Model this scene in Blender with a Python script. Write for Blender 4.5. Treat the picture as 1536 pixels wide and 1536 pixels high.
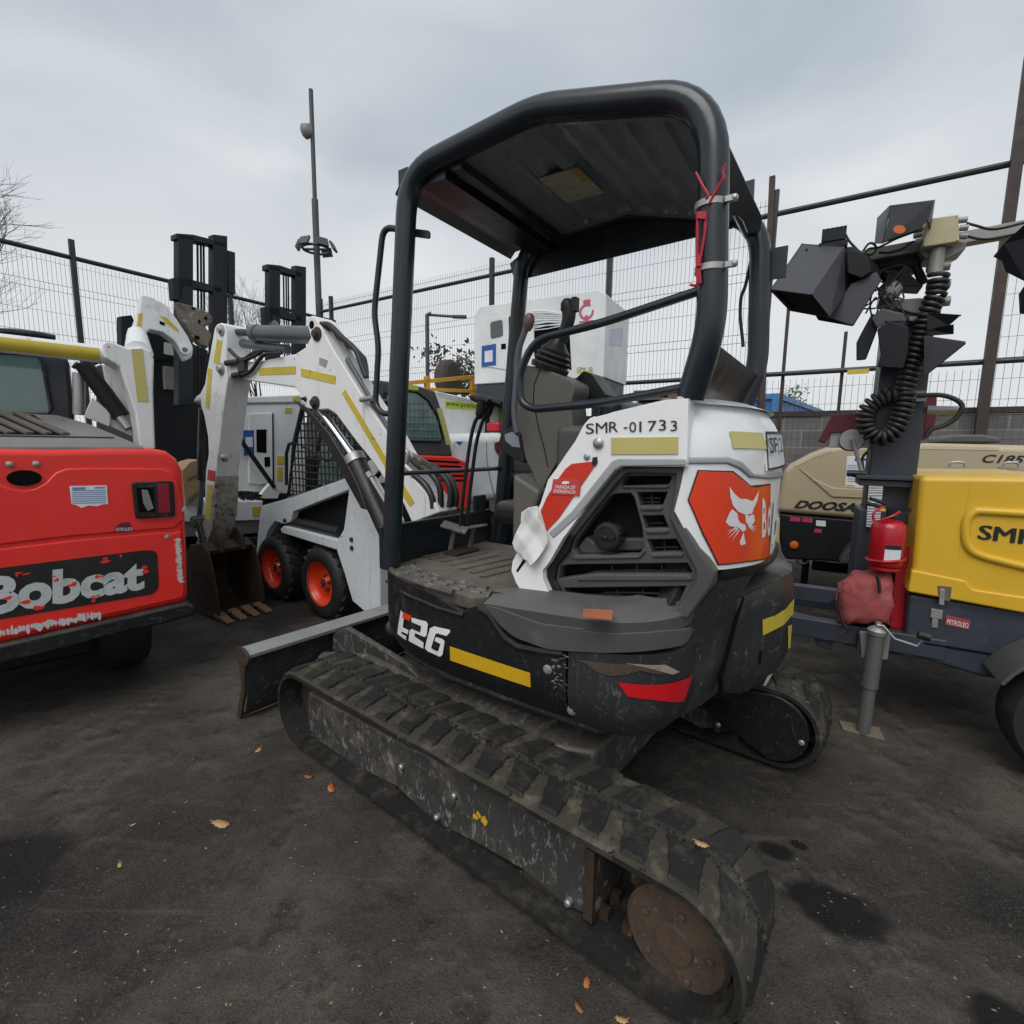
import bpy, bmesh, math, random
from mathutils import Vector as V, Matrix
from math import sin, cos, pi, radians, atan2, hypot, sqrt
random.seed(7)
for o in list(bpy.data.objects): bpy.data.objects.remove(o)
S = bpy.context.scene
COL = S.collection
# ------------------------------------------------------------------ camera
CF, CP, CR, CH = 749.07, radians(7.636), radians(-0.7454), 1.3845
_fw = V((0, cos(CP), -sin(CP))); _rt = V((1, 0, 0)); _dn = V((0, -sin(CP), -cos(CP)))
CRT = cos(CR)*_rt + sin(CR)*_dn; CDN = -sin(CR)*_rt + cos(CR)*_dn; CFW = _fw; CO = V((0, 0, CH))
cd = bpy.data.cameras.new('camera'); cam = bpy.data.objects.new('camera', cd); COL.objects.link(cam)
cd.sensor_width = 36; cd.lens = CF/1536*36; cd.clip_start = 0.05; cd.clip_end = 3000
cam.matrix_world = Matrix(((CRT.x, -CDN.x, -CFW.x, CO.x), (CRT.y, -CDN.y, -CFW.y, CO.y), (CRT.z, -CDN.z, -CFW.z, CO.z), (0, 0, 0, 1)))
S.camera = cam
S.render.resolution_x = S.render.resolution_y = 1024
S.render.engine = 'CYCLES'
# ------------------------------------------------------------------ light
SUN_EL, SUN_AZ = radians(52), radians(205)      # azimuth the light comes from, measured from +Y clockwise
sl = bpy.data.lights.new('sun', 'SUN'); sl.energy = 1.5; sl.angle = radians(45); sl.color = (1.0, .975, .95)
sun = bpy.data.objects.new('sun', sl); COL.objects.link(sun)
_sd = V((sin(SUN_AZ)*cos(SUN_EL), cos(SUN_AZ)*cos(SUN_EL), sin(SUN_EL)))
sun.rotation_euler = _sd.to_track_quat('Z', 'Y').to_euler(); sun.location = (0, 0, 20)
W = bpy.data.worlds.new('World'); S.world = W; W.use_nodes = True
nt = W.node_tree; nt.nodes.clear()
def wn(t, **k):
    n = nt.nodes.new(t)
    for a, b in k.items(): setattr(n, a, b)
    return n
wo = wn('ShaderNodeOutputWorld'); bg = wn('ShaderNodeBackground'); nt.links.new(bg.outputs[0], wo.inputs[0])
sky = wn('ShaderNodeTexSky', sky_type='NISHITA', sun_disc=False, sun_elevation=SUN_EL, sun_rotation=SUN_AZ, dust_density=4.0, air_density=1.0)
tc = wn('ShaderNodeTexCoord'); mp = wn('ShaderNodeMapping'); mp.inputs['Scale'].default_value = (1.0, 1.0, 2.6)
nt.links.new(tc.outputs['Generated'], mp.inputs[0])
no = wn('ShaderNodeTexNoise'); no.inputs['Scale'].default_value = 1.7; no.inputs['Detail'].default_value = 5; no.inputs['Roughness'].default_value = .45; no.inputs['Distortion'].default_value = .5
nt.links.new(mp.outputs[0], no.inputs[0])
cr = wn('ShaderNodeValToRGB'); e = cr.color_ramp.elements
SKS = 12.5
e[0].position = .30; e[0].color = (.335*SKS, .39*SKS, .445*SKS, 1); e[1].position = .72; e[1].color = (.65*SKS, .68*SKS, .70*SKS, 1)
nt.links.new(no.outputs[0], cr.inputs[0])
# paler, warmer cloud low over the horizon
sx = wn('ShaderNodeSeparateXYZ'); nt.links.new(tc.outputs['Generated'], sx.inputs[0])
hr = wn('ShaderNodeMapRange'); hr.inputs[1].default_value = .0; hr.inputs[2].default_value = .52; hr.inputs[3].default_value = .92; hr.inputs[4].default_value = .0
nt.links.new(sx.outputs[2], hr.inputs[0])
hm = wn('ShaderNodeMix', data_type='RGBA'); nt.links.new(hr.outputs[0], hm.inputs[0]); nt.links.new(cr.outputs[0], hm.inputs[6]); hm.inputs[7].default_value = (.69*SKS, .70*SKS, .705*SKS, 1)
mx = wn('ShaderNodeMix', data_type='RGBA'); mx.inputs[0].default_value = .93
nt.links.new(sky.outputs[0], mx.inputs[6]); nt.links.new(hm.outputs[2], mx.inputs[7]); nt.links.new(mx.outputs[2], bg.inputs[0])
bg.inputs[1].default_value = .08
S.view_settings.view_transform = 'Standard'; S.view_settings.look = 'None'; S.view_settings.exposure = .29; S.view_settings.gamma = 1

# ------------------------------------------------------------------ pixel -> place
def ray(u, v): return CFW + CRT*((u-768)/CF) + CDN*((v-768)/CF)
class Frame:
    def __init__(s, x, y, yaw):
        s.o = V((x, y, 0)); s.yaw = radians(yaw); s.f = V((cos(s.yaw), sin(s.yaw), 0)); s.l = V((-sin(s.yaw), cos(s.yaw), 0))
    def loc(s, P): d = P-s.o; return V((d.dot(s.f), d.dot(s.l), P.z))
    def _h(s, u, v, n, pt): d = ray(u, v); return s.loc(CO+d*((pt-CO).dot(n)/d.dot(n)))
    def y(s, y, u, v): return s._h(u, v, s.l, s.o+s.l*y)
    def x(s, x, u, v): return s._h(u, v, s.f, s.o+s.f*x)
    def z(s, z, u, v): return s._h(u, v, V((0, 0, 1)), V((0, 0, z)))
    def w(s, p): return s.o+s.f*p[0]+s.l*p[1]+V((0, 0, p[2]))
    def ys(s, y, pts): return [(q.x, q.z) for q in (s.y(y, *p) for p in pts)]
    def xs(s, x, pts): return [(q.y, q.z) for q in (s.x(x, *p) for p in pts)]
def R(x0, y0, k=3.84): return lambda *a: [(x0+a[i]/k, y0+a[i+1]/k) for i in range(0, len(a), 2)]
# ------------------------------------------------------------------ mesh building
class MB:
    def __init__(s): s.v = []; s.f = []; s.m = []; s.xf = None
    def add(s, vs, fs, mi=0):
        n = len(s.v); s.v += [tuple(q) for q in vs]
        for f in fs: s.f.append(tuple(i+n for i in f)); s.m.append(mi)
        return s
    def box(s, c, d, rot=None, mi=0):
        x, y, z = d[0]/2, d[1]/2, d[2]/2
        vs = [V((a*x, b*y, k*z)) for k in (-1, 1) for b in (-1, 1) for a in (-1, 1)]
        if rot is not None: vs = [rot @ q for q in vs]
        return s.add([q+V(c) for q in vs], [(0, 2, 3, 1), (4, 5, 7, 6), (0, 1, 5, 4), (2, 6, 7, 3), (0, 4, 6, 2), (1, 3, 7, 5)], mi)
    def prism(s, pts, a, b, fn, mi=0):
        # pts 2-D outline, fn(p,q,t) -> 3-D
        n = len(pts); vs = [fn(p[0], p[1], a) for p in pts]+[fn(p[0], p[1], b) for p in pts]
        return s.add(vs, [tuple(range(n)), tuple(range(2*n-1, n-1, -1))]+[(i, i+n, (i+1) % n+n, (i+1) % n) for i in range(n)], mi)
    def py(s, pts, a, b, mi=0): return s.prism(pts, a, b, lambda p, q, t: (p, t, q), mi)
    def px(s, pts, a, b, mi=0): return s.prism(pts, a, b, lambda p, q, t: (t, p, q), mi)
    def pz(s, pts, a, b, mi=0): return s.prism(pts, a, b, lambda p, q, t: (p, q, t), mi)
    def tube(s, pts, r, seg=10, mi=0, closed=False, cap=True):
        pts = [V(p) for p in pts]; n = len(pts); vs = []; fs = []; up = None
        for i, p in enumerate(pts):
            a = pts[i-1] if i > 0 or closed else pts[i]; b = pts[(i+1) % n] if i < n-1 or closed else pts[i]
            t = (b-a).normalized()
            if up is None:
                up = V((0, 0, 1)) if abs(t.z) < .9 else V((1, 0, 0))
            sd = t.cross(up).normalized(); up = sd.cross(t).normalized()
            rr = r[i] if isinstance(r, (list, tuple)) else r
            for k in range(seg):
                an = 2*pi*k/seg; vs.append(p+(sd*cos(an)+up*sin(an))*rr)
        for i in range(n if closed else n-1):
            for k in range(seg):
                j = (i+1) % n; fs.append((i*seg+k, i*seg+(k+1) % seg, j*seg+(k+1) % seg, j*seg+k))
        if cap and not closed: fs += [tuple(range(seg-1, -1, -1)), tuple(range((n-1)*seg, n*seg))]
        return s.add(vs, fs, mi)
    def cyl(s, a, b, r, r2=None, seg=20, mi=0): return s.tube([a, b], [r, r if r2 is None else r2], seg, mi)
    def lathe(s, prof, c, ax, seg=28, mi=0, cap=True):
        # prof: (radius, height along axis)
        ax = V(ax).normalized(); u = ax.orthogonal().normalized(); w = ax.cross(u); c = V(c); vs = []; fs = []
        for r, h in prof:
            for k in range(seg):
                an = 2*pi*k/seg; vs.append(c+ax*h+(u*cos(an)+w*sin(an))*r)
        for i in range(len(prof)-1):
            for k in range(seg): fs.append((i*seg+k, i*seg+(k+1) % seg, (i+1)*seg+(k+1) % seg, (i+1)*seg+k))
        if cap: fs += [tuple(range(seg-1, -1, -1)), tuple(range((len(prof)-1)*seg, len(prof)*seg))]
        return s.add(vs, fs, mi)
    def ball(s, c, r, seg=14, mi=0, sc=(1, 1, 1)):
        c = V(c); vs = []; fs = []; n = seg//2
        for i in range(n+1):
            t = pi*i/n
            for k in range(seg): vs.append(c+V((r*sin(t)*cos(2*pi*k/seg)*sc[0], r*sin(t)*sin(2*pi*k/seg)*sc[1], r*cos(t)*sc[2])))
        for i in range(n):
            for k in range(seg): fs.append((i*seg+k, (i+1)*seg+k, (i+1)*seg+(k+1) % seg, i*seg+(k+1) % seg))
        return s.add(vs, fs, mi)
    def build(s, name, mats, parent=None, bevel=0, smooth=35, seg=2, loc=None, yaw=None, sub=None):
        me = bpy.data.meshes.new(name); me.from_pydata(s.v, [], s.f)
        if not isinstance(mats, (list, tuple)): mats = [mats]
        for m in mats: me.materials.append(m)
        me.polygons.foreach_set('material_index', s.m)
        bm = bmesh.new(); bm.from_mesh(me); bmesh.ops.recalc_face_normals(bm, faces=bm.faces); bm.to_mesh(me); bm.free()
        me.update()
        if smooth:
            me.shade_smooth(); me.set_sharp_from_angle(angle=radians(smooth))
        o = bpy.data.objects.new(name, me); COL.objects.link(o)
        if parent is not None: o.parent = parent
        if loc is not None: o.location = loc
        if yaw is not None: o.rotation_euler = (0, 0, yaw)
        if bevel:
            b = o.modifiers.new('bevel', 'BEVEL'); b.width = bevel; b.segments = seg; b.limit_method = 'ANGLE'; b.angle_limit = radians(32); b.harden_normals = True
        if sub:
            b = o.modifiers.new('sub', 'SUBSURF'); b.levels = b.render_levels = sub
        return o
def fillet(pts, r, n=6):
    pts = [V(p) for p in pts]; out = [pts[0]]
    for i in range(1, len(pts)-1):
        a, b, c = pts[i-1], pts[i], pts[i+1]; d1 = (a-b); d2 = (c-b); l = min(r if not isinstance(r, (list, tuple)) else r[i-1], d1.length*.49, d2.length*.49)
        p0 = b+d1.normalized()*l; p1 = b+d2.normalized()*l
        for k in range(n+1):
            t = k/n; out.append(p0*(1-t)**2+b*2*t*(1-t)+p1*t*t)
    out.append(pts[-1]); return out
def crv(pts, n=8):
    # Catmull-Rom through points
    pts = [V(p) for p in pts]; P = [pts[0]*2-pts[1]]+pts+[pts[-1]*2-pts[-2]]; out = []
    for i in range(1, len(P)-2):
        for k in range(n):
            t = k/n; a, b, c, d = P[i-1], P[i], P[i+1], P[i+2]
            out.append(.5*((2*b)+(c-a)*t+(2*a-5*b+4*c-d)*t*t+(3*b-a-3*c+d)*t**3))
    out.append(pts[-1]); return out
def rrect(x0, y0, x1, y1, r, n=4):
    out = []
    for cx, cy, a in ((x1-r, y1-r, 0), (x0+r, y1-r, 90), (x0+r, y0+r, 180), (x1-r, y0+r, 270)):
        for k in range(n+1):
            t = radians(a+90*k/n); out.append((cx+r*cos(t), cy+r*sin(t)))
    return out
def roundpoly(pts, r, n=4): 
    P = [V((p[0], p[1], 0)) for p in pts]; m = len(P); out = []
    for i in range(m):
        a, b, c = P[i-1], P[i], P[(i+1) % m]; d1 = a-b; d2 = c-b; l = min(r, d1.length*.45, d2.length*.45)
        p0 = b+d1.normalized()*l; p1 = b+d2.normalized()*l
        for k in range(n+1):
            t = k/n; q = p0*(1-t)**2+b*2*t*(1-t)+p1*t*t; out.append((q.x, q.y))
    return out
class Plan:
    # vertical wall following a plan curve, front to rear along the left side; n points outwards
    def __init__(s, F, pts, smooth=0):
        s.F = F; P = [V((p[0], p[1], 0)) for p in pts]
        if smooth: P = crv(P, smooth)
        s.P = P; s.S = [0]
        for i in range(1, len(P)): s.S.append(s.S[-1]+(P[i]-P[i-1]).length)
        def nn(d): d = d.normalized(); return V((d.y, -d.x, 0))*s.sgn
        s.sgn = 1; c = sum(P, V())/len(P); m = len(P)//2
        if nn(P[m]-P[m-1]).dot(P[m]-c) < 0: s.sgn = -1
        s.N = [(nn(P[min(i+1, len(P)-1)]-P[max(i-1, 0)])) for i in range(len(P))]
    def at(s, t, z, n=0):
        i = 0
        while i < len(s.S)-2 and s.S[i+1] < t: i += 1
        k = (t-s.S[i])/(s.S[i+1]-s.S[i]); q = s.P[i].lerp(s.P[i+1], k) if 0 <= k <= 1 else s.P[i]+(s.P[i+1]-s.P[i])*k
        m = s.N[i].lerp(s.N[i+1], min(max(k, 0), 1)).normalized(); q = q+m*n
        return V((q.x, q.y, z))
    def hit(s, u, v, n=0):
        d = ray(u, v); D = V((d.dot(s.F.f), d.dot(s.F.l), d.z)); O = s.F.loc(CO); best = None
        for i in range(len(s.P)-1):
            a = s.P[i]+s.N[i]*n; b = s.P[i+1]+s.N[i+1]*n; e = b-a; den = D.x*e.y-D.y*e.x
            if abs(den) < 1e-9: continue
            w = a-O; t = (w.x*e.y-w.y*e.x)/den; k = (w.x*D.y-w.y*D.x)/den
            lo = -1e-6 if i > 0 else -3; hi = 1+1e-6 if i < len(s.P)-2 else 3
            if lo <= k <= hi and t > 0 and (best is None or t < best[0]): best = (t, s.S[i]+k*(s.S[i+1]-s.S[i]), O.z+D.z*t)
        if best is None:                     # the ray passes the wall: nearest point of the silhouette
            bd = None
            for i in range(len(s.P)):
                w = s.P[i]+s.N[i]*n-O; t = (w.x*D.x+w.y*D.y)/(D.x**2+D.y**2); e = hypot(w.x-D.x*t, w.y-D.y*t)
                if bd is None or e < bd: bd = e; best = (t, s.S[i], O.z+D.z*t)
        return (best[1], best[2])
    def hits(s, pts, n=0): return [s.hit(u, v, n) for u, v in pts]
def wrapmesh(mb, plan, polys, n0, n1, ds=.04, mi=0, taper=0, zr=0, dz=None):
    # polys: list of 2-D outlines (s,z); laid on the plan between offsets n0 (back) and n1 (front)
    bm = bmesh.new()
    for p in polys:
        try: bm.faces.new([bm.verts.new((q[0], q[1], 0)) for q in p])
        except ValueError: pass
    lo = min(q[0] for p in polys for q in p); hi = max(q[0] for p in polys for q in p)
    k = lo+ds*.5
    while k < hi:
        bmesh.ops.bisect_plane(bm, geom=bm.verts[:]+bm.edges[:]+bm.faces[:], plane_co=(k, 0, 0), plane_no=(1, 0, 0)); k += ds
    if dz:
        k = min(q[1] for p in polys for q in p)+dz*.5; zt = max(q[1] for p in polys for q in p)
        while k < zt:
            bmesh.ops.bisect_plane(bm, geom=bm.verts[:]+bm.edges[:]+bm.faces[:], plane_co=(0, k, 0), plane_no=(0, 1, 0)); k += dz
    bmesh.ops.remove_doubles(bm, verts=bm.verts, dist=1e-5)
    bm.verts.index_update(); vs = [v.co.copy() for v in bm.verts]; n = len(vs)
    def off(q, m):
        t = taper(q.y) if callable(taper) else taper*(q.y-zr)
        return plan.at(q.x, q.y, m+t)
    out = [off(q, n1) for q in vs]; fs = [tuple(v.index for v in f.verts) for f in bm.faces]
    if n0 is not None:
        out += [off(q, n0) for q in vs]; fs2 = [tuple(i+n for i in reversed(f)) for f in fs]
        sd = []
        for e in bm.edges:
            if len(e.link_faces) == 1: a, b = e.verts[0].index, e.verts[1].index; sd.append((a, b, b+n, a+n))
        fs = fs+fs2+sd
    bm.free(); mb.add(out, fs, mi); return mb
_txt = {}
def text2d(t, size, bold=0, shear=0, ws=1.0, spacing=1.0):
    # flat letters as (verts2d, faces), lower left at 0,0
    key = (t, size, bold, shear, ws, spacing)
    if key in _txt: return _txt[key]
    c = bpy.data.curves.new('t', 'FONT'); c.body = t; c.size = size; c.offset = bold*size; c.shear = shear; c.space_character = spacing; c.resolution_u = 3
    o = bpy.data.objects.new('t', c); COL.objects.link(o); bpy.context.view_layer.update()
    me = o.evaluated_get(bpy.context.evaluated_depsgraph_get()).to_mesh()
    vs = [(v.co.x*ws, v.co.y) for v in me.vertices]; fs = [tuple(p.vertices) for p in me.polygons]
    x0 = min(v[0] for v in vs); y0 = min(v[1] for v in vs); vs = [(a-x0, b-y0) for a, b in vs]
    o.evaluated_get(bpy.context.evaluated_depsgraph_get()).to_mesh_clear(); bpy.data.objects.remove(o); bpy.data.curves.remove(c)
    _txt[key] = (vs, fs); return vs, fs
def text_quad(mb, t, quad, fn, bold=0, shear=0, mi=0, ws=1, spacing=1.0, n=None):
    # letters stretched into a quad of 2-D points (ll, lr, ur, ul); fn(p,q)->3-D
    vs, fs = text2d(t, 1, bold, shear, ws, spacing); w = max(v[0] for v in vs); h = max(v[1] for v in vs); out = []
    for a, b in vs:
        a /= w; b /= h
        p = [(quad[0][i]*(1-a)+quad[1][i]*a)*(1-b)+(quad[3][i]*(1-a)+quad[2][i]*a)*b for i in (0, 1)]
        out.append(fn(p[0], p[1]))
    mb.add(out, fs, mi); return mb
def plate(outer, holes, thick, bev, fn):
    # flat plate with openings from 2-D outlines; fn(p,q,t) -> 3-D, t from 0 (front) to thick (back)
    c = bpy.data.curves.new('p', 'CURVE'); c.dimensions = '2D'; c.fill_mode = 'BOTH'; c.extrude = thick/2-bev; c.bevel_depth = bev; c.bevel_resolution = 1; c.offset = -bev
    for pts in [outer]+holes:
        sp = c.splines.new('POLY'); sp.points.add(len(pts)-1); sp.use_cyclic_u = True
        for i, p in enumerate(pts): sp.points[i].co = (p[0], p[1], 0, 1)
    o = bpy.data.objects.new('p', c); COL.objects.link(o); bpy.context.view_layer.update(); me = o.evaluated_get(bpy.context.evaluated_depsgraph_get()).to_mesh()
    d = MB(); d.add([fn(v.co.x, v.co.y, thick/2-v.co.z) for v in me.vertices], [tuple(p.vertices) for p in me.polygons])
    o.evaluated_get(bpy.context.evaluated_depsgraph_get()).to_mesh_clear(); bpy.data.objects.remove(o); bpy.data.curves.remove(c); return d
# ------------------------------------------------------------------ things
def thing(name, label, cat, F=None, loc=None, yaw=0, group=None):
    o = bpy.data.objects.new(name, None); COL.objects.link(o); o.empty_display_size = .2
    o.location = F.o if F else loc; o.rotation_euler = (0, 0, F.yaw if F else yaw)
    o['label'] = label; o['category'] = cat
    if group: o['group'] = group
    return o
def tag(o, label, cat, group=None, F=None):
    o['label'] = label; o['category'] = cat
    if group: o['group'] = group
    if F: o.location = F.o; o.rotation_euler = (0, 0, F.yaw)
    return o
# ------------------------------------------------------------------ materials
def mat(name, col, rough=.5, metal=0, dirt=None, damt=.5, dscale=6, spots=None, samt=.62, sscale=40, bump=0, bscale=60, var=.12, spec=.5, dust=None, dustamt=.5, streak=None, stramt=.6, alpha=None, trans=0, coat=0, scratch=None, scramt=.02):
    m = bpy.data.materials.new(name); m.use_nodes = True; t = m.node_tree; N = t.nodes; L = t.links
    b = N['Principled BSDF']; b.inputs['Metallic'].default_value = metal; b.inputs['Specular IOR Level'].default_value = spec
    if coat: b.inputs['Coat Weight'].default_value = coat; b.inputs['Coat Roughness'].default_value = .12
    co = N.new('ShaderNodeTexCoord').outputs['Object']
    def noise(sc, det=6, ro=.6, vec=co):
        n = N.new('ShaderNodeTexNoise'); n.inputs['Scale'].default_value = sc; n.inputs['Detail'].default_value = det; n.inputs['Roughness'].default_value = ro; L.new(vec, n.inputs['Vector']); return n.outputs[0]
    def mixc(fac, a, c2):
        x = N.new('ShaderNodeMix'); x.data_type = 'RGBA'
        L.new(fac, x.inputs[0]); L.new(a, x.inputs[6]); x.inputs[7].default_value = (*c2, 1); return x.outputs[2]
    def rng(v, a, b2, c=0, d=1):
        x = N.new('ShaderNodeMapRange'); x.inputs[1].default_value = a; x.inputs[2].default_value = b2; x.inputs[3].default_value = c; x.inputs[4].default_value = d; L.new(v, x.inputs[0]); return x.outputs[0]
    n1 = noise(3.1, 5)
    x = N.new('ShaderNodeMix'); x.data_type = 'RGBA'; L.new(rng(n1, .3, .7), x.inputs[0])
    x.inputs[6].default_value = (*[c*(1-var) for c in col], 1); x.inputs[7].default_value = (*[min(1, c*(1+var)) for c in col], 1); c = x.outputs[2]
    if dirt: c = mixc(rng(noise(dscale, 9, .68), 1-damt, min(1, 1-damt+.22), 0, .85), c, dirt)
    if streak:
        mpn = N.new('ShaderNodeMapping'); mpn.inputs['Scale'].default_value = (1, 1, .07); L.new(co, mpn.inputs[0])
        c = mixc(rng(noise(26, 6, .6, mpn.outputs[0]), stramt, stramt+.16, 0, .7), c, streak)
    if spots: c = mixc(rng(noise(sscale, 4, .7), samt, samt+.04, 0, .95), c, spots)
    if scratch:
        for sc_, rt_ in ((5, .3), (9, 1.1), (14, 2.2)):
            mpn = N.new('ShaderNodeMapping'); mpn.inputs['Rotation'].default_value = (rt_, rt_*.7, rt_*1.3); mpn.inputs['Scale'].default_value = (1, .22, .4); L.new(co, mpn.inputs[0])
            nn = noise(sc_, 4, .55, mpn.outputs[0]); ab = N.new('ShaderNodeMath'); ab.operation = 'ABSOLUTE'; sb = N.new('ShaderNodeMath'); sb.operation = 'SUBTRACT'; L.new(nn, sb.inputs[0]); sb.inputs[1].default_value = .5; L.new(sb.outputs[0], ab.inputs[0])
            mk = N.new('ShaderNodeMath'); mk.operation = 'MULTIPLY'; L.new(rng(ab.outputs[0], 0, scramt, .8, 0), mk.inputs[0]); L.new(rng(noise(11+sc_, 3), .5, .62), mk.inputs[1]); c = mixc(mk.outputs[0], c, scratch)
    if dust:
        g = N.new('ShaderNodeNewGeometry'); s = N.new('ShaderNodeSeparateXYZ'); L.new(g.outputs['Normal'], s.inputs[0])
        mu = N.new('ShaderNodeMath'); mu.operation = 'MULTIPLY'; L.new(rng(s.outputs[2], .35, .95), mu.inputs[0]); L.new(rng(noise(9, 8, .7), .35, .65, .25, 1), mu.inputs[1])
        mu2 = N.new('ShaderNodeMath'); mu2.operation = 'MULTIPLY'; L.new(mu.outputs[0], mu2.inputs[0]); mu2.inputs[1].default_value = dustamt
        c = mixc(mu2.outputs[0], c, dust)
    L.new(c, b.inputs['Base Color'])
    L.new(rng(noise(8, 6), .3, .7, max(.03, rough-.1), min(1, rough+.12)), b.inputs['Roughness'])
    if bump:
        bp = N.new('ShaderNodeBump'); bp.inputs['Strength'].default_value = min(1, bump); bp.inputs['Distance'].default_value = .004; L.new(noise(bscale, 5), bp.inputs['Height']); L.new(bp.outputs[0], b.inputs['Normal'])
    if trans: b.inputs['Transmission Weight'].default_value = trans; b.inputs['IOR'].default_value = 1.1
    if alpha is not None: b.inputs['Alpha'].default_value = alpha
    return m
M = {}
M['white'] = mat('white_paint', (.80, .81, .82), .32, dirt=(.50, .49, .46), damt=.41, dscale=4, streak=(.5, .48, .44), stramt=.62, coat=.3, var=.03)
M['white_worn'] = mat('worn_white_paint', (.72, .73, .73), .5, dirt=(.3, .28, .25), damt=.42, dscale=5, spots=(.16, .12, .09), samt=.66, sscale=28, streak=(.33, .30, .26), stramt=.58, var=.06)
M['white_chipped'] = mat('chipped_grey_white_paint', (.60, .64, .66), .5, dirt=(.28, .27, .25), damt=.42, dscale=4, spots=(.1, .08, .07), samt=.655, sscale=22, streak=(.2, .19, .18), stramt=.6, var=.06)
M['black'] = mat('black_plastic', (.012, .0125, .0135), .38, scratch=(.07, .07, .07), scramt=.006, dirt=(.05, .047, .042), damt=.44, dscale=5, spots=(.12, .115, .105), samt=.74, sscale=55, dust=(.13, .12, .105), dustamt=.45, bump=.12, bscale=160, spec=.32)
M['iron'] = mat('black_cast_iron', (.024, .026, .029), .36, scratch=(.12, .12, .115), scramt=.008, dirt=(.07, .068, .062), damt=.45, dscale=6, spots=(.17, .165, .155), samt=.74, sscale=70, streak=(.08, .078, .074), stramt=.63, dust=(.13, .12, .11), dustamt=.15, bump=.15, bscale=110, spec=.4)
M['tube'] = mat('black_painted_tube', (.010, .016, .022), .33, dirt=(.045, .05, .052), damt=.40, dscale=7, streak=(.06, .07, .072), stramt=.62, coat=.15)
M['grey_plastic'] = mat('dark_grey_plastic', (.064, .066, .067), .5, dirt=(.13, .125, .11), damt=.4, dscale=5, dust=(.2, .18, .155), dustamt=.35, bump=.2, bscale=300)
M['vent'] = mat('black_vent', (.005, .005, .005), .9, spec=.08)
M['taupe'] = mat('taupe_plastic', (.105, .098, .086), .5, dirt=(.17, .155, .13), damt=.4, dscale=4, bump=.15, bscale=320)
M['rubber'] = mat('track_rubber', (.016, .016, .0155), .6, spec=.3, dirt=(.075, .065, .048), damt=.50, dscale=11, spots=(.11, .10, .075), samt=.66, sscale=30, bump=.7, bscale=50)
M['rubber_dusty'] = mat('dusty_track_rubber', (.046, .041, .032), .85, spec=.2, dirt=(.16, .142, .102), damt=.48, dscale=11, spots=(.012, .012, .011), samt=.62, sscale=24, bump=.8, bscale=45)
M['tyre'] = mat('tyre_rubber', (.014, .014, .014), .6, dirt=(.05, .045, .04), damt=.42, dscale=8, bump=.3)
M['steel_scr'] = mat('scratched_track_steel', (.048, .047, .045), .5, .15, scratch=(.30, .285, .26), dirt=(.165, .145, .12), damt=.5, dscale=5, spots=(.24, .225, .2), samt=.66, sscale=48, streak=(.13, .12, .1), stramt=.58, dust=(.11, .095, .075), dustamt=.8, bump=.35, bscale=40)
M['rust'] = mat('rusty_steel', (.072, .047, .030), .85, dirt=(.032, .025, .019), damt=.56, dscale=14, spots=(.16, .105, .07), samt=.64, sscale=60, bump=.8, bscale=70)
M['rust_dark'] = mat('dark_rusty_steel', (.06, .04, .027), .65, .3, dirt=(.025, .02, .017), damt=.55, dscale=6, spots=(.17, .09, .045), samt=.63, sscale=26, bump=.5, bscale=50)
M['chrome'] = mat('hydraulic_chrome', (.55, .56, .58), .18, 1)
M['zinc'] = mat('zinc_plated_steel', (.38, .38, .37), .45, .7, dirt=(.2, .18, .15), damt=.42)
M['cylgrey'] = mat('grey_cylinder_paint', (.075, .085, .098), .35, dirt=(.15, .145, .13), damt=.38)
M['cylblack'] = mat('black_cylinder_paint', (.02, .02, .021), .38, dirt=(.06, .052, .045), damt=.45, dscale=9)
M['hose'] = mat('hydraulic_hose', (.018, .018, .019), .5, dirt=(.05, .045, .04), damt=.4)
M['yellow'] = mat('yellow_reflective_tape', (.54, .42, .045), .4, dirt=(.38, .29, .05), damt=.42, dscale=10, spots=(.13, .08, .035), samt=.64, sscale=30)
M['pale_yellow'] = mat('pale_yellow_tape', (.50, .44, .15), .42, dirt=(.42, .36, .11), damt=.4, var=.04)
M['amber'] = mat('amber_reflective_tape', (.62, .37, .012), .35, dirt=(.45, .2, .01), damt=.47, dscale=9, spots=(.12, .06, .012), samt=.68, sscale=44)
M['red'] = mat('red_decal', (.56, .032, .015), .32, dirt=(.42, .03, .016), damt=.4, var=.06, coat=.2)
M['orange_red'] = mat('orange_red_decal', (.74, .05, .012), .32, coat=.25, var=.05, spots=(.6, .4, .35), samt=.77, sscale=30)
M['reflector'] = mat('red_reflector', (.52, .004, .010), .3, coat=.4, var=.05)
M['ink'] = mat('black_ink', (.012, .012, .013), .5)
M['paper'] = mat('white_sticker', (.68, .70, .72), .5, dirt=(.5, .48, .44), damt=.36)
M['letter'] = mat('white_lettering', (.74, .75, .76), .4, dirt=(.5, .5, .48), damt=.36)
M['glass'] = mat('dark_glass', (.03, .055, .05), .06, spec=.8, alpha=.72, dirt=(.2, .23, .21), damt=.35)
M['lens'] = mat('lamp_glass', (.55, .58, .58), .1, spec=.7)
M['rag'] = mat('soft_white_plastic', (.72, .72, .71), .55, var=.05)
M['redwire'] = mat('red_wire', (.42, .012, .03), .4)
# ================================================================== mini excavator
HF = Frame(.20, 2.18, 146.1); TF = Frame(.1865, 2.158, 141.8)
EX = thing('mini_excavator', 'large black and white mini excavator with an open roll canopy, parked in front', 'excavator', HF)
toff = HF.loc(TF.o); tyaw = TF.yaw-HF.yaw
tloc = (toff.x, toff.y, 0)
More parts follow.
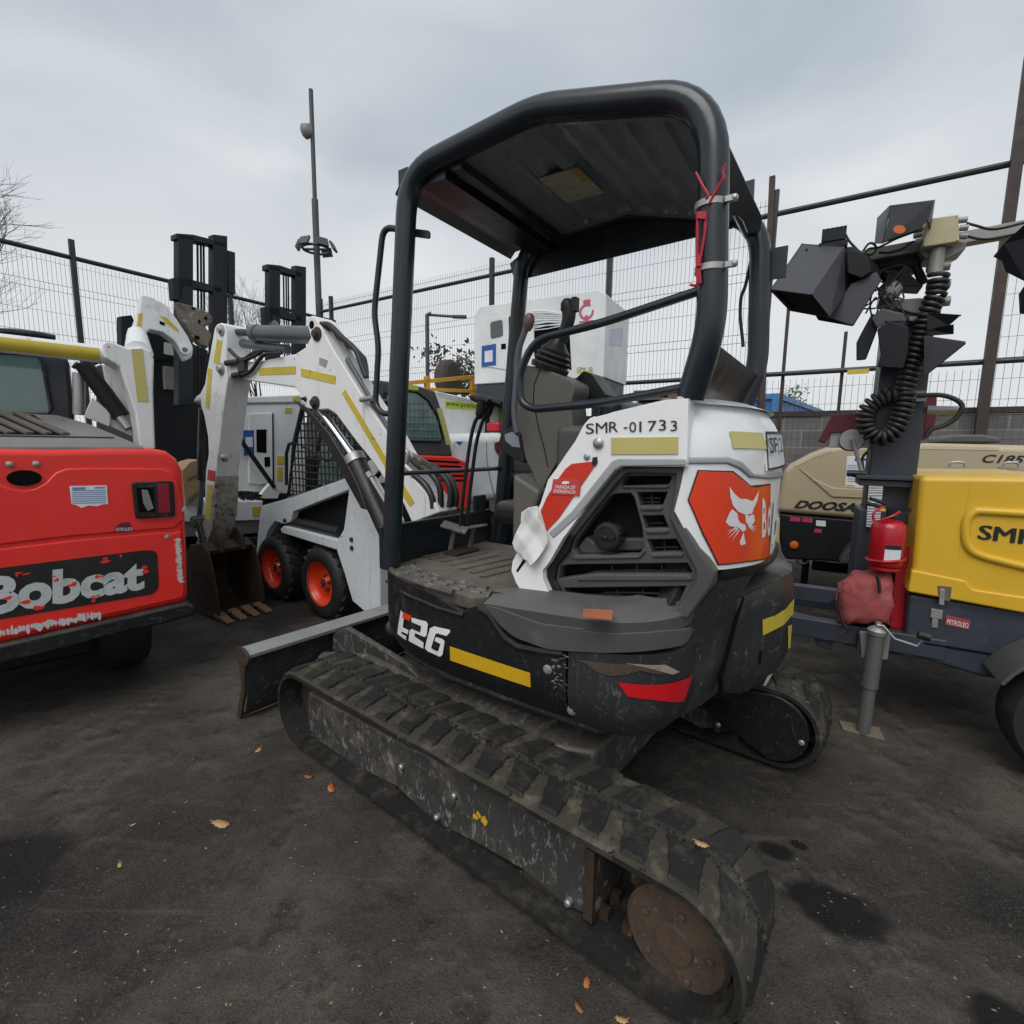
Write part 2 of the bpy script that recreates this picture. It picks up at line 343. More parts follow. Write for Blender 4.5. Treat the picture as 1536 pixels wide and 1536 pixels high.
# ---------------- crawler tracks
XR, RT = .845, .180
def tpath(t):
    # stadium path, t in metres, starting mid top going backwards; returns (x, z, nx, nz)
    P = [2*XR, pi*RT, 2*XR, pi*RT]; t %= sum(P); zc = RT+.017
    if t < P[0]: return (XR-t, zc+RT, 0, 1)
    t -= P[0]
    if t < P[1]: a = pi/2+t/RT; return (-XR+RT*cos(a), zc+RT*sin(a), cos(a), sin(a))
    t -= P[1]
    if t < P[2]: return (-XR+t, zc-RT, 0, -1)
    t -= P[2]; a = -pi/2+t/RT; return (XR+RT*cos(a), zc+RT*sin(a), cos(a), sin(a))
TL = 4*XR+2*pi*RT
def track(side):
    y0, y1 = (.46, .76) if side > 0 else (-.76, -.46)
    mb = MB(); n = 220; vs = []; rng = random.Random(3+side)
    prof = [(0, -.028), (.0, -.012), (.018, .0), (.28, .0), (.30, -.012), (.30, -.028), (.24, -.031), (.06, -.031)]
    for i in range(n):
        x, z, nx, nz = tpath(TL*i/n)
        sag = -.006*sin(pi*min(1, max(0, (XR-x)/(2*XR))))*abs(sin(x*9)) if nz == 1 else 0
        for dy, dn in prof: vs.append((x+nx*dn, y0+dy, z+nz*dn+sag))
    k = len(prof); fs = [(i*k+j, i*k+(j+1) % k, ((i+1) % n)*k+(j+1) % k, ((i+1) % n)*k+j) for i in range(n) for j in range(k)]
    mb.add(vs, fs, 0); mb.m = [0 if f[0] % k in (1, 2, 3) else 1 for f in fs]
    NL = 36
    for i in range(NL):
        for row in (0, 1):
            t0 = TL*(i+.5*row)/NL; ln = TL/NL*.80
            ya, yb = (y0+.012, y0+.140) if row == 0 else (y0+.160, y0+.288)
            g = MB(); vv = []; m = 6
            ch = rng.uniform(.95, 1.05)
            for lay, hgt, ins in ((0, -.002, 0), (1, .0065, .006)):
                for a in range(m+1):
                    fa = a/m; y = ya+ins+(yb-ya-2*ins)*fa
                    f2 = fa if row == 1 else 1-fa          # 0 at the centre, 1 at the outer edge
                    skew = .036*(f2-.4)
                    wid = ln*(.95-.28*f2)*ch
                    for e in (-1, 1):
                        x, z, nx, nz = tpath(t0+skew+e*(wid/2-ins)+rng.uniform(-.005, .005))
                        vv.append((x+nx*hgt, y, z+nz*hgt))
            q = 2*(m+1); ff = []
            for a in range(m):
                ff.append((q+2*a, q+2*a+1, q+2*a+3, q+2*a+2))
                for e in (0, 1): ff.append((2*a+e, 2*a+2+e, q+2*a+2+e, q+2*a+e))
            ff += [(0, 1, q+1, q), (2*m, 2*m+1, q+2*m+1, q+2*m)]
            mb.add(vv, ff, 1)
    for i in range(62):                                     # steel guide lugs inside the belt
        x, z, nx, nz = tpath(TL*i/62); yc = (y0+y1)/2
        for dy in (-.035, .035):
            a = atan2(nz, nx); r = Matrix.Rotation(-a+pi/2, 3, 'Y')
            mb.box((x-nx*.044, yc+dy, z-nz*.044), (.030, .022, .036), r, 2)
    for i in range(900):                                    # torn rubber and grit along the middle seam
        t0 = rng.uniform(0, TL); x, z, nx, nz = tpath(t0); y = (y0+y1)/2+rng.gauss(0, .007)+.012*sin(t0*31); h = rng.uniform(.004, .012); w_ = rng.uniform(.004, .012); a = rng.uniform(0, 3.1)
        tx, tz = -nz, nx; P0 = V((x, y, z)); e1 = V((tx*cos(a), sin(a), tz*cos(a)))*w_; e2 = V((-tx*sin(a), cos(a), -tz*sin(a)))*w_*.5; up = V((nx, 0, nz))*h
        mb.add([P0+e1, P0+e2, P0-e1, P0-e2, P0+up+e2*rng.uniform(-.6, .6)], [(0, 1, 4), (1, 2, 4), (2, 3, 4), (3, 0, 4)], 1 if rng.random() < .7 else 0)
    tr = mb.build('crawler_track', [M['rubber_dusty'], M['rubber'], M['rust_dark']], EX, smooth=40, loc=tloc, yaw=tyaw)
    def pt(mb, name, mats, **k): return mb.build(name, mats, tr, **k)
    s = side; yo = .69*s; yi = .52*s
    # frame, outline as seen on the outer side
    r6 = R(400, 950); r7 = R(780, 1100, 3.491)
    pts = r6(237, 338, 233, 520, 270, 625, 430, 752, 512, 772, 740, 885, 955, 1085, 1200, 1215)+r7(10, 720, 235, 915, 388, 970, 400, 592, 60, 425)+r6(1180, 790, 800, 650, 420, 440)
    po = [(p[0], min(p[1], .30)) for p in TF.ys(.69, pts)]
    fr = MB(); fr.py(po, yo, yi); o = pt(fr, 'track_frame', M['steel_scr'], bevel=.012)
    if s > 0:
        d = MB(); pl = TF.ys(.69, roundpoly(r6(765, 690, 1085, 880, 1112, 925, 1068, 1012, 1040, 1000, 790, 850, 760, 800), 6)); d.py(pl, .688, .694)
        pt(d, 'cover_plate', M['steel_scr'], bevel=.002)
        d = MB(); d.py(TF.ys(.69, roundpoly(r6(1145, 765, 1280, 820, 1292, 848, 1230, 858, 1160, 820), 8)), .689, .6925); pt(d, 'frame_slot', M['vent'])
        for (px, py) in r6(775, 768, 1080, 935)+[(655, 1226), (852, 1354)]:
            d = MB(); q = TF.y(.70, px, py); d.lathe([(.011, -.012), (.011, .004), (.007, .009)], q, (0, 1, 0), 12); pt(d, 'bolt', M['zinc'])
        d = MB(); rr = random.Random(5); a0 = TF.ys(.69, r6(1170, 995, 1290, 1060, 1285, 1110, 1180, 1065)); cx = sum(p[0] for p in a0)/4; cz = sum(p[1] for p in a0)/4
        for k in range(9):
            c0 = (cx+rr.uniform(-.033, .033), cz+rr.uniform(-.012, .012)); d.py([(c0[0]+rr.uniform(.004, .011)*cos(a*1.05), c0[1]+rr.uniform(.004, .011)*sin(a*1.05)) for a in range(6)], .689, .691+.0003*k)
        pt(d, 'worn_decal', M['amber'])
        d = MB(); q0 = TF.ys(.60, r7(462, 668, 474, 650, 440, 760, 428, 790)); d.py(q0, .585, .588); pt(d, 'paper_tag', M['paper'])
    # end plate of the frame, sprocket, disc, rollers, idler
    d = MB(); d.box((-.60, (yo+yi)/2, .17), (.03, .19, .22)); pt(d, 'frame_end', M['rust_dark'], bevel=.004)
    d = MB(); d.cyl((-XR, .53*s, .20), (-XR, .69*s, .20), .075); d.lathe([(.128, 0), (.133, .006), (.133, .018), (.12, .030), (.05, .034), (.046, .041), (0.001, .042)], (-XR+.005, .66*s, .155), (0, s, 0), 40)
    for k in range(5): a = k*2*pi/5+.5; d.lathe([(.010, 0), (.010, .008), (.006, .011)], V((-XR+.005+.088*cos(a), (.66+.030)*s, .155+.088*sin(a))), (0, s, 0), 8)
    pt(d, 'motor_disc', M['rust'], bevel=0)
    d = MB(); vs = []
    for k in range(36):
        rad = .150 if k % 4 < 2 else .122; vs.append((-XR+rad*cos(k*pi/18), .20+rad*sin(k*pi/18)))
    d.py(vs, .585*s, .635*s); pt(d, 'drive_sprocket', M['rust_dark'])
    d = MB(); d.lathe([(.10, -.05), (.145, -.045), (.145, .045), (.10, .05)], (XR, .61*s, .197), (0, 1, 0), 32); pt(d, 'idler_wheel', M['rust_dark'])
    for x in (-.42, -.05, .32, .6):
        d = MB(); d.lathe([(.03, -.075), (.065, -.07), (.065, -.03), (.045, -.025), (.045, .025), (.065, .03), (.065, .07), (.03, .075)], (x, .61*s, .085), (0, 1, 0), 20); pt(d, 'roller', M['rust_dark'])
    # inner guard over the drive motor
    g = []
    for k in range(13): a = -pi/2-k*pi/12; g.append((-.83+.145*cos(a), .20+.145*sin(a)))
    g += [(-.52, .30), (-.50, .22)]
    d = MB(); d.py(g, .455*s, .50*s); d.py(g, .45*s, .4555*s, 0); pt(d, 'motor_guard', M['black'], bevel=.006)
    for (bx, bz) in ((-.62, .135), (-.95, .18)):
        d = MB(); d.lathe([(.012, 0), (.012, .006), (.008, .009)], (bx, .449*s, bz), (0, -s, 0), 10); pt(d, 'bolt', M['zinc'])
    return tr
track(1); track(-1)
# ---------------- undercarriage and blade (track frame coordinates)
def tpart(mb, name, mats, parent=None, **k):
    if parent is None: return mb.build(name, mats, EX, loc=tloc, yaw=tyaw, **k)
    return mb.build(name, mats, parent, **k)
d = MB(); d.pz([(.45, .46), (.45, -.46), (.2, -.52), (-.2, -.52), (-.45, -.40), (-.45, .40), (-.2, .52), (.2, .52)], .16, .36); d.cyl((0, 0, .30), (0, 0, .50), .30, seg=40)
d.px([(.46, .15), (.52, .30), (.50, .36), (.40, .38), (-.40, .38), (-.50, .36), (-.52, .30), (-.46, .15)], -.25, .25)
tpart(d, 'undercarriage', M['steel_scr'], bevel=.02)
d = MB()
for s in (1, -1): d.tube([(.35, .30*s, .24), (.9, .34*s, .26), (1.22, .40*s, .20)], .055, 8)
for s in (1,): d.prism([(.45, .27), (.62, .34), (1.10, .40), (1.24, .33), (1.25, .10), (1.12, .12), (.6, .20)], .30, .335, lambda p, q, t: (p, t, q))
d.cyl((.45, 0, .26), (1.15, 0, .30), .045)
arm = tpart(d, 'blade_arm', M['steel_scr'], bevel=.01)
prof = [(1.345, .012), (1.30, .05), (1.275, .12), (1.265, .20), (1.275, .28), (1.29, .335), (1.285, .362)]
back = [(p[0]-.016, p[1]) for p in prof]
d = MB(); d.py(prof+back[::-1], -.79, .79)
bl = tpart(d, 'dozer_blade', M['iron'], bevel=.004)
d = MB(); d.py([(1.215, .345), (1.30, .365), (1.30, .385), (1.215, .365)], -.80, .80); tpart(d, 'blade_top_edge', M['zinc'], bl, bevel=.004)
d = MB()
for s in (.79, -.805): d.py(roundpoly([(1.37, -.0), (1.325, .0), (1.26, .16), (1.245, .30), (1.20, .33), (1.205, .375), (1.25, .395), (1.315, .385), (1.325, .33), (1.295, .27), (1.29, .18)], .02), s, s+.015)
tpart(d, 'blade_end_plate', M['rust_dark'], bl, bevel=.004)
# ---------------- upper structure
P1 = Plan(HF, [(.73, .05), (.71, .25), (.655, .38), (.53, .49), (.25, .56), (-.10, .577), (-.40, .577), (-.52, .565), (-.62, .50), (-.675, .40), (-.69, .25), (-.70, .0), (-.70, -.45)], 5)
def hs(pts, n=0): return P1.hits(pts, n)
r1b = R(550, 700); r2 = R(850, 750); r7 = R(550, 420); r8 = R(850, 420)
# hidden solid core under the floor and engine
d = MB(); core = [(.68, -.35), (.68, .22), (.5, .45), (.2, .52), (-.45, .53), (-.6, .42), (-.66, .2), (-.67, -.45), (-.5, -.55), (.45, -.55)]
d.pz(core, .46, .80); EXb = d.build('swing_frame', M['iron'], EX, bevel=.02)
# side skirt front: seam at pixel x=850
zb = .50
sA, _ = P1.hit(850, 1040); 
top = hs(r1b(130, 548, 240, 620, 390, 720, 560, 845, 590, 820, 640, 805, 700, 838, 735, 890, 780, 950, 830, 1010, 900, 1040, 1140, 1080))
top = [(0, top[0][1]+.0)]+[(P1.hit(573, 862)[0], .838)]+hs(r1b(240, 670, 390, 740, 550, 845, 580, 815, 640, 805, 700, 838, 740, 895, 780, 955, 840, 1015, 900, 1042, 1140, 1078))
top = [p for p in top if p[0] < sA-.004]
def tap(z): return -.5*max(0, .60-z)**1.35*2-.03*max(0, z-.8)
sk = [(0, .52), (.30, zb+.005), (sA-.10, zb-.01), (sA-.005, zb-.015)]+[(sA-.005, top[-1][1])]+top[::-1]
d = MB(); wrapmesh(d, P1, [sk], -.05, 0, .04, taper=tap, dz=.04)
skirt = d.build('side_skirt', M['black'], EX, bevel=.006)
# rib line under the lip of the skirt
lip = hs(r1b(100, 660, 240, 740, 420, 815, 560, 855)); d = MB(); d.tube([P1.at(s_, z_, .004) for s_, z_ in lip], .007, 8); d.build('skirt_bead', M['black'], skirt)
d = MB(); ed = hs(r1b(650, 815, 710, 850, 750, 915, 800, 985, 870, 1035, 1000, 1060, 1135, 1078)); d.tube([P1.at(s_, z_, .003) for s_, z_ in ed], .010, 8); d.build('skirt_edge', M['black'], skirt)
# fasteners
for p in r1b(1042, 1168, 1162, 1422):
    s_, z_ = P1.hit(*p); d = MB(); a = P1.at(s_, z_, tap(z_)-.002); b = P1.at(s_, z_, tap(z_)+.012); d.lathe([(.016, 0), (.016, .004), (.010, .006), (.010, .011), (.005, .012)], a, b-a, 14); d.build('bolt', M['zinc'], skirt)
d = MB(); rr = random.Random(9)
for k in range(26):
    u = rr.uniform(830, 852); v = 978+rr.uniform(0, 55); s_, z_ = P1.hit(u, v); a = rr.uniform(-.5, .9); l = rr.uniform(.004, .013); w_ = rr.uniform(.0012, .003)
    wrapmesh(d, P1, [[(s_-l*cos(a)-w_, z_-l*sin(a)), (s_+w_, z_-w_), (s_+l*cos(a), z_+l*sin(a)), (s_-w_, z_+w_)]], None, .0016+.0001*k, 1)
d.build('scuff', M['zinc'], skirt)
# model lettering
q = hs(r1b(178, 940, 436, 1098, 486, 935, 205, 822))
def wq(plan, n): return lambda a, b: plan.at(a, b, n+tap(b))
d = MB(); q6 = hs(r1b(172, 955, 240, 1010, 250, 870, 200, 830))
def glyph(pts_): wrapmesh(d, P1, [hs(pts_)], None, .003, .03, taper=tap)
glyph(r1b(200, 826, 243, 872, 218, 862, 212, 925, 244, 940, 241, 965, 205, 948, 203, 960, 232, 975, 226, 1000, 178, 962))
glyph(r1b(262, 868, 345, 890, 356, 905, 348, 972, 335, 980, 283, 957, 279, 976, 332, 1012, 326, 1048, 243, 1003, 250, 945, 262, 933, 312, 955, 318, 918, 262, 893))
glyph(r1b(392, 918, 482, 938, 484, 952, 462, 974, 410, 958, 400, 962, 374, 1042, 386, 1052, 415, 1064, 428, 1020, 395, 1002, 402, 980, 438, 990, 452, 1005, 440, 1080, 420, 1096, 350, 1064, 337, 1045, 368, 930))
d.build('lettering', M['letter'], skirt)
d = MB(); wrapmesh(d, P1, [hs(r1b(214, 835, 262, 858, 250, 888, 208, 868))], None, .0034, .03, taper=tap); d.build('red_mark', M['orange_red'], skirt)
d = MB(); wrapmesh(d, P1, [hs(r1b(482, 1032, 944, 1186, 944, 1272, 480, 1116))], None, .0032, .03, taper=tap); d.build('reflective_strip', M['amber'], skirt)
# counterweight corner behind the seam
sE = P1.S[-1]
topc = hs(r2(0, 880, 380, 905, 760, 905)); zc = topc[1][1]
s2 = P1.hit(1062, 985)[0]
cw = [(sA+.004, zb-.015), (sA+.2, zb-.02), (sE, zb-.0), (sE, .93), (s2+.03, .95), (s2, .80), (s2-.04, zc+.012), (sA+.03, zc+.004), (sA+.004, zc-.006)]
d = MB(); wrapmesh(d, P1, [cw], -.06, .004, .035, taper=tap, dz=.04)
cwt = d.build('counterweight_corner', M['iron'], EX, bevel=.012)
d = MB(); wrapmesh(d, P1, [hs(r2(296, 1043, 714, 998, 664, 1155, 500, 1145, 350, 1125))], None, .0075, .03, taper=tap); d.build('red_reflector', M['reflector'], cwt)
d = MB(); wrapmesh(d, P1, [hs(r2(50, 912, 200, 930, 400, 935, 570, 950, 585, 985, 520, 1000, 420, 975, 350, 1000, 250, 1008, 180, 985, 110, 935))], None, .0072, .03, taper=tap); d.build('chipped_paint', M['rust'], cwt)
d = MB(); wrapmesh(d, P1, [hs(r2(330, 932, 560, 942, 640, 985, 600, 1000, 500, 970, 420, 950))], None, .0076, .03, taper=tap); d.build('primer_patch', mat('bare_primer', (.30, .25, .19), .6, dirt=(.12, .08, .05), damt=.5, dscale=18), cwt)
# step panel above the skirt
PS = Plan(HF, [(p.x, p.y) for p in [v+n*.012 for v, n in zip(P1.P, P1.N)]])
st = PS.hits(r1b(670, 800, 715, 850, 760, 910, 850, 985, 1040, 1055)+r2(0, 872, 300, 880, 560, 858, 690, 832, 735, 730, 560, 752, 380, 766, 100, 755)+r1b(1250, 935, 1000, 905, 850, 850, 740, 808))
st = roundpoly(st, .022, 3); d = MB(); wrapmesh(d, PS, [st], -.04, .0, .035)
# top of the step running in to the vent panel
a0, b0 = PS.hit(725, 908)[0], PS.hit(1040, 938)[0]; vs = []; fs = []; m = 16
zt = lambda k: .862+.05*k
for i in range(m+1):
    s_ = a0+(b0-a0)*i/m; k = i/m; ins = .15 if 0 < i < m else .05
    if i >= m-2: ins = .08*(m-i)/2+.02
    e = PS.hit(*[(722+(1043-722)*k), 908+(938-908)*k]) if False else None
    zt_ = [q_ for q_ in st]
    vs += [PS.at(s_, zt(k)-.065, -.006), PS.at(s_, zt(k)-.022, -.002), PS.at(s_, zt(k)-.012, -.02), PS.at(s_, zt(k)+.004, -.06), PS.at(s_, zt(k)+.012, -ins), PS.at(s_, zt(k)-.08, -ins)]
for i in range(m):
    for j in range(5): fs.append((i*6+j, i*6+j+1, i*6+6+j+1, i*6+6+j))
d.add(vs, fs); d.add(vs[:6], [(0, 1, 2, 3, 4, 5)]); d.add(vs[-6:], [(0, 1, 2, 3, 4, 5)])
step = d.build('step_panel', M['grey_plastic'], EX, bevel=.008)
d = MB()
q = [HF.z(.905, *p) for p in r2(95, 628, 268, 638, 262, 690, 95, 672)]
d.add([v+V((0, 0, .002)) for v in q]+[v-V((0, 0, .002)) for v in q], [(0, 1, 2, 3), (7, 6, 5, 4), (0, 1, 5, 4), (1, 2, 6, 5), (2, 3, 7, 6), (3, 0, 4, 7)])
d.build('warning_sticker', mat('faded_orange_sticker', (.42, .13, .07), .5, dirt=(.2, .12, .09), damt=.45, dscale=20), step)
# ---------------- floor
fl = [HF.z(.845, *p) for p in r1b(130, 548, 250, 620, 400, 720, 560, 800, 720, 770, 860, 660)]
d = MB(); floor_out = [(.70, -.30), (.70, .26), (.65, .36), (.53, .47), (.27, .545), (.03, .562), (-.02, .50), (-.02, -.30)]
d.pz(floor_out, .79, .845)
flo = d.build('floor_plate', mat('dusty_floor_mat', (.055, .05, .043), .7, dirt=(.15, .13, .10), damt=.52, dscale=7, spots=(.22, .2, .16), samt=.7, sscale=40, dust=(.17, .145, .11), dustamt=.75, bump=.5), EX, bevel=.012)
d = MB(); rz = R(540, 570, 3.64)
for u0, v0, u1, v1 in ((330, 966, 500, 930), (380, 980, 558, 942), (440, 992, 685, 942), (488, 1012, 745, 958), (545, 1032, 822, 972), (600, 1054, 826, 1000), (655, 1076, 832, 1032), (360, 950, 420, 938)):
    a = HF.z(.8455, *rz(u0, v0)[0]); b = HF.z(.8455, *rz(u1, v1)[0]); n_ = (b-a).cross(V((0, 0, 1))).normalized()*.006
    d.add([a+n_, b+n_, b-n_, a-n_], [(0, 1, 2, 3)]); d.tube([a+n_*2.6-V((0, 0, .002)), b+n_*2.6-V((0, 0, .002))], .009, 6, 1)
d.build('mat_rib', [M['vent'], bpy.data.materials['dusty_floor_mat']], flo)
for j in range(2):
    for i in range(9):
        d = MB()
        s_ = .38+i*.085; a = P1.at(s_, .8455, -.05-.035*j-.012*(i % 2)); b = P1.at(s_+.045, .8455, -.05-.035*j-.012*(i % 2)); w_ = V((0, 0, 0))
        nrm = (b-a).cross(V((0, 0, 1))).normalized()*.009
        d.add([a+nrm, b+nrm, b-nrm, a-nrm, a+nrm*.5+V((0, 0, .006)), b+nrm*.5+V((0, 0, .006)), b-nrm*.5+V((0, 0, .006)), a-nrm*.5+V((0, 0, .006))], [(4, 5, 6, 7), (0, 1, 5, 4), (1, 2, 6, 5), (2, 3, 7, 6), (3, 0, 4, 7)]); d.build('grip_bar', M['hoodgrey_'] if 'hoodgrey_' in M else M.setdefault('hoodgrey_', mat('worn_grip', (.13, .125, .115), .6, dirt=(.05, .047, .04), damt=.5, dscale=20)), flo)
d = MB(); d.tube([P1.at(.36+.05*i, .847, -.105-.01*(i > 9)) for i in range(14)], .012, 8); d.tube([P1.at(.33+.05*i, .842, -.014) for i in range(13)], .013, 8); d.build('floor_edge', mat('scuffed_edge', (.07, .066, .06), .5, dirt=(.26, .245, .22), damt=.5, dscale=14), flo)
# ---------------- front panel of the cab
d = MB(); fp = HF.xs(.60, [(600, 765), (757, 735), (782, 720), (790, 780), (775, 850), (600, 840)])
d.box((.625, .06, .93), (.02, .80, .19)); d.box((.625, -.25, 1.0), (.018, .10, .22)); frp = d.build('front_panel', M['tube'], EX, bevel=.006)
# ---------------- white side cover
YC = .46
cover = r7(1000, 1290, 1045, 1150, 1100, 1075, 1150, 1000, 1200, 930, 1250, 835, 1280, 800, 1310, 785)+r8(160, 790, 300, 755, 450, 722, 560, 697, 640, 684, 702, 683, 694, 1040, 690, 1075, 320, 1075, 282, 1095, 100, 1320, -10, 1475)+r1b(1135, 405, 1055, 545, 1012, 600, 1015, 650, 1045, 720, 1070, 795, 930, 780, 860, 670, 833, 600, 840, 545, 905, 420, 950, 300)
pc = HF.ys(YC, cover)
d = MB(); d.py(pc, YC, YC-.07); cov = d.build('side_cover', M['white'], EX, bevel=.014, seg=3)
# upper part of cover continues as hood top towards the middle
d = MB(); pr = HF.ys(YC, r8(140, 800, 300, 762, 450, 728, 560, 703, 640, 690, 702, 690)); vs = []
for x_, z_ in pr: vs += [(x_, YC-.03, z_-.004), (x_, .30, z_+.03), (x_, -.36, z_+.03), (x_, -.5, z_-.05), (x_, -.5, .9)]
d.add(vs, [(i*5+j, i*5+j+1, i*5+6+j, i*5+5+j) for i in range(len(pr)-1) for j in range(4)]); d.build('hood', M['white'], EX, bevel=.01)
def dec(name, m, pts, parent=cov, y=YC, t=.0035, b=-.01, **k): d = MB(); d.py(HF.ys(y, pts), y+t, y+b); return d.build(name, m, parent, **k)
dec('red_stripe', M['red'], r7(1005, 1330, 1040, 1250, 1105, 1145, 1150, 1085, 1185, 1058, 1305, 1045, 1310, 1080, 1240, 1180, 1110, 1370, 1040, 1445))
dec('reflective_strip', M['pale_yellow'], r8(258, 908, 644, 904, 642, 1002, 258, 1004), t=.004)
d = MB()
for ch, (xa, ya, xb, yb, h) in {'S': (112, 888, 160, 884, 60), 'M': (170, 885, 236, 880, 62), 'R': (246, 878, 298, 874, 60), '-': (330, 856, 352, 855, 8), '0': (362, 878, 402, 876, 60), '1': (420, 876, 432, 874, 60), '7': (470, 872, 520, 870, 60), '3': (532, 868, 574, 866, 62), '3 ': (600, 872, 638, 868, 60)}.items():
    text_quad(d, ch.strip(), HF.ys(YC, r8(xa, ya, xb, yb, xb, yb-h, xa, ya-h)), lambda a, b: (a, YC+.003, b), bold=.0)
d.build('lettering', M['ink'], cov)
# stickers, lock, fastener
st_ = dec('emergency_sticker', mat('small_red_sticker', (.50, .05, .05), .45), r7(1080, 1146, 1238, 1152, 1228, 1242, 1066, 1232), t=.0065)
d = MB(); text_quad(d, 'PARADA DE', HF.ys(YC, r7(1090, 1200, 1205, 1204, 1210, 1184, 1095, 1180)), lambda a, b: (a, YC+.0072, b)); text_quad(d, 'EMERGENCIA', HF.ys(YC, r7(1082, 1224, 1208, 1230, 1212, 1210, 1086, 1205)), lambda a, b: (a, YC+.0072, b))
d.py(HF.ys(YC, r7(1128, 1165, 1145, 1158, 1172, 1160, 1172, 1170, 1150, 1175, 1132, 1174)), YC+.0066, YC+.0072); d.build('lettering', M['letter'], st_)
q = HF.y(YC, *r8(185, 940)[0]); d = MB(); d.lathe([(.017, -.01), (.017, .008), (.010, .014), (.003, .015)], q, (0, 1, 0), 24); d.build('lock', M['zinc'], cov)
q = HF.y(YC, *r8(118, 1018)[0]); d = MB(); d.lathe([(.011, -.01), (.011, .004), (.006, .007)], q, (0, 1, 0), 12); d.build('bolt', M['zinc'], cov)
dec('key_scuff', M['ink'], r7(1305, 1022, 1328, 1018, 1332, 1050, 1318, 1075, 1300, 1060), t=.005)
dec('air_slot', M['vent'], r1b(905, 530, 916, 545, 870, 608, 862, 600), t=.002)
# grey band painted in for the bevel's shade under the upper cover
d = MB(); bo = HF.ys(YC, r8(692, 1022, 690, 1072, 318, 1075, 285, 1092, 60, 1370)); 
ba = HF.ys(YC, r8(-75, 1490, 60, 1370, 285, 1092, 318, 1076, 692, 1072, 692, 1028, 300, 1026, 262, 1040, 30, 1330, -105, 1455)); d.py(ba, YC+.004, YC-.03); d.build('cover_shade_band', mat('bevel_shade_grey', (.33, .345, .35), .45, dirt=(.14, .13, .12), damt=.4), cov, bevel=.006)
# ---------------- grille panel
YG = .435
gp = r8(318, 1070, 692, 1068, 622, 1330)+r2(625, 60, 720, 240, 842, 425, 838, 500, 760, 600, 690, 690, 480, 640, 0, 590)+r1b(1070, 795, 1045, 720, 1015, 640, 1012, 598, 1060, 540, 1135, 402)+r8(90, 1330, 285, 1092)
pg = HF.ys(YG, gp)
rg = R(800, 680, 3.9)
holes = [rg(515, 150, 532, 137, 788, 135, 796, 148, 776, 184, 500, 192), rg(592, 232, 770, 230, 742, 308, 610, 310), rg(622, 370, 746, 368, 778, 442, 642, 446), rg(652, 512, 822, 508, 864, 582, 676, 590),
         rg(140, 668, 200, 658, 888, 650, 918, 700, 905, 716, 350, 712, 250, 726, 130, 742), rg(160, 797, 880, 788, 842, 876, 812, 886, 640, 866, 230, 842, 165, 826),
         rg(215, 565, 232, 515, 430, 255, 462, 240, 552, 236, 574, 262, 620, 430, 634, 556, 600, 600, 240, 602)]
gh = [HF.ys(YG, h) for h in holes]
gr = plate(pg, gh, .05, .004, lambda p, q, t: (p, YG-.022-t, q)).build('grille_panel', M['grey_plastic'], EX, smooth=30)
d = MB(); d.py(pg, YG-.125, YG-.15); d.build('grille_back', mat('shade_dark_grille_back', (.010, .010, .011), .8, spec=.2), gr)  # back coloured near black to carry the shade inside the recess
bd_ = rg(500, 85, 885, 75, 868, 200, 838, 330, 940, 520, 1050, 700, 1050, 760, 900, 970, 700, 930, 820, 908, 856, 890, 950, 745, 950, 690, 795, 380, 826, 200, 832, 122, 545, 115, 486, 172, 232, 490, 190, 475)
d = MB(); d.py(HF.ys(YG, bd_), YG, YG-.03); d.build('grille_border', M['grey_plastic'], gr, bevel=.007, seg=3)
d = MB(); d.py(HF.ys(YG, rg(60, 690, 110, 610, 195, 480, 232, 490, 200, 580, 130, 660, 118, 745, 150, 800, 150, 850, 115, 885, 85, 800)), YG-.004, YG-.05); d.build('grille_border', M['black'], gr, bevel=.006)
for pts in (rg(502, 194, 776, 186, 786, 196, 770, 206, 512, 206), rg(610, 313, 742, 311, 748, 326, 738, 336, 616, 338), rg(644, 450, 778, 446, 786, 462, 776, 472, 652, 474), rg(678, 594, 864, 586, 872, 604, 860, 612, 684, 614), rg(250, 730, 352, 717, 905, 720, 925, 742, 905, 752, 240, 752), rg(200, 608, 240, 606, 600, 604, 636, 562, 646, 580, 612, 620, 235, 628)):
    d = MB(); d.py(HF.ys(YG, pts), YG-.014, YG-.05); d.build('vent_sill', M['grey_plastic'], gr, bevel=.004)
d = MB(); wd = rg(215, 565, 265, 500, 440, 606, 240, 604)
d.py(HF.ys(YG, wd), YG-.05, YG-.11); d.build('recess_wedge', M['grey_plastic'], gr, bevel=.008)
d = MB(); d.py(HF.ys(YG, rg(330, 560, 380, 520, 620, 520, 634, 560, 600, 600, 400, 602)), YG-.085, YG-.12); d.build('recess_floor', M['grey_plastic'], gr, bevel=.01)
for wires, posts_ in (((rg(310, 706, 370, 690, 600, 685, 905, 690),), ((460, 655, 712), (605, 652, 712), (750, 652, 714))), ((rg(380, 830, 430, 815, 620, 815, 860, 826),), ((490, 795, 842), (640, 798, 862), (795, 798, 872))), ((rg(600, 262, 745, 262), rg(610, 285, 740, 285)), ((690, 235, 305),)), ((rg(635, 408, 760, 408),), ()), ((rg(665, 552, 850, 548),), ((765, 515, 585),))):
    d = MB()
    for pts in wires: d.tube([HF.y(YG-.075, *p) for p in pts], .0035, 5)
    for u, v0, v1 in posts_: d.tube([HF.y(YG-.075, *p) for p in rg(u, v0, u+8, v1)], .003, 5)
    d.build('vent_wire', M['grey_plastic'], gr)
q = HF.y(YG-.03, *r2(240, 210)[0]); d = MB()
d.lathe([(.040, -.06), (.040, -.012), (.046, -.010), (.046, .014), (.043, .019), (.034, .021), (.034, .018), (.002, .018)], q, (-.05, 1, .05), 32)
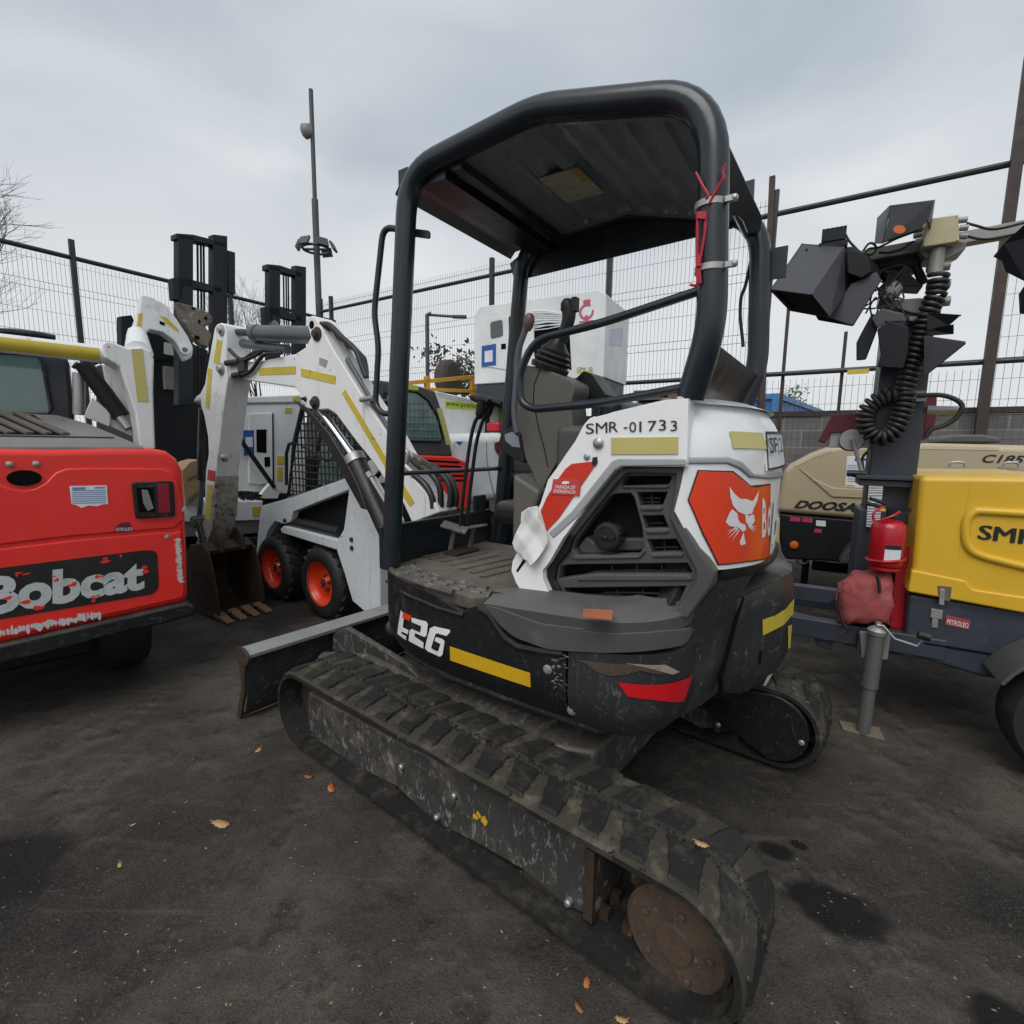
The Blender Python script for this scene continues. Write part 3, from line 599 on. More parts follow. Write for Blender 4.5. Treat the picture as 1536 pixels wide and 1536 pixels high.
for k in range(20): a = k*pi/10; d.box(q+V((.046*cos(a), .002, .046*sin(a))), (.006, .022, .006))
d.box(q+V((0, .021, 0)), (.06, .008, .012)); d.ball(q+V((0, .024, 0)), .008, 8); d.build('fuel_cap', M['black'], gr, smooth=40)
# ---------------- tail cover with logo
P4 = Plan(HF, [(-.40, .468), (-.55, .465), (-.635, .455), (-.70, .41), (-.765, .31), (-.82, .15), (-.845, -.05), (-.84, -.25), (-.80, -.42), (-.70, -.54), (-.5, -.58)], 6)
h4 = P4.hits; sS = P4.hit(1031, 690)[0]; s_end = P4.S[-1]
tz = lambda z: -.055*max(0, (z-1.36)/.14)**2-.006
tc_ = [h4(r8(706, 690))[0]]+h4(r8(700, 860, 696, 1000, 690, 1045, 660, 1190, 622, 1330))+h4(r2(625, 70, 715, 230, 830, 408))
lowr = h4(r2(1000, 392, 1100, 368, 1165, 334)); z_low = lowr[-1][1]
tc_ += lowr[:1]+[(P4.hit(1145, 838)[0], 1.0), (s_end, 1.02), (s_end, 1.50)]
topz = h4(r8(900, 690))[0]
tc_ += [(P4.S[-1]*.55, 1.515), (sS+.10, 1.525)]
d = MB(); wrapmesh(d, P4, [tc_], -.05, 0, .03, taper=tz, dz=.035)
tail = d.build('tail_cover', M['white'], EX, bevel=.010, seg=3)
# top lid of the tail
d = MB(); n = 26; vs = []
for i in range(n+1):
    s_ = sS+(s_end-sS)*i/n; a = P4.at(s_, 1.512, -.05+.004); vs += [a, V((a.x*.90-.02, a.y*.88, 1.535)), V((-.50, a.y*.55, 1.545))]
d.add(vs, [(i*3+j, i*3+j+1, i*3+4+j, i*3+3+j) for i in range(n) for j in range(2)]); d.build('tail_lid', M['white'], tail, smooth=60)
def w4(name, m, polys, n=.0035, parent=tail, ds=.025): d = MB(); wrapmesh(d, P4, [P4.hits(p) for p in polys], None, n, ds, taper=tz); return d.build(name, m, parent)
# grey band painted in for shade on the tail's down-facing chamfer
d = MB(); wrapmesh(d, P4, [h4(r8(692, 1018, 930, 1016, 1010, 1040, 1080, 1110, 1160, 1118))+[(s_end, 1.30), (s_end, 1.26)]+h4(r8(1165, 1150, 1060, 1140, 1000, 1090, 930, 1060, 690, 1062))], -.01, .007, .03, taper=tz); d.build('cover_shade_band', bpy.data.materials['bevel_shade_grey'], tail, bevel=.008)
red_ = [r8(765, 1100, 960, 1108, 1065, 1192, 1100, 1195, 1180, 1180)+r2(1172, 120, 1170, 328, 1040, 352, 880, 370, 790, 190, 706, 0)]
blk = [r8(758, 1094, 965, 1100, 1065, 1184, 1180, 1172)+r2(1176, 334, 1040, 360, 876, 378, 784, 196, 698, 0)]
w4('logo_border', M['ink'], blk, .003); logo = w4('logo_panel', M['orange_red'], red_, .004)
em = [r8(940, 1190, 965, 1228, 1000, 1260, 1040, 1262, 1072, 1275, 1095, 1240, 1110, 1212, 1100, 1270, 1080, 1312, 1070, 1345, 1030, 1352, 990, 1335, 960, 1300, 945, 1250),
      r8(955, 1320, 985, 1345, 990, 1380, 1004, 1402, 1030, 1408, 1036, 1440, 1015, 1450, 990, 1425, 940, 1418, 918, 1395, 938, 1345),
      r8(1050, 1358, 1080, 1350, 1085, 1388, 1070, 1412, 1054, 1432, 1042, 1404), r8(1030, 1352, 1048, 1352, 1046, 1400, 1034, 1400),
      r8(1006, 1488, 1022, 1450, 1026, 1488, 1034, 1520, 1005, 1530, 998, 1508)]
for a in ((975, 1425, 925, 1470), (985, 1435, 930, 1490), (995, 1440, 950, 1510), (1060, 1430, 1085, 1450), (1065, 1420, 1096, 1420), (1062, 1425, 1096, 1436), (990, 1428, 918, 1450)):
    dx, dy = a[2]-a[0], a[3]-a[1]; l = hypot(dx, dy); em.append(r8(a[0]-dy/l*3.5, a[1]+dx/l*3.5, a[0]+dy/l*3.5, a[1]-dx/l*3.5, a[2], a[3]))
w4('emblem', M['letter'], em, .0052, logo)
d = MB()
for ch, (xa, xb) in {'B': (1126, 1152), 'o': (1156, 1176)}.items():
    qd = P4.hits(r8(xa, 1485 if ch == 'B' else 1478, xb, 1475, xb, 1280, xa+4, 1255 if ch == 'B' else 1330)); text_quad(d, ch, qd, lambda a, b: P4.at(a, b, .0052-.006), bold=.03)
qd = [(P4.hit(1150, 780)[0]+.09, z_low+.04), (P4.hit(1150, 780)[0]+.62, z_low+.06), (P4.hit(1150, 780)[0]+.62, z_low+.22), (P4.hit(1150, 780)[0]+.09, z_low+.2)]
text_quad(d, 'bcat', qd, lambda a, b: P4.at(a, b, .0052-.006), bold=.03); d.build('lettering', M['letter'], logo)
w4('reflective_strip', M['pale_yellow'], [r8(968, 870, 1160, 880, 1160, 974, 968, 968)], .004)
pl = MB(); a, b = P4.hit(*r8(1168, 872)[0]), P4.hit(*r8(1160, 1098)[0]); wrapmesh(pl, P4, [[(a[0], a[1]), (a[0]+.34, a[1]+.01), (a[0]+.34, b[1]+.01), (a[0], b[1])]], .004, .010, .03, taper=tz); plate = pl.build('number_plate', M['paper'], tail)
d = MB(); wrapmesh(d, P4, [[(a[0], a[1]), (a[0]+.34, a[1]+.01), (a[0]+.34, a[1]+.002), (a[0]+.008, a[1]-.008), (a[0]+.008, b[1]+.008), (a[0]+.34, b[1]+.018), (a[0]+.34, b[1]+.01), (a[0], b[1])]], None, .0115, .03, taper=tz)
text_quad(d, 'SF 2', [(a[0]+.012, b[1]+.055), (a[0]+.19, b[1]+.06), (a[0]+.19, a[1]-.015), (a[0]+.012, a[1]-.018)], lambda p, q_: P4.at(p, q_, .0115+tz(q_)), bold=.012); d.build('plate_lettering', M['ink'], plate)
# ---------------- main counterweight casting and its rear block
P5 = Plan(HF, [(-.625, .435), (-.655, .40), (-.69, .31), (-.725, .20), (-.76, .02), (-.775, -.2), (-.75, -.42), (-.6, -.56)], 5)
d = MB(); wrapmesh(d, P5, [[(0, .50), (P5.S[-1], .50), (P5.S[-1], 1.06), (.10, 1.06), (0, .9)]], -.08, 0, .04, dz=.06, taper=lambda z: -.25*max(0, .62-z)-.05*max(0, z-.9))
cast = d.build('counterweight', M['iron'], EX, bevel=.02)
P6 = Plan(HF, [(-.66, .30), (-.74, .20), (-.82, .02), (-.845, -.15), (-.835, -.33), (-.78, -.48), (-.66, -.58)], 6)
d = MB(); rim = []
for i in range(31): rim.append(P6.at(P6.S[-1]*i/30, .985, -.045))
d.tube(rim, .048, 12); d.build('casting_ledge', M['iron'], cast)
P7 = Plan(HF, [(-.70, .11), (-.74, .07), (-.755, .05), (-.825, -.085), (-.84, -.125), (-.885, -.25), (-.905, -.38), (-.89, -.52), (-.8, -.61)])
d = MB(); s1 = P7.S[-1]
wrapmesh(d, P7, [[(.0, .56), (.05, .50), (.20, .45), (s1, .45), (s1, .89), (.40, .89), (.20, .865), (.08, .845), (.03, .81), (0, .74)]], -.12, 0, .012, dz=.05, taper=lambda z: -.25*max(0, z-.82)-.40*max(0, .55-z))
blk = d.build('counterweight_block', M['iron'], EX, bevel=.018)
d = MB(); n = 24; vs = []
for i in range(n+1):
    s_ = .05+(s1-.05)*i/n; zz = .835+.05*min(1, s_/.4); a = P7.at(s_, zz, -.012); vs += [a, V((a.x+.03, a.y, zz+.018)), V((a.x+.14, a.y*.92, zz+.022)), V((a.x+.16, a.y*.9, .7))]
d.add(vs, [(i*4+j, i*4+j+1, i*4+5+j, i*4+4+j) for i in range(n) for j in range(3)]); d.build('block_top', M['iron'], blk, smooth=50)
for pts in (r2(1122, 688, 1200, 660, 1305, 565, 1300, 655, 1200, 742, 1125, 778), r2(1268, 725, 1292, 715, 1290, 850, 1270, 858)):
    d = MB(); wrapmesh(d, P7, [P7.hits(pts)], None, .004, .02); d.build('reflective_strip', M['yellow'], blk)
s_, z_ = P7.hit(*r2(1112, 905)[0]); d = MB(); wrapmesh(d, P7, [[(s_+.010*cos(k*pi/6), z_+.03*sin(k*pi/6)) for k in range(12)]], None, .003, 1); d.build('cast_slot', M['vent'], blk)
d = MB(); wrapmesh(d, P7, [P7.hits(R(1000, 820, 3.035)(485, 598, 508, 586, 514, 650, 490, 652))], None, .004, .02, taper=lambda z: -.40*max(0, .55-z)); d.build('paper_scrap', M['paper'], blk)
d = MB(); gl_ = [P5.hit(*p) for p in R(1000, 820, 3.035)(338, 228, 300, 360, 240, 590, 245, 680)]; d.tube([P5.at(a, b, .004) for a, b in gl_], .009, 6); d.build('casting_shade_strip', M['vent'], cast)  # dark strip laid in for the shade line beside the block
# hidden side of the house
d = MB(); d.pz([(.1, -.56), (-.45, -.56), (-.62, -.45), (-.62, .24), (-.5, .26), (-.12, .26), (-.12, -.2), (.1, -.3)], .80, 1.46); d.build('engine_bay', M['grey_plastic'], EX, bevel=.03)
# ---------------- canopy
def hp(p, *z): return V((p[0], z[0], p[1]))
WL, WR = .432, -.391
nod = dict(FB=(.587, .86), FT=(.444, 2.385), B2=(-.133, 2.50), RT=(-.655, 2.43), RK=(-.698, 1.738), RB=(-.64, 1.50))
def hoop(y):
    pts = [V((.592, y, .84)), V((.452, y, 2.415)), V((-.125, y, 2.45)), V((-.672, y, 2.305)), V((-.703, y, 1.715)), V((-.650, y*.94, 1.528))]
    return fillet(pts, [.15, .08, .16, .08], 8)
d = MB(); d.tube(hoop(WL), .040, 18); cf = d.build('canopy_frame', M['tube'], EX, smooth=60)
d = MB(); d.tube(hoop(WR), .040, 18); d.build('canopy_post', M['tube'], cf, smooth=60)
d = MB()
for x, z in ((-.64, 2.25),): d.tube([(x, WL, z), (x, WR, z)], .032, 12)
d.box((.335, .02, 2.372), (.12, .80, .035)); d.box((.22, .02, 2.385), (.04, .80, .03)); d.build('cross_member', M['tube'], cf)
# roof plate with pressed cross ribs, front sloping
def zr(x): return 2.392+.030*(x-.45)/(-.575) if x > -.125 else 2.422-.15*(-.125-x)/.53
d = MB(); vs = []; X = [.53, .50]; x = .47
ribs = []
while x > -.64: X.append(x); x -= .0125
X.append(-.655); ya, yb = WL-.005, WR+.005; Y = [ya, ya-.04, ya-.055]+[ya-.1-k*.06 for k in range(10)]+[yb+.075, yb+.06, yb]
for x in X:
    ph = (x+.60)/.105; f = ph-math.floor(ph); on = -.58 < x < .06
    r_ = .020*min(1, max(0, (.5-abs(f-.5)*2+.12)*6)) if on else 0
    for k, y in enumerate(Y):
        vs.append((x, y, zr(x)+(r_ if 2 <= k <= len(Y)-3 else 0)-(.03 if x > .51 else 0)))
ny = len(Y)-1; fs = [(i*(ny+1)+j, i*(ny+1)+j+1, (i+1)*(ny+1)+j+1, (i+1)*(ny+1)+j) for i in range(len(X)-1) for j in range(ny)]
d.add(vs, fs); d.add([(a, b, c+.005) for a, b, c in vs], fs)
M['roof'] = mat('sheen_grey_sheet', (.20, .22, .24), .3, dirt=(.26, .275, .28), damt=.4, dscale=5, spec=.8, coat=.35)  # dark sheet's base colour lifted to grey to carry the sky sheen
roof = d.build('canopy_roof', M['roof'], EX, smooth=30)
d = MB(); ln = (HF.f+V((0, 0, .75))).normalized(); lp = [HF._h(*p, ln, HF.w((-.668, 0, 2.22))) for p in [(1073, 172), (1077, 180), (1144, 326), (1140, 352), (1123, 350), (1117, 334), (1109, 325), (1085, 322), (1074, 322)]]; nl = V((1, 0, .75)).normalized()*.012; d.add(lp+[p+nl for p in lp], [tuple(range(9)), tuple(range(17, 8, -1))]+[(i, (i+1) % 9, (i+1) % 9+9, i+9) for i in range(9)]); d.build('roof_lip', M['tube'], roof, bevel=.003)
d = MB(); d.box((-.10, WR-.012, 2.352), (1.08, .012, .165), Matrix.Rotation(.03, 3, 'Y')); d.build('roof_flange', M['tube'], roof)
# gusset plates at the front corners
d = MB(); d.py([(.47, 2.15), (.53, 2.335), (.44, 2.38), (.30, 2.41), (.40, 2.30)], WR-.005, WR+.012); d.build('corner_gusset', M['tube'], cf)
# stickers under the roof
def under(name, m, pts, parent=roof):
    out = []
    for p in pts:
        x = 0
        for z in (2.40, 2.40): 
            q = HF.z(z, *p); q = HF.z(zr(q.x)-.004, *p); q = HF.z(zr(q.x)-.004, *p)
        out.append(q)
    d = MB(); n = len(out); d.add(out+[q+V((0, 0, .002)) for q in out], [tuple(range(n)), tuple(range(2*n-1, n-1, -1))]); return d.build(name, m, parent)
r5 = R(550, 100)
under('roof_sticker', mat('yellowed_sticker', (.42, .40, .30), .55, dirt=(.2, .18, .12), damt=.5, dscale=30), r5(985, 645, 1215, 578, 1368, 728, 1155, 785))
under('roof_sticker', mat('ochre_sticker', (.38, .26, .07), .55), r5(1170, 592, 1215, 578, 1290, 652, 1245, 668))
under('roof_sticker', mat('grey_sticker', (.36, .33, .34), .6, dirt=(.42, .42, .4), damt=.45, dscale=40), r5(440, 655, 570, 610, 678, 682, 545, 728))
under('roof_sticker', bpy.data.materials['yellowed_sticker'], r5(945, 945, 985, 900, 1110, 980, 1030, 1002))
d = MB(); q = HF.z(2.36, *r5(790, 825)[0]); d.lathe([(.022, -.006), (.022, .004)], (q.x, q.y, zr(q.x)-.004), (0, 0, 1), 18); d.build('roof_hole', M['vent'], roof)
# rear window plate between the rear posts
d = MB(); d.add([(-.70, WL-.02, 1.675), (-.70, WR+.02, 1.675), (-.60, WR+.02, 1.45), (-.60, WL-.02, 1.45), (-.71, WL-.02, 1.675), (-.71, WR+.02, 1.675), (-.61, WR+.02, 1.45), (-.61, WL-.02, 1.45)], [(0, 1, 2, 3), (7, 6, 5, 4), (0, 1, 5, 4), (2, 3, 7, 6), (1, 2, 6, 5), (3, 0, 4, 7)])
d.build('rear_plate', mat('dusty_black_sheet', (.017, .018, .02), .3, dirt=(.16, .15, .13), damt=.33, dscale=4, spec=.6), cf)
# brackets on the frame
d = MB(); d.box((-.745, WR-.03, 2.12), (.06, .008, .12)); d.build('bracket', M['tube'], cf)
d = MB(); q = HF.y(WL, 640, 315); d.py(roundpoly([(.47, 2.20), (.47, 2.23), (.37, 2.20), (.37, 2.17)], .012), WL-.035, WL-.029); d.build('bracket', M['tube'], cf)
d = MB(); d.box((.475, WL-.01, 2.405), (.05, .03, .06)); d.build('bracket', M['tube'], cf)
# grab handle on the front post
def yp(y, *pts): return [HF.y(y, *p) for p in pts]
d = MB(); hd = fillet([HF.y(WL, 603, 345), HF.y(WL+.01, 575, 340), HF.y(WL+.01, 561, 470), HF.y(WL+.01, 568, 520), HF.y(WL+.01, 563, 606), HF.y(WL+.01, 573, 621), HF.y(WL, 596, 620)], .05, 5)
d.tube(hd, .0125, 10); d.build('grab_handle', M['tube'], cf, smooth=60)
# low guard rail across the front
d = MB(); d.tube([(.575, WL, 1.255), (.565, WR, 1.255)], .011, 8); d.build('front_rail', M['tube'], cf)
# side handrail: from the rear post forward, round and back
yh = WL-.015
hr_ = [HF.y(yh, 1050, 436), HF.y(yh, 905, 484), HF.y(yh, 800, 510), HF.y(yh, 778, 565), HF.y(yh, 782, 604), HF.y(yh, 800, 614), HF.y(yh, 900, 605), HF.y(yh, 1044, 578)]
d = MB(); d.tube(fillet(hr_, .07, 6), .0135, 12); d.build('side_handrail', M['tube'], cf, smooth=60)
# clamps and red wire on the near rear post
def clamp(u, v, z_):
    q = HF.y(WL, u, v); d = MB(); xx = -.69
    d.lathe([(.0415, -.008), (.0435, -.008), (.0435, .008), (.0415, .008)], (q.x, WL, q.z), (0, 0, 1), 28); d.box((q.x-.05, WL+.02, q.z), (.02, .014, .014)); d.ball((q.x-.062, WL+.02, q.z), .010, 10); return d.build('hose_clamp', M['zinc'], cf)
clamp(1067, 310, 0); clamp(1067, 405, 0)
d = MB(); P = [HF.y(WL+.044, *p) for p in R(850, 100)(745, 610, 780, 680, 815, 740, 800, 760)]; d.tube(crv(P, 5), .0035, 6)
P = [HF.y(WL+.044, *p) for p in R(850, 100)(918, 560, 900, 600, 905, 640, 880, 680, 840, 750, 820, 790)]; d.tube(crv(P, 5), .0035, 6)
for a in ((755, 840, 752, 960, 750, 1120, 752, 1250, 710, 1255), (805, 840, 795, 960, 775, 1080, 765, 1160, 770, 1250)):
    P = [HF.y(WL+.040, *p) for p in R(850, 100)(*a)]; d.tube(crv(P, 5), .004, 6)
for a in ((758, 835, 808, 835, 802, 878, 752, 875), (748, 1085, 775, 1085, 772, 1150, 746, 1150)):
    d.py([(q.x, q.z) for q in (HF.y(WL+.045, *p) for p in R(850, 100)(*a))], WL+.034, WL+.048)
d.build('red_wire', M['redwire'], cf)
d = MB(); P = [HF.y(WR, *p) for p in R(850, 100)(1080, 1015, 1060, 1120, 1030, 1260, 1005, 1330, 1000, 1440, 1012, 1560)]+[HF.y(WR, 1115, 520)]; d.tube(crv(P, 4), .007, 6); d.build('loose_cable', M['hose'], cf)
# ---------------- controls
YB = .22
co_ = r7(915, 490, 1000, 500, 1130, 555, 1195, 590, 1200, 640, 1175, 700, 1185, 800, 1190, 930, 1120, 1010, 1045, 1140, 1010, 1215, 975, 1180, 960, 1120, 915, 1040, 870, 850, 838, 740, 850, 640, 895, 520)
d = MB(); d.py(roundpoly(HF.ys(YB, co_), .02), YB, YB-.13); con = d.build('control_console', M['taupe'], EX, bevel=.03, seg=3)
d = MB(); d.tube([HF.y(YB+.0005, *p) for p in r7(1000, 515, 965, 600, 960, 700, 990, 850, 1020, 960, 1045, 1080)], .002, 6); d.build('panel_gap', M['vent'], con)
d = MB(); d.py(HF.ys(YB+.05, r7(835, 1110, 1000, 1215, 990, 1260, 940, 1400, 880, 1480, 832, 1560)), YB+.05, -.20); d.build('seat_base', M['taupe'], EX, bevel=.02)
# display / work lamp at the front of the console
d = MB(); d.py(roundpoly(HF.ys(YB, r7(775, 900, 840, 840, 890, 880, 905, 990, 920, 1060, 850, 1030, 790, 985, 765, 950)), .015), YB+.01, YB-.10); d.build('instrument_pod', M['black'], EX, bevel=.012)
d = MB(); d.py(HF.ys(YB, r7(805, 890, 850, 875, 885, 905, 895, 965, 850, 960, 810, 925)), YB+.0115, YB+.014); d.build('display', mat('grey_display', (.2, .22, .25), .2, spec=.7, dirt=(.4, .42, .45), damt=.45), EX)
# joystick with rubber boot
bx = HF.y(YB-.06, *r7(1055, 505)[0]); jx = HF.y(YB-.06, *r7(1090, 400)[0]); jt = HF.y(YB-.06, *r7(1160, 160)[0]); d = MB()
ax = (jt-bx).normalized(); d.lathe([(.075, -.01), (.078, .008), (.068, .016), (.076, .028), (.064, .036), (.070, .048), (.056, .056), (.058, .068), (.040, .085), (.026, .105), (.02, .12)], bx, jx-bx, 26)
d.build('joystick_boot', M['black'], con, smooth=50)
g = crv([HF.y(YB-.06, *p) for p in r7(1105, 385, 1130, 320, 1160, 240, 1165, 180, 1155, 145)], 5); d = MB(); d.tube(g, [.020+.010*(i/(len(g)-1))-(.008 if i == len(g)-1 else 0) for i in range(len(g))], 14); d.ball(g[-1], .026, 12); d.box(g[-4]+V((-.028, 0, .01)), (.02, .03, .05)); d.build('joystick', M['black'], con, smooth=50)
# lever with brown knob
d = MB(); P = crv([HF.y(YB+.06, *p) for p in r7(865, 880, 850, 760, 860, 600, 870, 430, 910, 300, 935, 250)], 4); d.tube(P, .012, 8); d.build('lever', M['cylgrey'], EX)
d = MB(); q = HF.y(YB+.06, *r7(935, 245)[0]); d.lathe([(.010, -.03), (.018, -.015), (.021, .005), (.018, .022), (.010, .032), (.001, .034)], q, (-.15, 0, 1), 16); d.build('lever_knob', mat('brown_knob', (.10, .055, .045), .4), EX)
# armrest and panel behind
d = MB(); d.py(roundpoly(HF.ys(.05, r7(1255, 525, 1300, 540, 1385, 665, 1290, 710, 1240, 640, 1170, 640, 1150, 660, 1180, 600)), .01), .06, -.06); d.build('armrest', M['black'], EX, bevel=.015)
# seat
d = MB(); d.box((.02, -.08, 1.09), (.46, .46, .10)); st0 = d.build('seat', M['black'], EX, bevel=.04, seg=3)
d = MB(); d.box((-.24, -.08, 1.32), (.09, .44, .50), Matrix.Rotation(radians(-10), 3, 'Y')); d.build('seat_back', M['black'], st0, bevel=.04, seg=3)
d = MB(); d.py(HF.ys(.10, r7(1125, 740, 1180, 735, 1215, 800, 1130, 800)), .115, .10); d.build('switch_plate', mat('worn_label', (.35, .31, .16), .5, dirt=(.4, .4, .4), damt=.5, dscale=20), con)
# travel levers with pedals
M['grip'] = mat('worn_pedal_steel', (.15, .14, .125), .55, .2, dirt=(.06, .05, .04), damt=.5, dscale=18, scratch=(.3, .29, .27))
for dx, (lp_, g0, g1, gr_) in enumerate(((r7(540, 1410, 560, 1200, 595, 940, 620, 830, 640, 790), (650, 775), (662, 700), (602, 676, 650, 684, 706, 700)), (r7(574, 1420, 600, 1180, 630, 950, 662, 830, 686, 780), (696, 768), (716, 705), (668, 690, 720, 700, 776, 715)))):
    ty = .02-.045*dx; d = MB(); d.tube(crv([HF.y(ty, *p) for p in lp_], 4), .0095, 10); tl = d.build('travel_lever', M['tube'], EX, smooth=60)
    d = MB(); d.tube(crv([HF.y(ty, *lp_[-1]), HF.y(ty, *r7(*g0)[0]), HF.y(ty, *r7(*g1)[0])], 4), [.011, .014, .017, .019, .021, .021, .021, .021, .020], 12); d.tube(crv([HF.y(ty, *p) for p in r7(*gr_)], 3), [.012, .017, .020, .020, .019, .017, .013], 12); d.build('lever_grip', M['black'], tl, smooth=60)
    q = HF.y(.06-.10*dx, *((682, 791) if dx == 0 else (711, 790))); d = MB(); d.box(q, (.13, .085, .012), Matrix.Rotation(radians(-18+30*dx), 3, 'Y') @ Matrix.Rotation(.5-dx*.9, 3, 'Z')); d.tube([q, (q.x+.03, q.y, .85)], .014, 8); d.build('foot_pedal', M['grip'], tl, bevel=.003)
d = MB(); d.box((.53, .02, .853), (.09, .18, .02)); d.build('pedal_mount', M['rust_dark'], EX, bevel=.006)
# ---------------- boom, arm, bucket (plane of the boom)
YF = -.02; TH = .15
r3 = R(250, 420); r4 = R(270, 640)
def bp(pts): return HF.ys(YF, pts)
boom_px = r3(300, 475, 345, 478, 420, 468, 520, 470, 640, 445, 740, 425, 800, 385, 828, 330, 803, 240, 812, 212, 835, 204, 862, 220, 905, 300, 970, 420, 1010, 480, 1140, 690, 1280, 900)+r7(215, 1060, 290, 1165, 395, 1290, 420, 1340, 260, 1400)+r3(1330, 1220, 1255, 1150, 1195, 1060, 1090, 930, 975, 775, 930, 745, 862, 750, 800, 738, 772, 690, 762, 645, 735, 618, 500, 585, 380, 562, 320, 560, 295, 520)
d = MB(); d.py(bp(boom_px), YF, YF-TH); boom = d.build('boom', M['white_worn'], EX, bevel=.010)
def bpart(name, m, pts, parent, y=YF, t=.003, b=-.005, **k): d = MB(); d.py(HF.ys(y, pts), y+t, y+b); return d.build(name, m, parent, **k)
for pts in (r3(530, 507, 745, 496, 744, 540, 535, 549), r3(774, 508, 975, 552, 972, 600, 776, 555), r3(1030, 630, 1282, 1050, 1268, 1092, 1012, 655), r7(215, 1178, 278, 1280, 250, 1306, 215, 1250)):
    bpart('reflective_strip', M['yellow'], pts, boom)
bpart('badge', M['zinc'], r3(882, 445, 928, 462, 918, 505, 880, 485), boom)
def pin(u, v, r, parent, y=YF, m='zinc', name='pin', dep=.03): d = MB(); q = HF.y(y, u, v); d.lathe([(r*1.5, -.01), (r*1.5, .008), (r*1.05, .012), (r, dep*.6), (r*.75, dep), (.001, dep)], (q.x, y, q.z), (0, 1, 0), 20); return d.build(name, M[m], parent)
pin(*r3(868, 312)[0], .028, boom, m='rust_dark'); pin(*r3(858, 708)[0], .028, boom, m='rust_dark'); pin(*r3(800, 685)[0], .010, boom, m='ink')
d = MB(); q = bp(r3(835, 258))[0]; d.lathe([(.025, 0), (.018, .004), (.001, .004)], (q[0], YF, q[1]), (0, 1, 0), 16); d.build('eye_hole', M['vent'], boom)
# dipper arm
dp = r3(285, 275, 300, 255, 320, 248, 342, 258, 352, 300, 352, 420, 362, 560, 350, 640, 330, 790, 318, 900, 305, 1000, 298, 1075, 290, 1150, 285, 1290, 270, 1400, 245, 1540, 170, 1540, 225, 1370, 232, 1100, 250, 1000, 245, 900, 225, 790, 205, 722, 172, 700, 175, 672, 200, 655, 228, 600, 240, 520, 255, 440)
d = MB(); d.py(HF.ys(YF, dp), YF+.012, YF-TH-.012)
arm = d.build('dipper_arm', M['white_worn'], EX, bevel=.010)
bpart('reflective_strip', M['yellow'], r3(240, 505, 262, 515, 248, 740, 224, 735), arm, YF+.012); bpart('reflective_strip', M['yellow'], r3(236, 1175, 265, 1180, 250, 1380, 222, 1375), arm, YF+.012)
bpart('reflective_strip', M['yellow'], r3(292, 340, 322, 350, 302, 485, 272, 475), arm, YF+.012); bpart('red_decal', M['reflector'], r3(240, 1092, 282, 1100, 278, 1160, 236, 1150), arm, YF+.012)
d = MB(); rr = random.Random(2)
low = HF.ys(YF, r3(293, 1130, 290, 1290, 275, 1400, 245, 1540, 172, 1540, 226, 1375, 255, 1360, 262, 1270, 268, 1215, 272, 1250, 277, 1170, 281, 1225, 286, 1150, 289, 1190)); d.py(low, YF+.014, YF-TH-.014); d.build('rusty_arm_end', mat('rust_worn_white', (.36, .33, .29), .65, .1, dirt=(.10, .06, .035), damt=.53, dscale=10, spots=(.035, .022, .015), samt=.58, sscale=40, bump=.4), arm, bevel=.008)
pin(*r3(318, 290)[0], .026, arm, YF+.012); pin(*r3(316, 512)[0], .030, arm, YF+.012); pin(*r3(188, 695)[0], .020, arm, YF+.012); pin(*r3(332, 1022)[0], .022, arm, YF+.012)
# arm cylinder on top of the boom
ym = YF-TH/2
def yc(p, y=None): return HF.y(ym if y is None else y, *p)
a, b, c, e_ = yc(r3(330, 298)[0]), yc(r3(510, 305)[0]), yc(r3(520, 308)[0]), yc(r3(868, 318)[0])
d = MB(); d.tube([c, e_], .055, 18); cy = d.build('arm_cylinder', M['cylgrey'], EX, bevel=.006); d = MB(); d.tube([a, b], .024, 14); d.build('piston_rod', M['cylblack'], cy)
d = MB(); d.lathe([(.06, -.03), (.06, .03)], c, (e_-c), 18); d.build('cylinder_gland', M['cylgrey'], cy)
# bucket cylinder on front of the arm
a, b, c, e_ = yc(r3(190, 700)[0]), yc(r3(200, 1130)[0]), yc(r3(200, 1130)[0]), yc(r3(185, 1390)[0])
d = MB(); a = yc(r3(225, 740)[0]); b = yc(r3(205, 1150)[0]); d.tube([a+V((.02, 0, 0)), b], .042, 16); cy2 = d.build('bucket_cylinder', M['cylblack'], EX, bevel=.005); d = MB(); d.tube([b, e_], .02, 12); d.build('piston_rod', M['cylgrey'], cy2)
# boom lift cylinder under the boom
yl = YF+.02-TH/2
a, b, c, e_ = HF.y(yl, *r3(858, 712)[0]), HF.y(yl, *r3(1085, 1030)[0]), HF.y(yl, *r3(1100, 1050)[0]), HF.y(yl, *r7(120, 1440)[0])
d = MB(); d.tube([b, e_, e_+(e_-b)*.35], .058, 18); cy3 = d.build('lift_cylinder', M['cylblack'], EX, bevel=.006)
d = MB(); d.tube([HF.y(yl, *r3(880, 745)[0]), b], .028, 14); d.build('piston_rod', M['chrome'], cy3)
d = MB(); d.lathe([(.066, -.03), (.066, .02), (.05, .03)], b, (b-e_), 18); d.build('cylinder_gland', M['zinc'], cy3)
d = MB(); P = r3(770, 690, 860, 740, 980, 880, 1090, 1060, 1150, 1180, 1200, 1320, 1165, 1310, 1060, 1120, 960, 940, 870, 790); d.py(HF.ys(yl, P), yl+.062, yl+.05); d.build('rod_guard', M['cylblack'], cy3, bevel=.008)
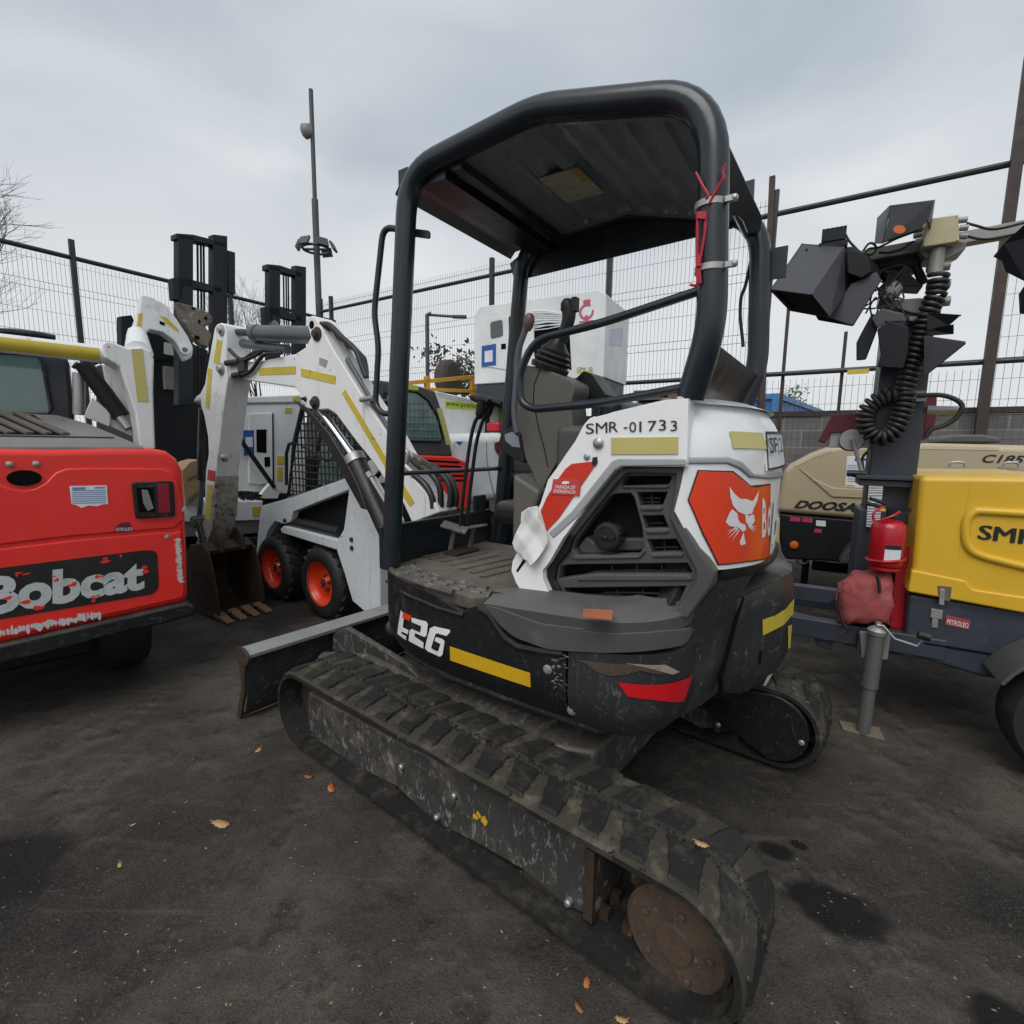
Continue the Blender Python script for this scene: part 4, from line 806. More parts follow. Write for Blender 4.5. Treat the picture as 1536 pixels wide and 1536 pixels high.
d = MB(); q = HF.y(yl+.09, *r3(1160, 1110)[0]); q2 = HF.y(yl+.09, *r3(1300, 1340)[0]); d.tube([q, q.lerp(q2, .3), q2], .012, 8); d.tube([q, q.lerp(q2, .12)], .018, 8); d.build('cylinder_hose', M['zinc'], cy3)
# swing bracket
d = MB(); d.box((.78, ym, .72), (.22, .20, .44)); d.cyl((.74, ym, .45), (.74, ym, .96), .07); d.build('swing_bracket', M['iron'], EX, bevel=.02)
# hoses along the boom top and down at its foot
def hose(pts, y, r, name='hydraulic_hose', m='hose', parent=boom, n=6): d = MB(); d.tube(crv([HF.y(y, *p) for p in pts], n), r, 8); return d.build(name, M[m], parent, smooth=60)
for i, dy in enumerate((-.02, -.05, -.09, -.13)):
    o = i*12
    hose(r3(885-o*.3, 255+o, 940, 262+o, 1010+o*.4, 330+o*.6, 1085+o, 400+o, 1120+o*.6, 480, 1150, 560), YF+dy, .017)
    hose(r3(1010-o*.25+30, 450+o, 1080+24-o*.4, 560, 1150+30-o*.4, 690, 1230+30-o*.5, 820, 1290+24-o*.5, 930)+r7(205, 940-o), YF+dy*.8+.01, .011, 'hydraulic_pipe', 'cylgrey')
rz = R(540, 570, 3.64)
for k, (hp_, fp_) in enumerate(((rz(298, 520, 345, 560, 375, 600, 395, 650, 400, 700), rz(252, 472, 300, 522)), (rz(328, 470, 385, 510, 425, 560, 440, 620, 440, 700), rz(288, 436, 332, 474)), (rz(385, 480, 440, 510, 480, 560, 495, 620, 490, 695), rz(336, 452, 390, 484)), (rz(432, 490, 480, 520, 510, 570, 525, 630, 520, 690), rz(388, 468, 436, 494)))):
    hose(hp_, YF-.01-.03*k, .017, m='cylblack'); hose(fp_, YF-.01-.03*k, .020, 'hose_fitting', 'zinc' if k == 0 else 'rust_dark'); hose(rz(238, 372+k*6, 262+k*18, 405+k*6)+fp_[:1], YF-.01-.03*k, .012, 'hydraulic_pipe', 'zinc' if k < 2 else 'cylgrey')
for a in ((r3(345, 480, 400, 470, 450, 462, 520, 430, 560, 405, 640, 412)), (r3(390, 548, 440, 545, 490, 520, 540, 450, 580, 425, 660, 420)), (r3(360, 400, 400, 440, 440, 460, 500, 420, 570, 400))):
    hose(a, YF+.02, .013)
hose(r3(345, 480, 420, 470), YF+.02, .022, 'hose_fitting', 'hose'); hose(r3(385, 550, 430, 545), YF+.02, .022, 'hose_fitting', 'hose')
d = MB(); d.box(HF.y(YF+.01, *r3(440, 490)[0]), (.09, .04, .10)); d.build('hose_clamp_block', M['cylblack'], boom, bevel=.006)
hose(r3(1120, 690, 1190, 680), YF+.02, .016, 'pipe_clamp', 'zinc'); hose(r3(440, 365, 560, 385, 700, 400), YF-.1, .032, 'hydraulic_pipe', 'cylgrey')
# bucket
bs = [(3.00, .60), (3.10, .66), (3.32, .62), (3.50, .48), (3.58, .30), (3.54, .14), (3.42, .035), (3.20, .0), (2.88, .02), (2.86, .05)]
bi = [(3.02, .56), (3.11, .62), (3.30, .585), (3.46, .46), (3.54, .29), (3.505, .16), (3.40, .065), (3.20, .03), (2.90, .045), (2.86, .05)]
BX = .0
def bshift(p): return (3.06+(p[0]-3.06)*.84+BX, p[1]*.90)
bs = [bshift(p) for p in bs]; bi = [bshift(p) for p in bi]
d = MB(); y0, y1 = .10, -.27
d.py(bs+bi[::-1], y0-.012, y1+.012)
side = bs+[bshift(p) for p in ((2.84, .12), (2.90, .40), (2.96, .58))]
d.py(side, y0, y0-.012); d.py(side, y1, y1+.012)
bk = d.build('bucket', M['rust_dark'], EX, bevel=.004)
d = MB()
for y in (.0, -.17): d.py(roundpoly([bshift(p) for p in ((2.95, .56), (2.98, .72), (3.03, .77), (3.09, .77), (3.14, .72), (3.22, .64), (3.12, .60))], .03), y+.015, y-.015)
d.build('bucket_ear', M['rust_dark'], bk, bevel=.005)
for i in range(4):
    y = y0-.03-(y0-y1-.06)*i/3; d = MB(); d.add([(2.96, y-.034, .015), (2.96, y+.034, .015), (2.96, y+.034, .06), (2.96, y-.034, .06), (2.77, y-.028, .008), (2.77, y+.028, .008), (2.78, y+.028, .024), (2.78, y-.028, .024)], [(0, 1, 2, 3), (4, 5, 6, 7), (0, 1, 5, 4), (1, 2, 6, 5), (2, 3, 7, 6), (3, 0, 4, 7)]); d.build('bucket_tooth', M.setdefault('tooth', mat('worn_rusty_tooth', (.20, .125, .075), .65, .2, dirt=(.09, .05, .03), damt=.5, dscale=20)), bk, bevel=.004)
# links between bucket and cylinder
d = MB()
for y in (YF+.02, YF-TH-.03): d.tube([HF.y(y, *r3(185, 1390)[0]), HF.y(y, *r4(150, 720)[0])], .03, 8)
q = HF.y(YF, *r3(185, 1390)[0]); d.cyl(q+V((0, .05, 0)), q-V((0, TH+.05, 0)), .05, seg=18); d.build('bucket_link', M['cylblack'], EX, bevel=.008)
q = HF.y(YF+.03, *r4(108, 618)[0]); d = MB(); d.lathe([(.028, -.02), (.028, .01), (.02, .012), (.001, .012)], q, (0, 1, 0), 18); d.build('link_pin', M['paper'], EX)
# ---------------- white rag hanging on the cover
d = MB(); pts = r1b(900, 262, 955, 232, 992, 225, 1000, 290, 1035, 385, 1048, 430, 985, 540, 950, 572, 925, 545, 870, 490, 848, 440, 880, 370, 902, 320)
from mathutils import noise as mnoise
pl = HF.ys(YC+.02, pts); bm = bmesh.new(); bm.faces.new([bm.verts.new((p[0], 0, p[1])) for p in pl])
for ax in (0, 2):
    lo, hi = min(p[ax//2] for p in pl), max(p[ax//2] for p in pl); k = lo+.006
    while k < hi:
        co = [0, 0, 0]; no_ = [0, 0, 0]; co[ax] = k; no_[ax] = 1; bmesh.ops.bisect_plane(bm, geom=bm.verts[:]+bm.edges[:]+bm.faces[:], plane_co=co, plane_no=no_); k += .008
tri = lambda t: abs(t-2*math.floor(t/2)-1)
for v in bm.verts:
    x, z = v.co.x+mnoise.noise(v.co*9)*.012, v.co.z
    v.co.y = YC+.008+.022*tri(x*9+z*6+.4)+.010*tri(x*-17+z*13)+.005*tri(x*31+z*24+.7)+.010*max(0, 1-abs(z-.97)/.12)
bm.verts.index_update()
d.add([v.co.copy() for v in bm.verts], [tuple(v.index for v in f.verts) for f in bm.faces]); bm.free()
rag = d.build('plastic_rag', M['rag'], smooth=25); tag(rag, 'crumpled white plastic scrap stuck on the white side cover of the excavator', 'rag', F=HF)
so = rag.modifiers.new('thick', 'SOLIDIFY'); so.thickness = .0015
# ================================================================== ground
def ground_mat():
    m = bpy.data.materials.new('dark_asphalt'); m.use_nodes = True; t = m.node_tree; N = t.nodes; L = t.links; b = N['Principled BSDF']
    co = N.new('ShaderNodeTexCoord').outputs['Object']
    def noise(sc, det=8, ro=.6):
        n = N.new('ShaderNodeTexNoise'); n.inputs['Scale'].default_value = sc; n.inputs['Detail'].default_value = det; n.inputs['Roughness'].default_value = ro; L.new(co, n.inputs['Vector']); return n.outputs[0]
    def rng(v, a, b2, c=0, d=1):
        x = N.new('ShaderNodeMapRange'); x.inputs[1].default_value = a; x.inputs[2].default_value = b2; x.inputs[3].default_value = c; x.inputs[4].default_value = d; L.new(v, x.inputs[0]); return x.outputs[0]
    def mixc(fac, a, c2):
        x = N.new('ShaderNodeMix'); x.data_type = 'RGBA'; L.new(fac, x.inputs[0])
        if isinstance(a, tuple): x.inputs[6].default_value = (*a, 1)
        else: L.new(a, x.inputs[6])
        x.inputs[7].default_value = (*c2, 1); return x.outputs[2]
    c = mixc(rng(noise(1.3, 8, .65), .36, .64), (.034, .0305, .027), (.060, .052, .044))
    c = mixc(rng(noise(.9, 9, .68), .47, .60, 0, .8), c, (.108, .092, .075))
    c = mixc(rng(noise(3.3, 10, .72), .51, .62, 0, .65), c, (.112, .095, .077))
    c = mixc(rng(noise(6.5, 10, .7), .52, .64, 0, .7), c, (.014, .0135, .013))
    c = mixc(rng(noise(.6, 5, .55), .49, .60, 0, .85), c, (.012, .0115, .011))
    mp = N.new('ShaderNodeMapping'); mp.inputs['Rotation'].default_value = (0, 0, .62); mp.inputs['Scale'].default_value = (1, 9, 1); L.new(co, mp.inputs[0])
    n = N.new('ShaderNodeTexNoise'); n.inputs['Scale'].default_value = 1.6; n.inputs['Detail'].default_value = 8; n.inputs['Roughness'].default_value = .7; L.new(mp.outputs[0], n.inputs['Vector'])
    c = mixc(rng(n.outputs[0], .56, .70, 0, .55), c, (.105, .092, .078))
    vo = N.new('ShaderNodeTexVoronoi'); vo.inputs['Scale'].default_value = 210; L.new(co, vo.inputs['Vector']); vs = N.new('ShaderNodeSeparateColor'); L.new(vo.outputs['Color'], vs.inputs[0])
    c = mixc(rng(vs.outputs[0], .55, 1, 0, .4), c, (.085, .075, .064)); c = mixc(rng(vs.outputs[1], .6, 1, 0, .4), c, (.012, .0115, .011))
    c = mixc(rng(noise(75, 3, .6), .69, .72, 0, .7), c, (.13, .115, .095))
    for x, y, rx, ry, s in ((1.00, 1.345, .135, .10, 1), (.935, 1.567, .062, .042, 1), (1.025, 1.589, .032, .022, 1), (1.23, 1.05, .09, .07, 1), (-1.62, 1.45, .20, .15, .8)):
        mp = N.new('ShaderNodeMapping'); mp.vector_type = 'TEXTURE'; mp.inputs['Location'].default_value = (x, y, 0); mp.inputs['Rotation'].default_value = (0, 0, -.55); mp.inputs['Scale'].default_value = (rx, ry, 1); L.new(co, mp.inputs[0])
        ad = N.new('ShaderNodeMix'); ad.data_type = 'VECTOR'; nn = N.new('ShaderNodeTexNoise'); nn.inputs['Scale'].default_value = 9; L.new(co, nn.inputs['Vector']); ad.inputs[0].default_value = .45
        L.new(mp.outputs[0], ad.inputs[4]); va = N.new('ShaderNodeVectorMath'); va.operation = 'SUBTRACT'; L.new(nn.outputs['Color'], va.inputs[0]); va.inputs[1].default_value = (.5, .5, .5)
        vb = N.new('ShaderNodeVectorMath'); vb.operation = 'ADD'; L.new(mp.outputs[0], vb.inputs[0]); L.new(va.outputs[0], vb.inputs[1])
        vm = N.new('ShaderNodeVectorMath'); vm.operation = 'MULTIPLY'; L.new(vb.outputs[0], vm.inputs[0]); vm.inputs[1].default_value = (1, 1, 0)
        le = N.new('ShaderNodeVectorMath'); le.operation = 'LENGTH'; L.new(vm.outputs[0], le.inputs[0]); c = mixc(rng(le.outputs['Value'], .75, 1.12, s*.93, 0), c, (.006, .006, .0065))
    L.new(c, b.inputs['Base Color']); L.new(rng(noise(3, 6), .35, .7, .62, .88), b.inputs['Roughness']); b.inputs['Specular IOR Level'].default_value = .22
    bp = N.new('ShaderNodeBump'); bp.inputs['Strength'].default_value = .5; bp.inputs['Distance'].default_value = .003; L.new(vo.outputs['Distance'], bp.inputs['Height'])
    b2 = N.new('ShaderNodeBump'); b2.inputs['Strength'].default_value = .3; b2.inputs['Distance'].default_value = .02; L.new(noise(14, 6), b2.inputs['Height']); L.new(b2.outputs[0], bp.inputs['Normal']); L.new(bp.outputs[0], b.inputs['Normal'])
    return m
d = MB(); d.add([(-400, -60, 0), (400, -60, 0), (400, 800, 0), (-400, 800, 0)], [(0, 1, 2, 3)])
g = d.build('ground', ground_mat()); g['kind'] = 'structure'
# ================================================================== background helpers and materials
def yp_(F, y, pts, t0, t1, name, m, parent, **k): d = MB(); d.py(F.ys(y, pts), y+t0, y+t1); return d.build(name, M[m] if isinstance(m, str) else m, parent, **k)
def xp_(F, x, pts, t0, t1, name, m, parent, **k): d = MB(); d.px(F.xs(x, pts), x+t0, x+t1); return d.build(name, M[m] if isinstance(m, str) else m, parent, **k)
def xtext(F, x, t, quad, m, parent, **k): d = MB(); text_quad(d, t, F.xs(x, quad), lambda a, b: (x, a, b), **k); return d.build('lettering', M[m], parent)
def ytext(F, y, t, quad, m, parent, **k): d = MB(); text_quad(d, t, F.ys(y, quad), lambda a, b: (a, y, b), **k); return d.build('lettering', M[m], parent)
def at(u, v, dist): d = ray(u, v); return CO+d*(dist/hypot(d.x, d.y))
M['loader_red'] = mat('red_loader_paint', (.76, .026, .018), .36, dirt=(.62, .05, .04), damt=.36, dscale=3, spots=(.30, .02, .016), samt=.74, sscale=30, streak=(.48, .035, .03), stramt=.66, var=.05, coat=.25)
M['peeled'] = mat('peeled_white_letter', (.50, .53, .53), .5, dirt=(.30, .33, .33), damt=.5, dscale=12, spots=(.58, .022, .018), samt=.70, sscale=34)
M['black_decal'] = mat('worn_black_decal', (.012, .012, .013), .4, spots=(.5, .03, .025), samt=.72, sscale=9, dirt=(.05, .05, .05), damt=.4)
M['hoodgrey'] = mat('grey_hood', (.19, .185, .18), .5, dirt=(.12, .11, .10), damt=.45, spots=(.3, .28, .26), samt=.7)
M['slat'] = mat('dusty_grille_slat', (.11, .095, .08), .6, dirt=(.2, .16, .12), damt=.5)
M['dark'] = mat('dark_machine', (.011, .012, .015), .5, spec=.25, dirt=(.03, .03, .03), damt=.4)
M['fork_blue'] = mat('dark_blue_grey_steel', (.009, .012, .017), .4, spec=.3, dirt=(.05, .05, .05), damt=.4)
M['tinted'] = mat('teal_tinted_glass', (.10, .17, .16), .08, spec=.9, dirt=(.20, .28, .27), damt=.5, dscale=2)
M['cardboard'] = mat('cardboard', (.34, .22, .12), .8, dirt=(.25, .16, .09), damt=.4)
M['genwhite'] = mat('generator_white', (.68, .70, .70), .42, dirt=(.4, .4, .38), damt=.36, dscale=3, streak=(.42, .40, .37), stramt=.63, spots=(.25, .24, .22), samt=.76, sscale=18)
M['blue'] = mat('blue_sticker', (.02, .09, .32), .4)
M['lime'] = mat('lime_green', (.42, .56, .03), .5)
M['liftyellow'] = mat('yellow_rail_paint', (.50, .26, .02), .45, dirt=(.2, .11, .03), damt=.4)
M['tan'] = mat('tan_hood', (.43, .36, .235), .45, dirt=(.33, .28, .20), damt=.4, streak=(.30, .26, .19), stramt=.64, var=.04)
M['tanlight'] = mat('pale_tan', (.56, .49, .34), .45)
M['towyellow'] = mat('yellow_box_paint', (.66, .40, .022), .38, dirt=(.52, .32, .04), damt=.38, dscale=3, streak=(.36, .24, .05), stramt=.63, spots=(.2, .14, .05), samt=.76, coat=.2, var=.05)
M['navy'] = mat('navy_grey_steel', (.033, .039, .055), .42, dirt=(.08, .085, .095), damt=.4, dscale=5, spots=(.18, .18, .18), samt=.78, streak=(.07, .072, .08), stramt=.63)
M['lampbody'] = mat('grey_lamp_housing', (.05, .05, .058), .42, dirt=(.09, .09, .095), damt=.4)
M['cream'] = mat('cream_box', (.44, .39, .235), .45, dirt=(.30, .27, .17), damt=.4)
M['galv'] = mat('galvanised_beam', (.27, .265, .25), .5, .3, dirt=(.15, .14, .12), damt=.45)
M['ext_red'] = mat('extinguisher_red', (.42, .008, .018), .3, coat=.3, dirt=(.30, .02, .03), damt=.38)
M['bag'] = mat('faded_red_canvas', (.30, .06, .062), .8, dirt=(.40, .15, .145), damt=.48, dscale=5, bump=.4, bscale=120)
M['maroon'] = mat('maroon_paint', (.115, .010, .019), .45, dirt=(.07, .012, .018), damt=.4)
M['pink'] = mat('pink_sticker', (.45, .04, .10), .5)
M['orange_lamp'] = mat('orange_lens', (.62, .14, .01), .3)
M['post_brown'] = mat('brown_fence_steel', (.040, .028, .024), .6, dirt=(.10, .05, .03), damt=.46)
M['fence_steel'] = mat('black_fence_steel', (.022, .024, .024), .5, dirt=(.05, .04, .03), damt=.4)
M['wire'] = mat('fence_wire', (.045, .05, .047), .5)
M['bark'] = mat('grey_bark', (.05, .042, .036), .85)
M['film'] = mat('stretch_film', (.55, .56, .57), .25, alpha=.55, dirt=(.8, .8, .8), damt=.5, dscale=20)
# ================================================================== red loader, left
RL = Frame(-1.82, 2.69, 134); q2 = R(0, 640); q1 = R(0, 380)
rl = thing('skid_loader', 'red and white loader with worn lettering on its tailgate, at left edge', 'loader', RL, group='compact loaders')
r0 = [(0, 672)]; YL = 1.5
tp = RL.xs(0, q2(0, 122, 300, 128, 640, 122, 880, 125, 960, 140, 1020, 185, 1050, 250, 1066, 420, 1080, 700, 1085, 960, 1078, 1010, 0, 1255)); zt0, zb0 = tp[0][1], tp[-1][1]
d = MB(); d.px([(YL, zt0), *tp, (YL, zb0)], 0, .14); tg = d.build('tailgate', M['loader_red'], rl, bevel=.035, seg=4)
# raised field of the tailgate
a = RL.xs(0, q2(0, 332, 60, 352, 130, 364, 200, 355, 260, 322, 320, 262, 380, 240, 500, 236, 930, 238, 990, 262, 1030, 330, 1045, 420, 1050, 540, 1000, 585, 400, 632, 0, 680))
d = MB(); d.px([(YL-.1, a[0][1]), *a, (YL-.1, a[-1][1])], .02, -.010); d.build('tailgate_panel', M['loader_red'], tg, bevel=.009, seg=3)
a = RL.xs(0, q2(0, 702, 400, 655, 920, 606, 985, 612, 1040, 600, 1055, 700, 1062, 950, 1050, 985, 0, 1220))
d = MB(); d.px([(YL-.1, a[0][1]), *a, (YL-.1, a[-1][1])], .02, -.008); d.build('lower_panel', M['loader_red'], tg, bevel=.008, seg=3)
a = RL.xs(-.008, roundpoly(q2(-700, 900, 840, 710, 905, 716, 915, 930, 880, 965, -700, 1225), 10)); dm = MB(); dm.px(a, -.0075, -.0105)
rr = random.Random(8); d = dm
for k in range(30):      # torn-off patches showing the red paint
    u, v = rr.choice([(40, 990), (150, 1005), (235, 1030), (430, 910), (480, 900), (320, 880), (570, 850), (700, 740), (600, 770), (830, 830), (540, 985), (110, 860)]); u += rr.gauss(0, 14); v += rr.gauss(0, 9); rx = rr.uniform(5, 34); ry = rr.uniform(3, 13)
    d.px(RL.xs(-.012, q2(*[w for a in range(9) for w in (u+rx*cos(a*.7)*rr.uniform(.6, 1.2), v+ry*sin(a*.7)*rr.uniform(.6, 1.2)-.15*rx*cos(a*.7))])), -.0121-.00003*k, -.0103, 1)
dcl = dm.build('black_decal', [M['black_decal'], M['loader_red']], tg)
xtext(RL, -.0116, 'Bobcat', q2(-95, 1100, 832, 938, 832, 765, -95, 870), 'peeled', dcl, bold=.045, ws=.9)
d = MB()
for k in range(26): 
    u = k*23; v = 1190-u*.185+rr.uniform(-6, 6); w = rr.uniform(16, 34); h = rr.uniform(14, 30); d.px(RL.xs(-.008, q2(*[c for a in range(8) for c in (u+w*.6*cos(a*.785)*rr.uniform(.5, 1.3), v+h*sin(a*.785)*rr.uniform(.5, 1.2))])), -.009-.00004*k, -.006)
d.build('peeled_letters', M['peeled'], tg); d = MB()
for k in range(22):
    u = 1022+k*.9; v = 650+k*11.5; d.px(RL.xs(-.008, q2(*[c for a in range(7) for c in (u+20*cos(a*.9)*rr.uniform(.4, 1.3), v+8*sin(a*.9)*rr.uniform(.4, 1.3))])), -.009-.00004*k, -.006)
d.px(RL.xs(-.008, q2(1005, 500, 1070, 455, 1068, 480, 1010, 520)), -.003, .01); d.build('peeled_letters', M['peeled'], tg)
st_ = xp_(RL, -.010, q2(400, 342, 615, 338, 622, 445, 590, 448, 560, 458, 510, 454, 470, 468, 440, 452, 412, 445), 0, -.002, 'paper_sticker', 'paper', tg)
d = MB()
for v in range(366, 440, 12): d.px(RL.xs(-.013, q2(415, v, 610, v-3, 610, v+2, 415, v+5)), -.013, -.0122)
d.px(RL.xs(-.013, q2(415, 350, 495, 348, 490, 362, 418, 365)), -.013, -.0122); d.px(RL.xs(-.013, q2(545, 347, 605, 345, 605, 355, 545, 357)), -.013, -.0122); d.build('printed_lines', mat('blue_print', (.16, .24, .42), .5), st_)
tl = xp_(RL, -.010, roundpoly(q2(755, 318, 995, 310, 1008, 515, 778, 530), 5), .01, -.02, 'tail_light', 'black', tg, bevel=.008)
xp_(RL, -.030, q2(785, 352, 885, 348, 892, 488, 800, 492), .0, -.0015, 'lamp_recess', 'vent', tl); xp_(RL, -.0325, q2(815, 362, 850, 365, 885, 470, 850, 485, 825, 440), .0, -.002, 'lamp_bulb', 'hoodgrey', tl)
xp_(RL, -.030, q2(905, 332, 972, 328, 982, 495, 915, 498), .0, -.006, 'red_lens', mat('dark_red_lens', (.22, .006, .016), .2, coat=.5), tl, bevel=.002)
d = MB(); qh = RL.xs(0, q2(140, 295))[0]; d.px([(qh[0]+.058*cos(a*pi/12), qh[1]+.036*sin(a*pi/12)) for a in range(24)], -.0115, -.004); d.build('tailgate_hole', M['vent'], tg)
for u, v in ((55, 217), (208, 215), (962, 635)):
    qh = RL.x(0, *q2(u, v)[0]); d = MB(); d.lathe([(.015, 0), (.013, .008), (.004, .012)], qh, (-1, 0, 0), 14); d.build('bolt', M['zinc'], tg)
sk_ = xp_(RL, -.010, q2(652, 606, 672, 572, 700, 552, 745, 550, 770, 600), 0, -.002, 'warning_sticker', 'maroon', tg); xtext(RL, -.0128, 'PETROLEO', q2(662, 602, 766, 598, 760, 580, 672, 584), 'letter', sk_)
bm_ = RL.xs(-.04, q2(0, 1262, 1075, 1018, 1125, 1040, 1132, 1085, 1010, 1122, 640, 1205, 345, 1288, 0, 1372)); d = MB(); d.px([(YL, bm_[0][1]), *bm_, (YL, bm_[-1][1])], -.04, .25); d.build('bumper', M['black'], rl, bevel=.015)
# sloping hood and grille
def hz(x): return zt0+.004+.28*x
def onhood(p):
    x = .3
    for _ in range(12): qq = RL.z(hz(x), *p); x = max(-.2, min(2, qq.x))
    return V((qq.x, qq.y, hz(qq.x)))
d = MB(); h = [V((.02, YL, hz(.02))), V((.02, .12, hz(.02))), V((.45, .30, hz(.45))), V((.62, .42, hz(.62))), V((.62, YL, hz(.62)))]; n = 5
d.add(h+[p-V((0, 0, .06)) for p in h], [tuple(range(5)), tuple(range(9, 4, -1))]+[(i, (i+1) % 5, (i+1) % 5+5, i+5) for i in range(5)]); hood = d.build('rear_hood', M['hoodgrey'], rl, bevel=.01)
d = MB(); d.add([V((.2, .42, hz(.2)+.004)), V((.58, .52, hz(.58)+.004)), V((.58, YL-.05, hz(.58)+.004)), V((.2, YL-.05, hz(.2)+.004))], [(0, 1, 2, 3)]); d.build('grille_recess', M['vent'], hood)
d = MB()
for k in range(15): y = .50+.066*k; d.box((.385, y, hz(.385)+.012), (.42, .034, .018), Matrix.Rotation(.45, 3, 'Z') @ Matrix.Rotation(-atan2(.28, 1), 3, 'Y'))
d.build('grille_slat', M['slat'], hood, bevel=.004)
# body, wheels, cab
d = MB(); d.box((1.15, .80, .34), (1.1, 1.0, .46)); d.build('undercarriage', M['dark'], rl, bevel=.02)
d = MB(); d.box((.95, .75, .95), (1.6, 1.1, .9)); d.build('engine_body', M['dark'], rl, bevel=.03)
for y, x in ((.24, .62), (.24, 1.6), (1.34, .62), (1.34, 1.6)):
    d = MB(); d.lathe([(.2, -.14), (.36, -.12), (.40, -.06), (.40, .06), (.36, .12), (.2, .14)], (x, y, .40), (0, 1, 0), 30); w = d.build('wheel', M['tyre'], rl, bevel=.01); d = MB(); d.lathe([(.2, -.10), (.17, -.08), (.05, -.06)], (x, y, .40), (0, -1 if y < .7 else 1, 0), 20); d.build('rim', M['letter'], w)
cbx = .75
cab = xp_(RL, cbx, q1(-700, 470, 200, 490, 330, 540, 400, 610, 432, 905, 432, 1010, -700, 1010), 0, 1.15, 'cab', mat('dark_blue_cab', (.022, .026, .036), .35, dirt=(.06, .065, .07), damt=.4), rl, bevel=.03)
xp_(RL, cbx, roundpoly(q1(-600, 520, 215, 590, 245, 640, 290, 900, 270, 915, -600, 930), 10), -.004, .0, 'rear_window', 'tinted', cab); d = MB(); P = [RL.x(cbx-.01, *p) for p in q1(-600, 515, 215, 585, 250, 640, 295, 895, 275, 922, -600, 936)]; d.tube(P, .012, 6); d.build('window_seal', M['black'], cab)
d = MB(); P = [RL.x(cbx+.1, *p) for p in q1(-500, 440, 60, 455, 200, 468, 320, 492)]; d.tube(P, .022, 8); d.build('cab_roof_edge', M['black'], cab)
# cross tube between the arms, with yellow tape, and the right upright
XT = .42; a, b = RL.x(XT, *q1(-30, 513)[0]), RL.x(XT, *q1(680, 592)[0]); a2 = b+(a-b)*2.2; a2 = V((XT, YL+.05, b.z+(a.z-b.z)/(a.y-b.y)*(YL+.05-b.y)))
ra = 52/3.84/749*2.6
d = MB(); d.tube([a2, b], ra, 20); ct = d.build('cross_tube', M['white_worn'], rl, smooth=60)
d = MB(); rr = ra+.002; vs = []; ax = (a2-b).normalized()
for t in (.06, .97):
    for k in range(9): an = radians(150+k*10); vs.append(b.lerp(a2, t)+V((cos(an)*rr, 0, sin(an)*rr)))
d.add(vs, [(k, k+1, k+10, k+9) for k in range(8)]); d.build('yellow_tape', M['yellow'], ct, smooth=60)
d = MB(); d.lathe([(ra*1.12, -.02), (ra*1.12, .02)], b, ax, 20); d.build('tube_collar', M['white_worn'], ct, smooth=60)
up = q1(585, 520, 610, 505, 650, 512, 740, 545, 815, 535, 868, 560, 888, 610, 884, 800, 896, 1130, 805, 1130, 780, 920, 740, 800, 690, 655, 600, 600)
u_ = xp_(RL, .36, up, 0, .22, 'lift_arm_upright', 'white_worn', rl, bevel=.012)
xp_(RL, .36, q1(755, 552, 820, 552, 855, 855, 792, 852), -.003, 0, 'yellow_tape', 'pale_yellow', u_)
xp_(RL, .62, q1(590, 640, 640, 640, 690, 700, 780, 1000, 770, 1060, 640, 1000, 600, 700), 0, .03, 'inner_plate', 'white_worn', u_, bevel=.005)
xp_(RL, .6, q1(500, 900, 530, 830, 640, 920, 630, 1000, 560, 970, 485, 945), 0, .02, 'bent_plate', 'white_worn', u_, bevel=.004)
d = MB(); d.tube([RL.x(.66, *q1(480, 640)[0]), RL.x(.60, *q1(700, 940)[0])], .045, 14); d.build('lift_cylinder', M['dark'], u_); d = MB(); d.tube([RL.x(.6, *q1(660, 900)[0]), RL.x(.55, *q1(740, 1010)[0])], .022, 10); d.build('piston_rod', M['zinc'], u_)
d = MB(); d.tube([RL.x(.7, *q1(455, 690)[0]), RL.x(.7, *q1(455, 930)[0])], .03, 12); d.build('exhaust_pipe', M['zinc'], rl)
d = MB()
for k in range(6): d.tube([RL.x(.8, *q1(420+k*30, 660-k*6)[0]), RL.x(.8, *q1(450+k*30, 630-k*2)[0])], .012, 6)
d.build('bonnet_vent', M['dark'], rl)
d = MB(); P0 = RL.x(.45, *q1(800, 575)[0]); P1_ = RL.x(2.0, *q1(790, 470)[0]); d.tube([P0, P1_], .07, 10); d.build('lift_arm', M['white_worn'], rl, smooth=60)
tip = q1(735, 510, 770, 420, 800, 330, 812, 232, 880, 252, 960, 298, 1020, 380, 1085, 480, 1115, 545, 1105, 600, 1072, 618, 1050, 575, 1000, 500, 935, 455, 865, 440, 810, 490, 745, 530)
ti = xp_(RL, 2.0, tip, 0, .16, 'lift_arm_tip', 'white_worn', rl, bevel=.02)
xp_(RL, 2.0, q1(795, 350, 820, 345, 812, 440, 790, 445), -.003, 0, 'yellow_tape', 'yellow', ti); xp_(RL, 2.0, q1(915, 355, 960, 370, 1030, 440, 1025, 455, 960, 405), -.003, 0, 'yellow_tape', 'yellow', ti); xp_(RL, 2.0, q1(918, 388, 948, 400, 950, 418, 920, 408), -.003, 0, 'arm_slot', 'vent', ti)
d = MB(); qq = RL.x(2.0, *q1(1062, 560)[0]); d.lathe([(.035, 0), (.035, .03), (.022, .03), (.022, .0)], qq, (-1, 0, 0), 18); d.build('pivot_boss', M['white_worn'], ti)
xp_(RL, 2.08, q1(1010, 278, 1100, 300, 1200, 338, 1230, 370, 1222, 400, 1180, 420, 1222, 470, 1200, 545, 1150, 520, 1100, 470, 1050, 380), 0, .12, 'attachment_plate', M.setdefault('bobt', mat('worn_attachment_steel', (.16, .13, .105), .6, .2, dirt=(.06, .045, .035), damt=.52, dscale=7, spots=(.35, .32, .28), samt=.64, scratch=(.4, .38, .34))), rl, bevel=.012)
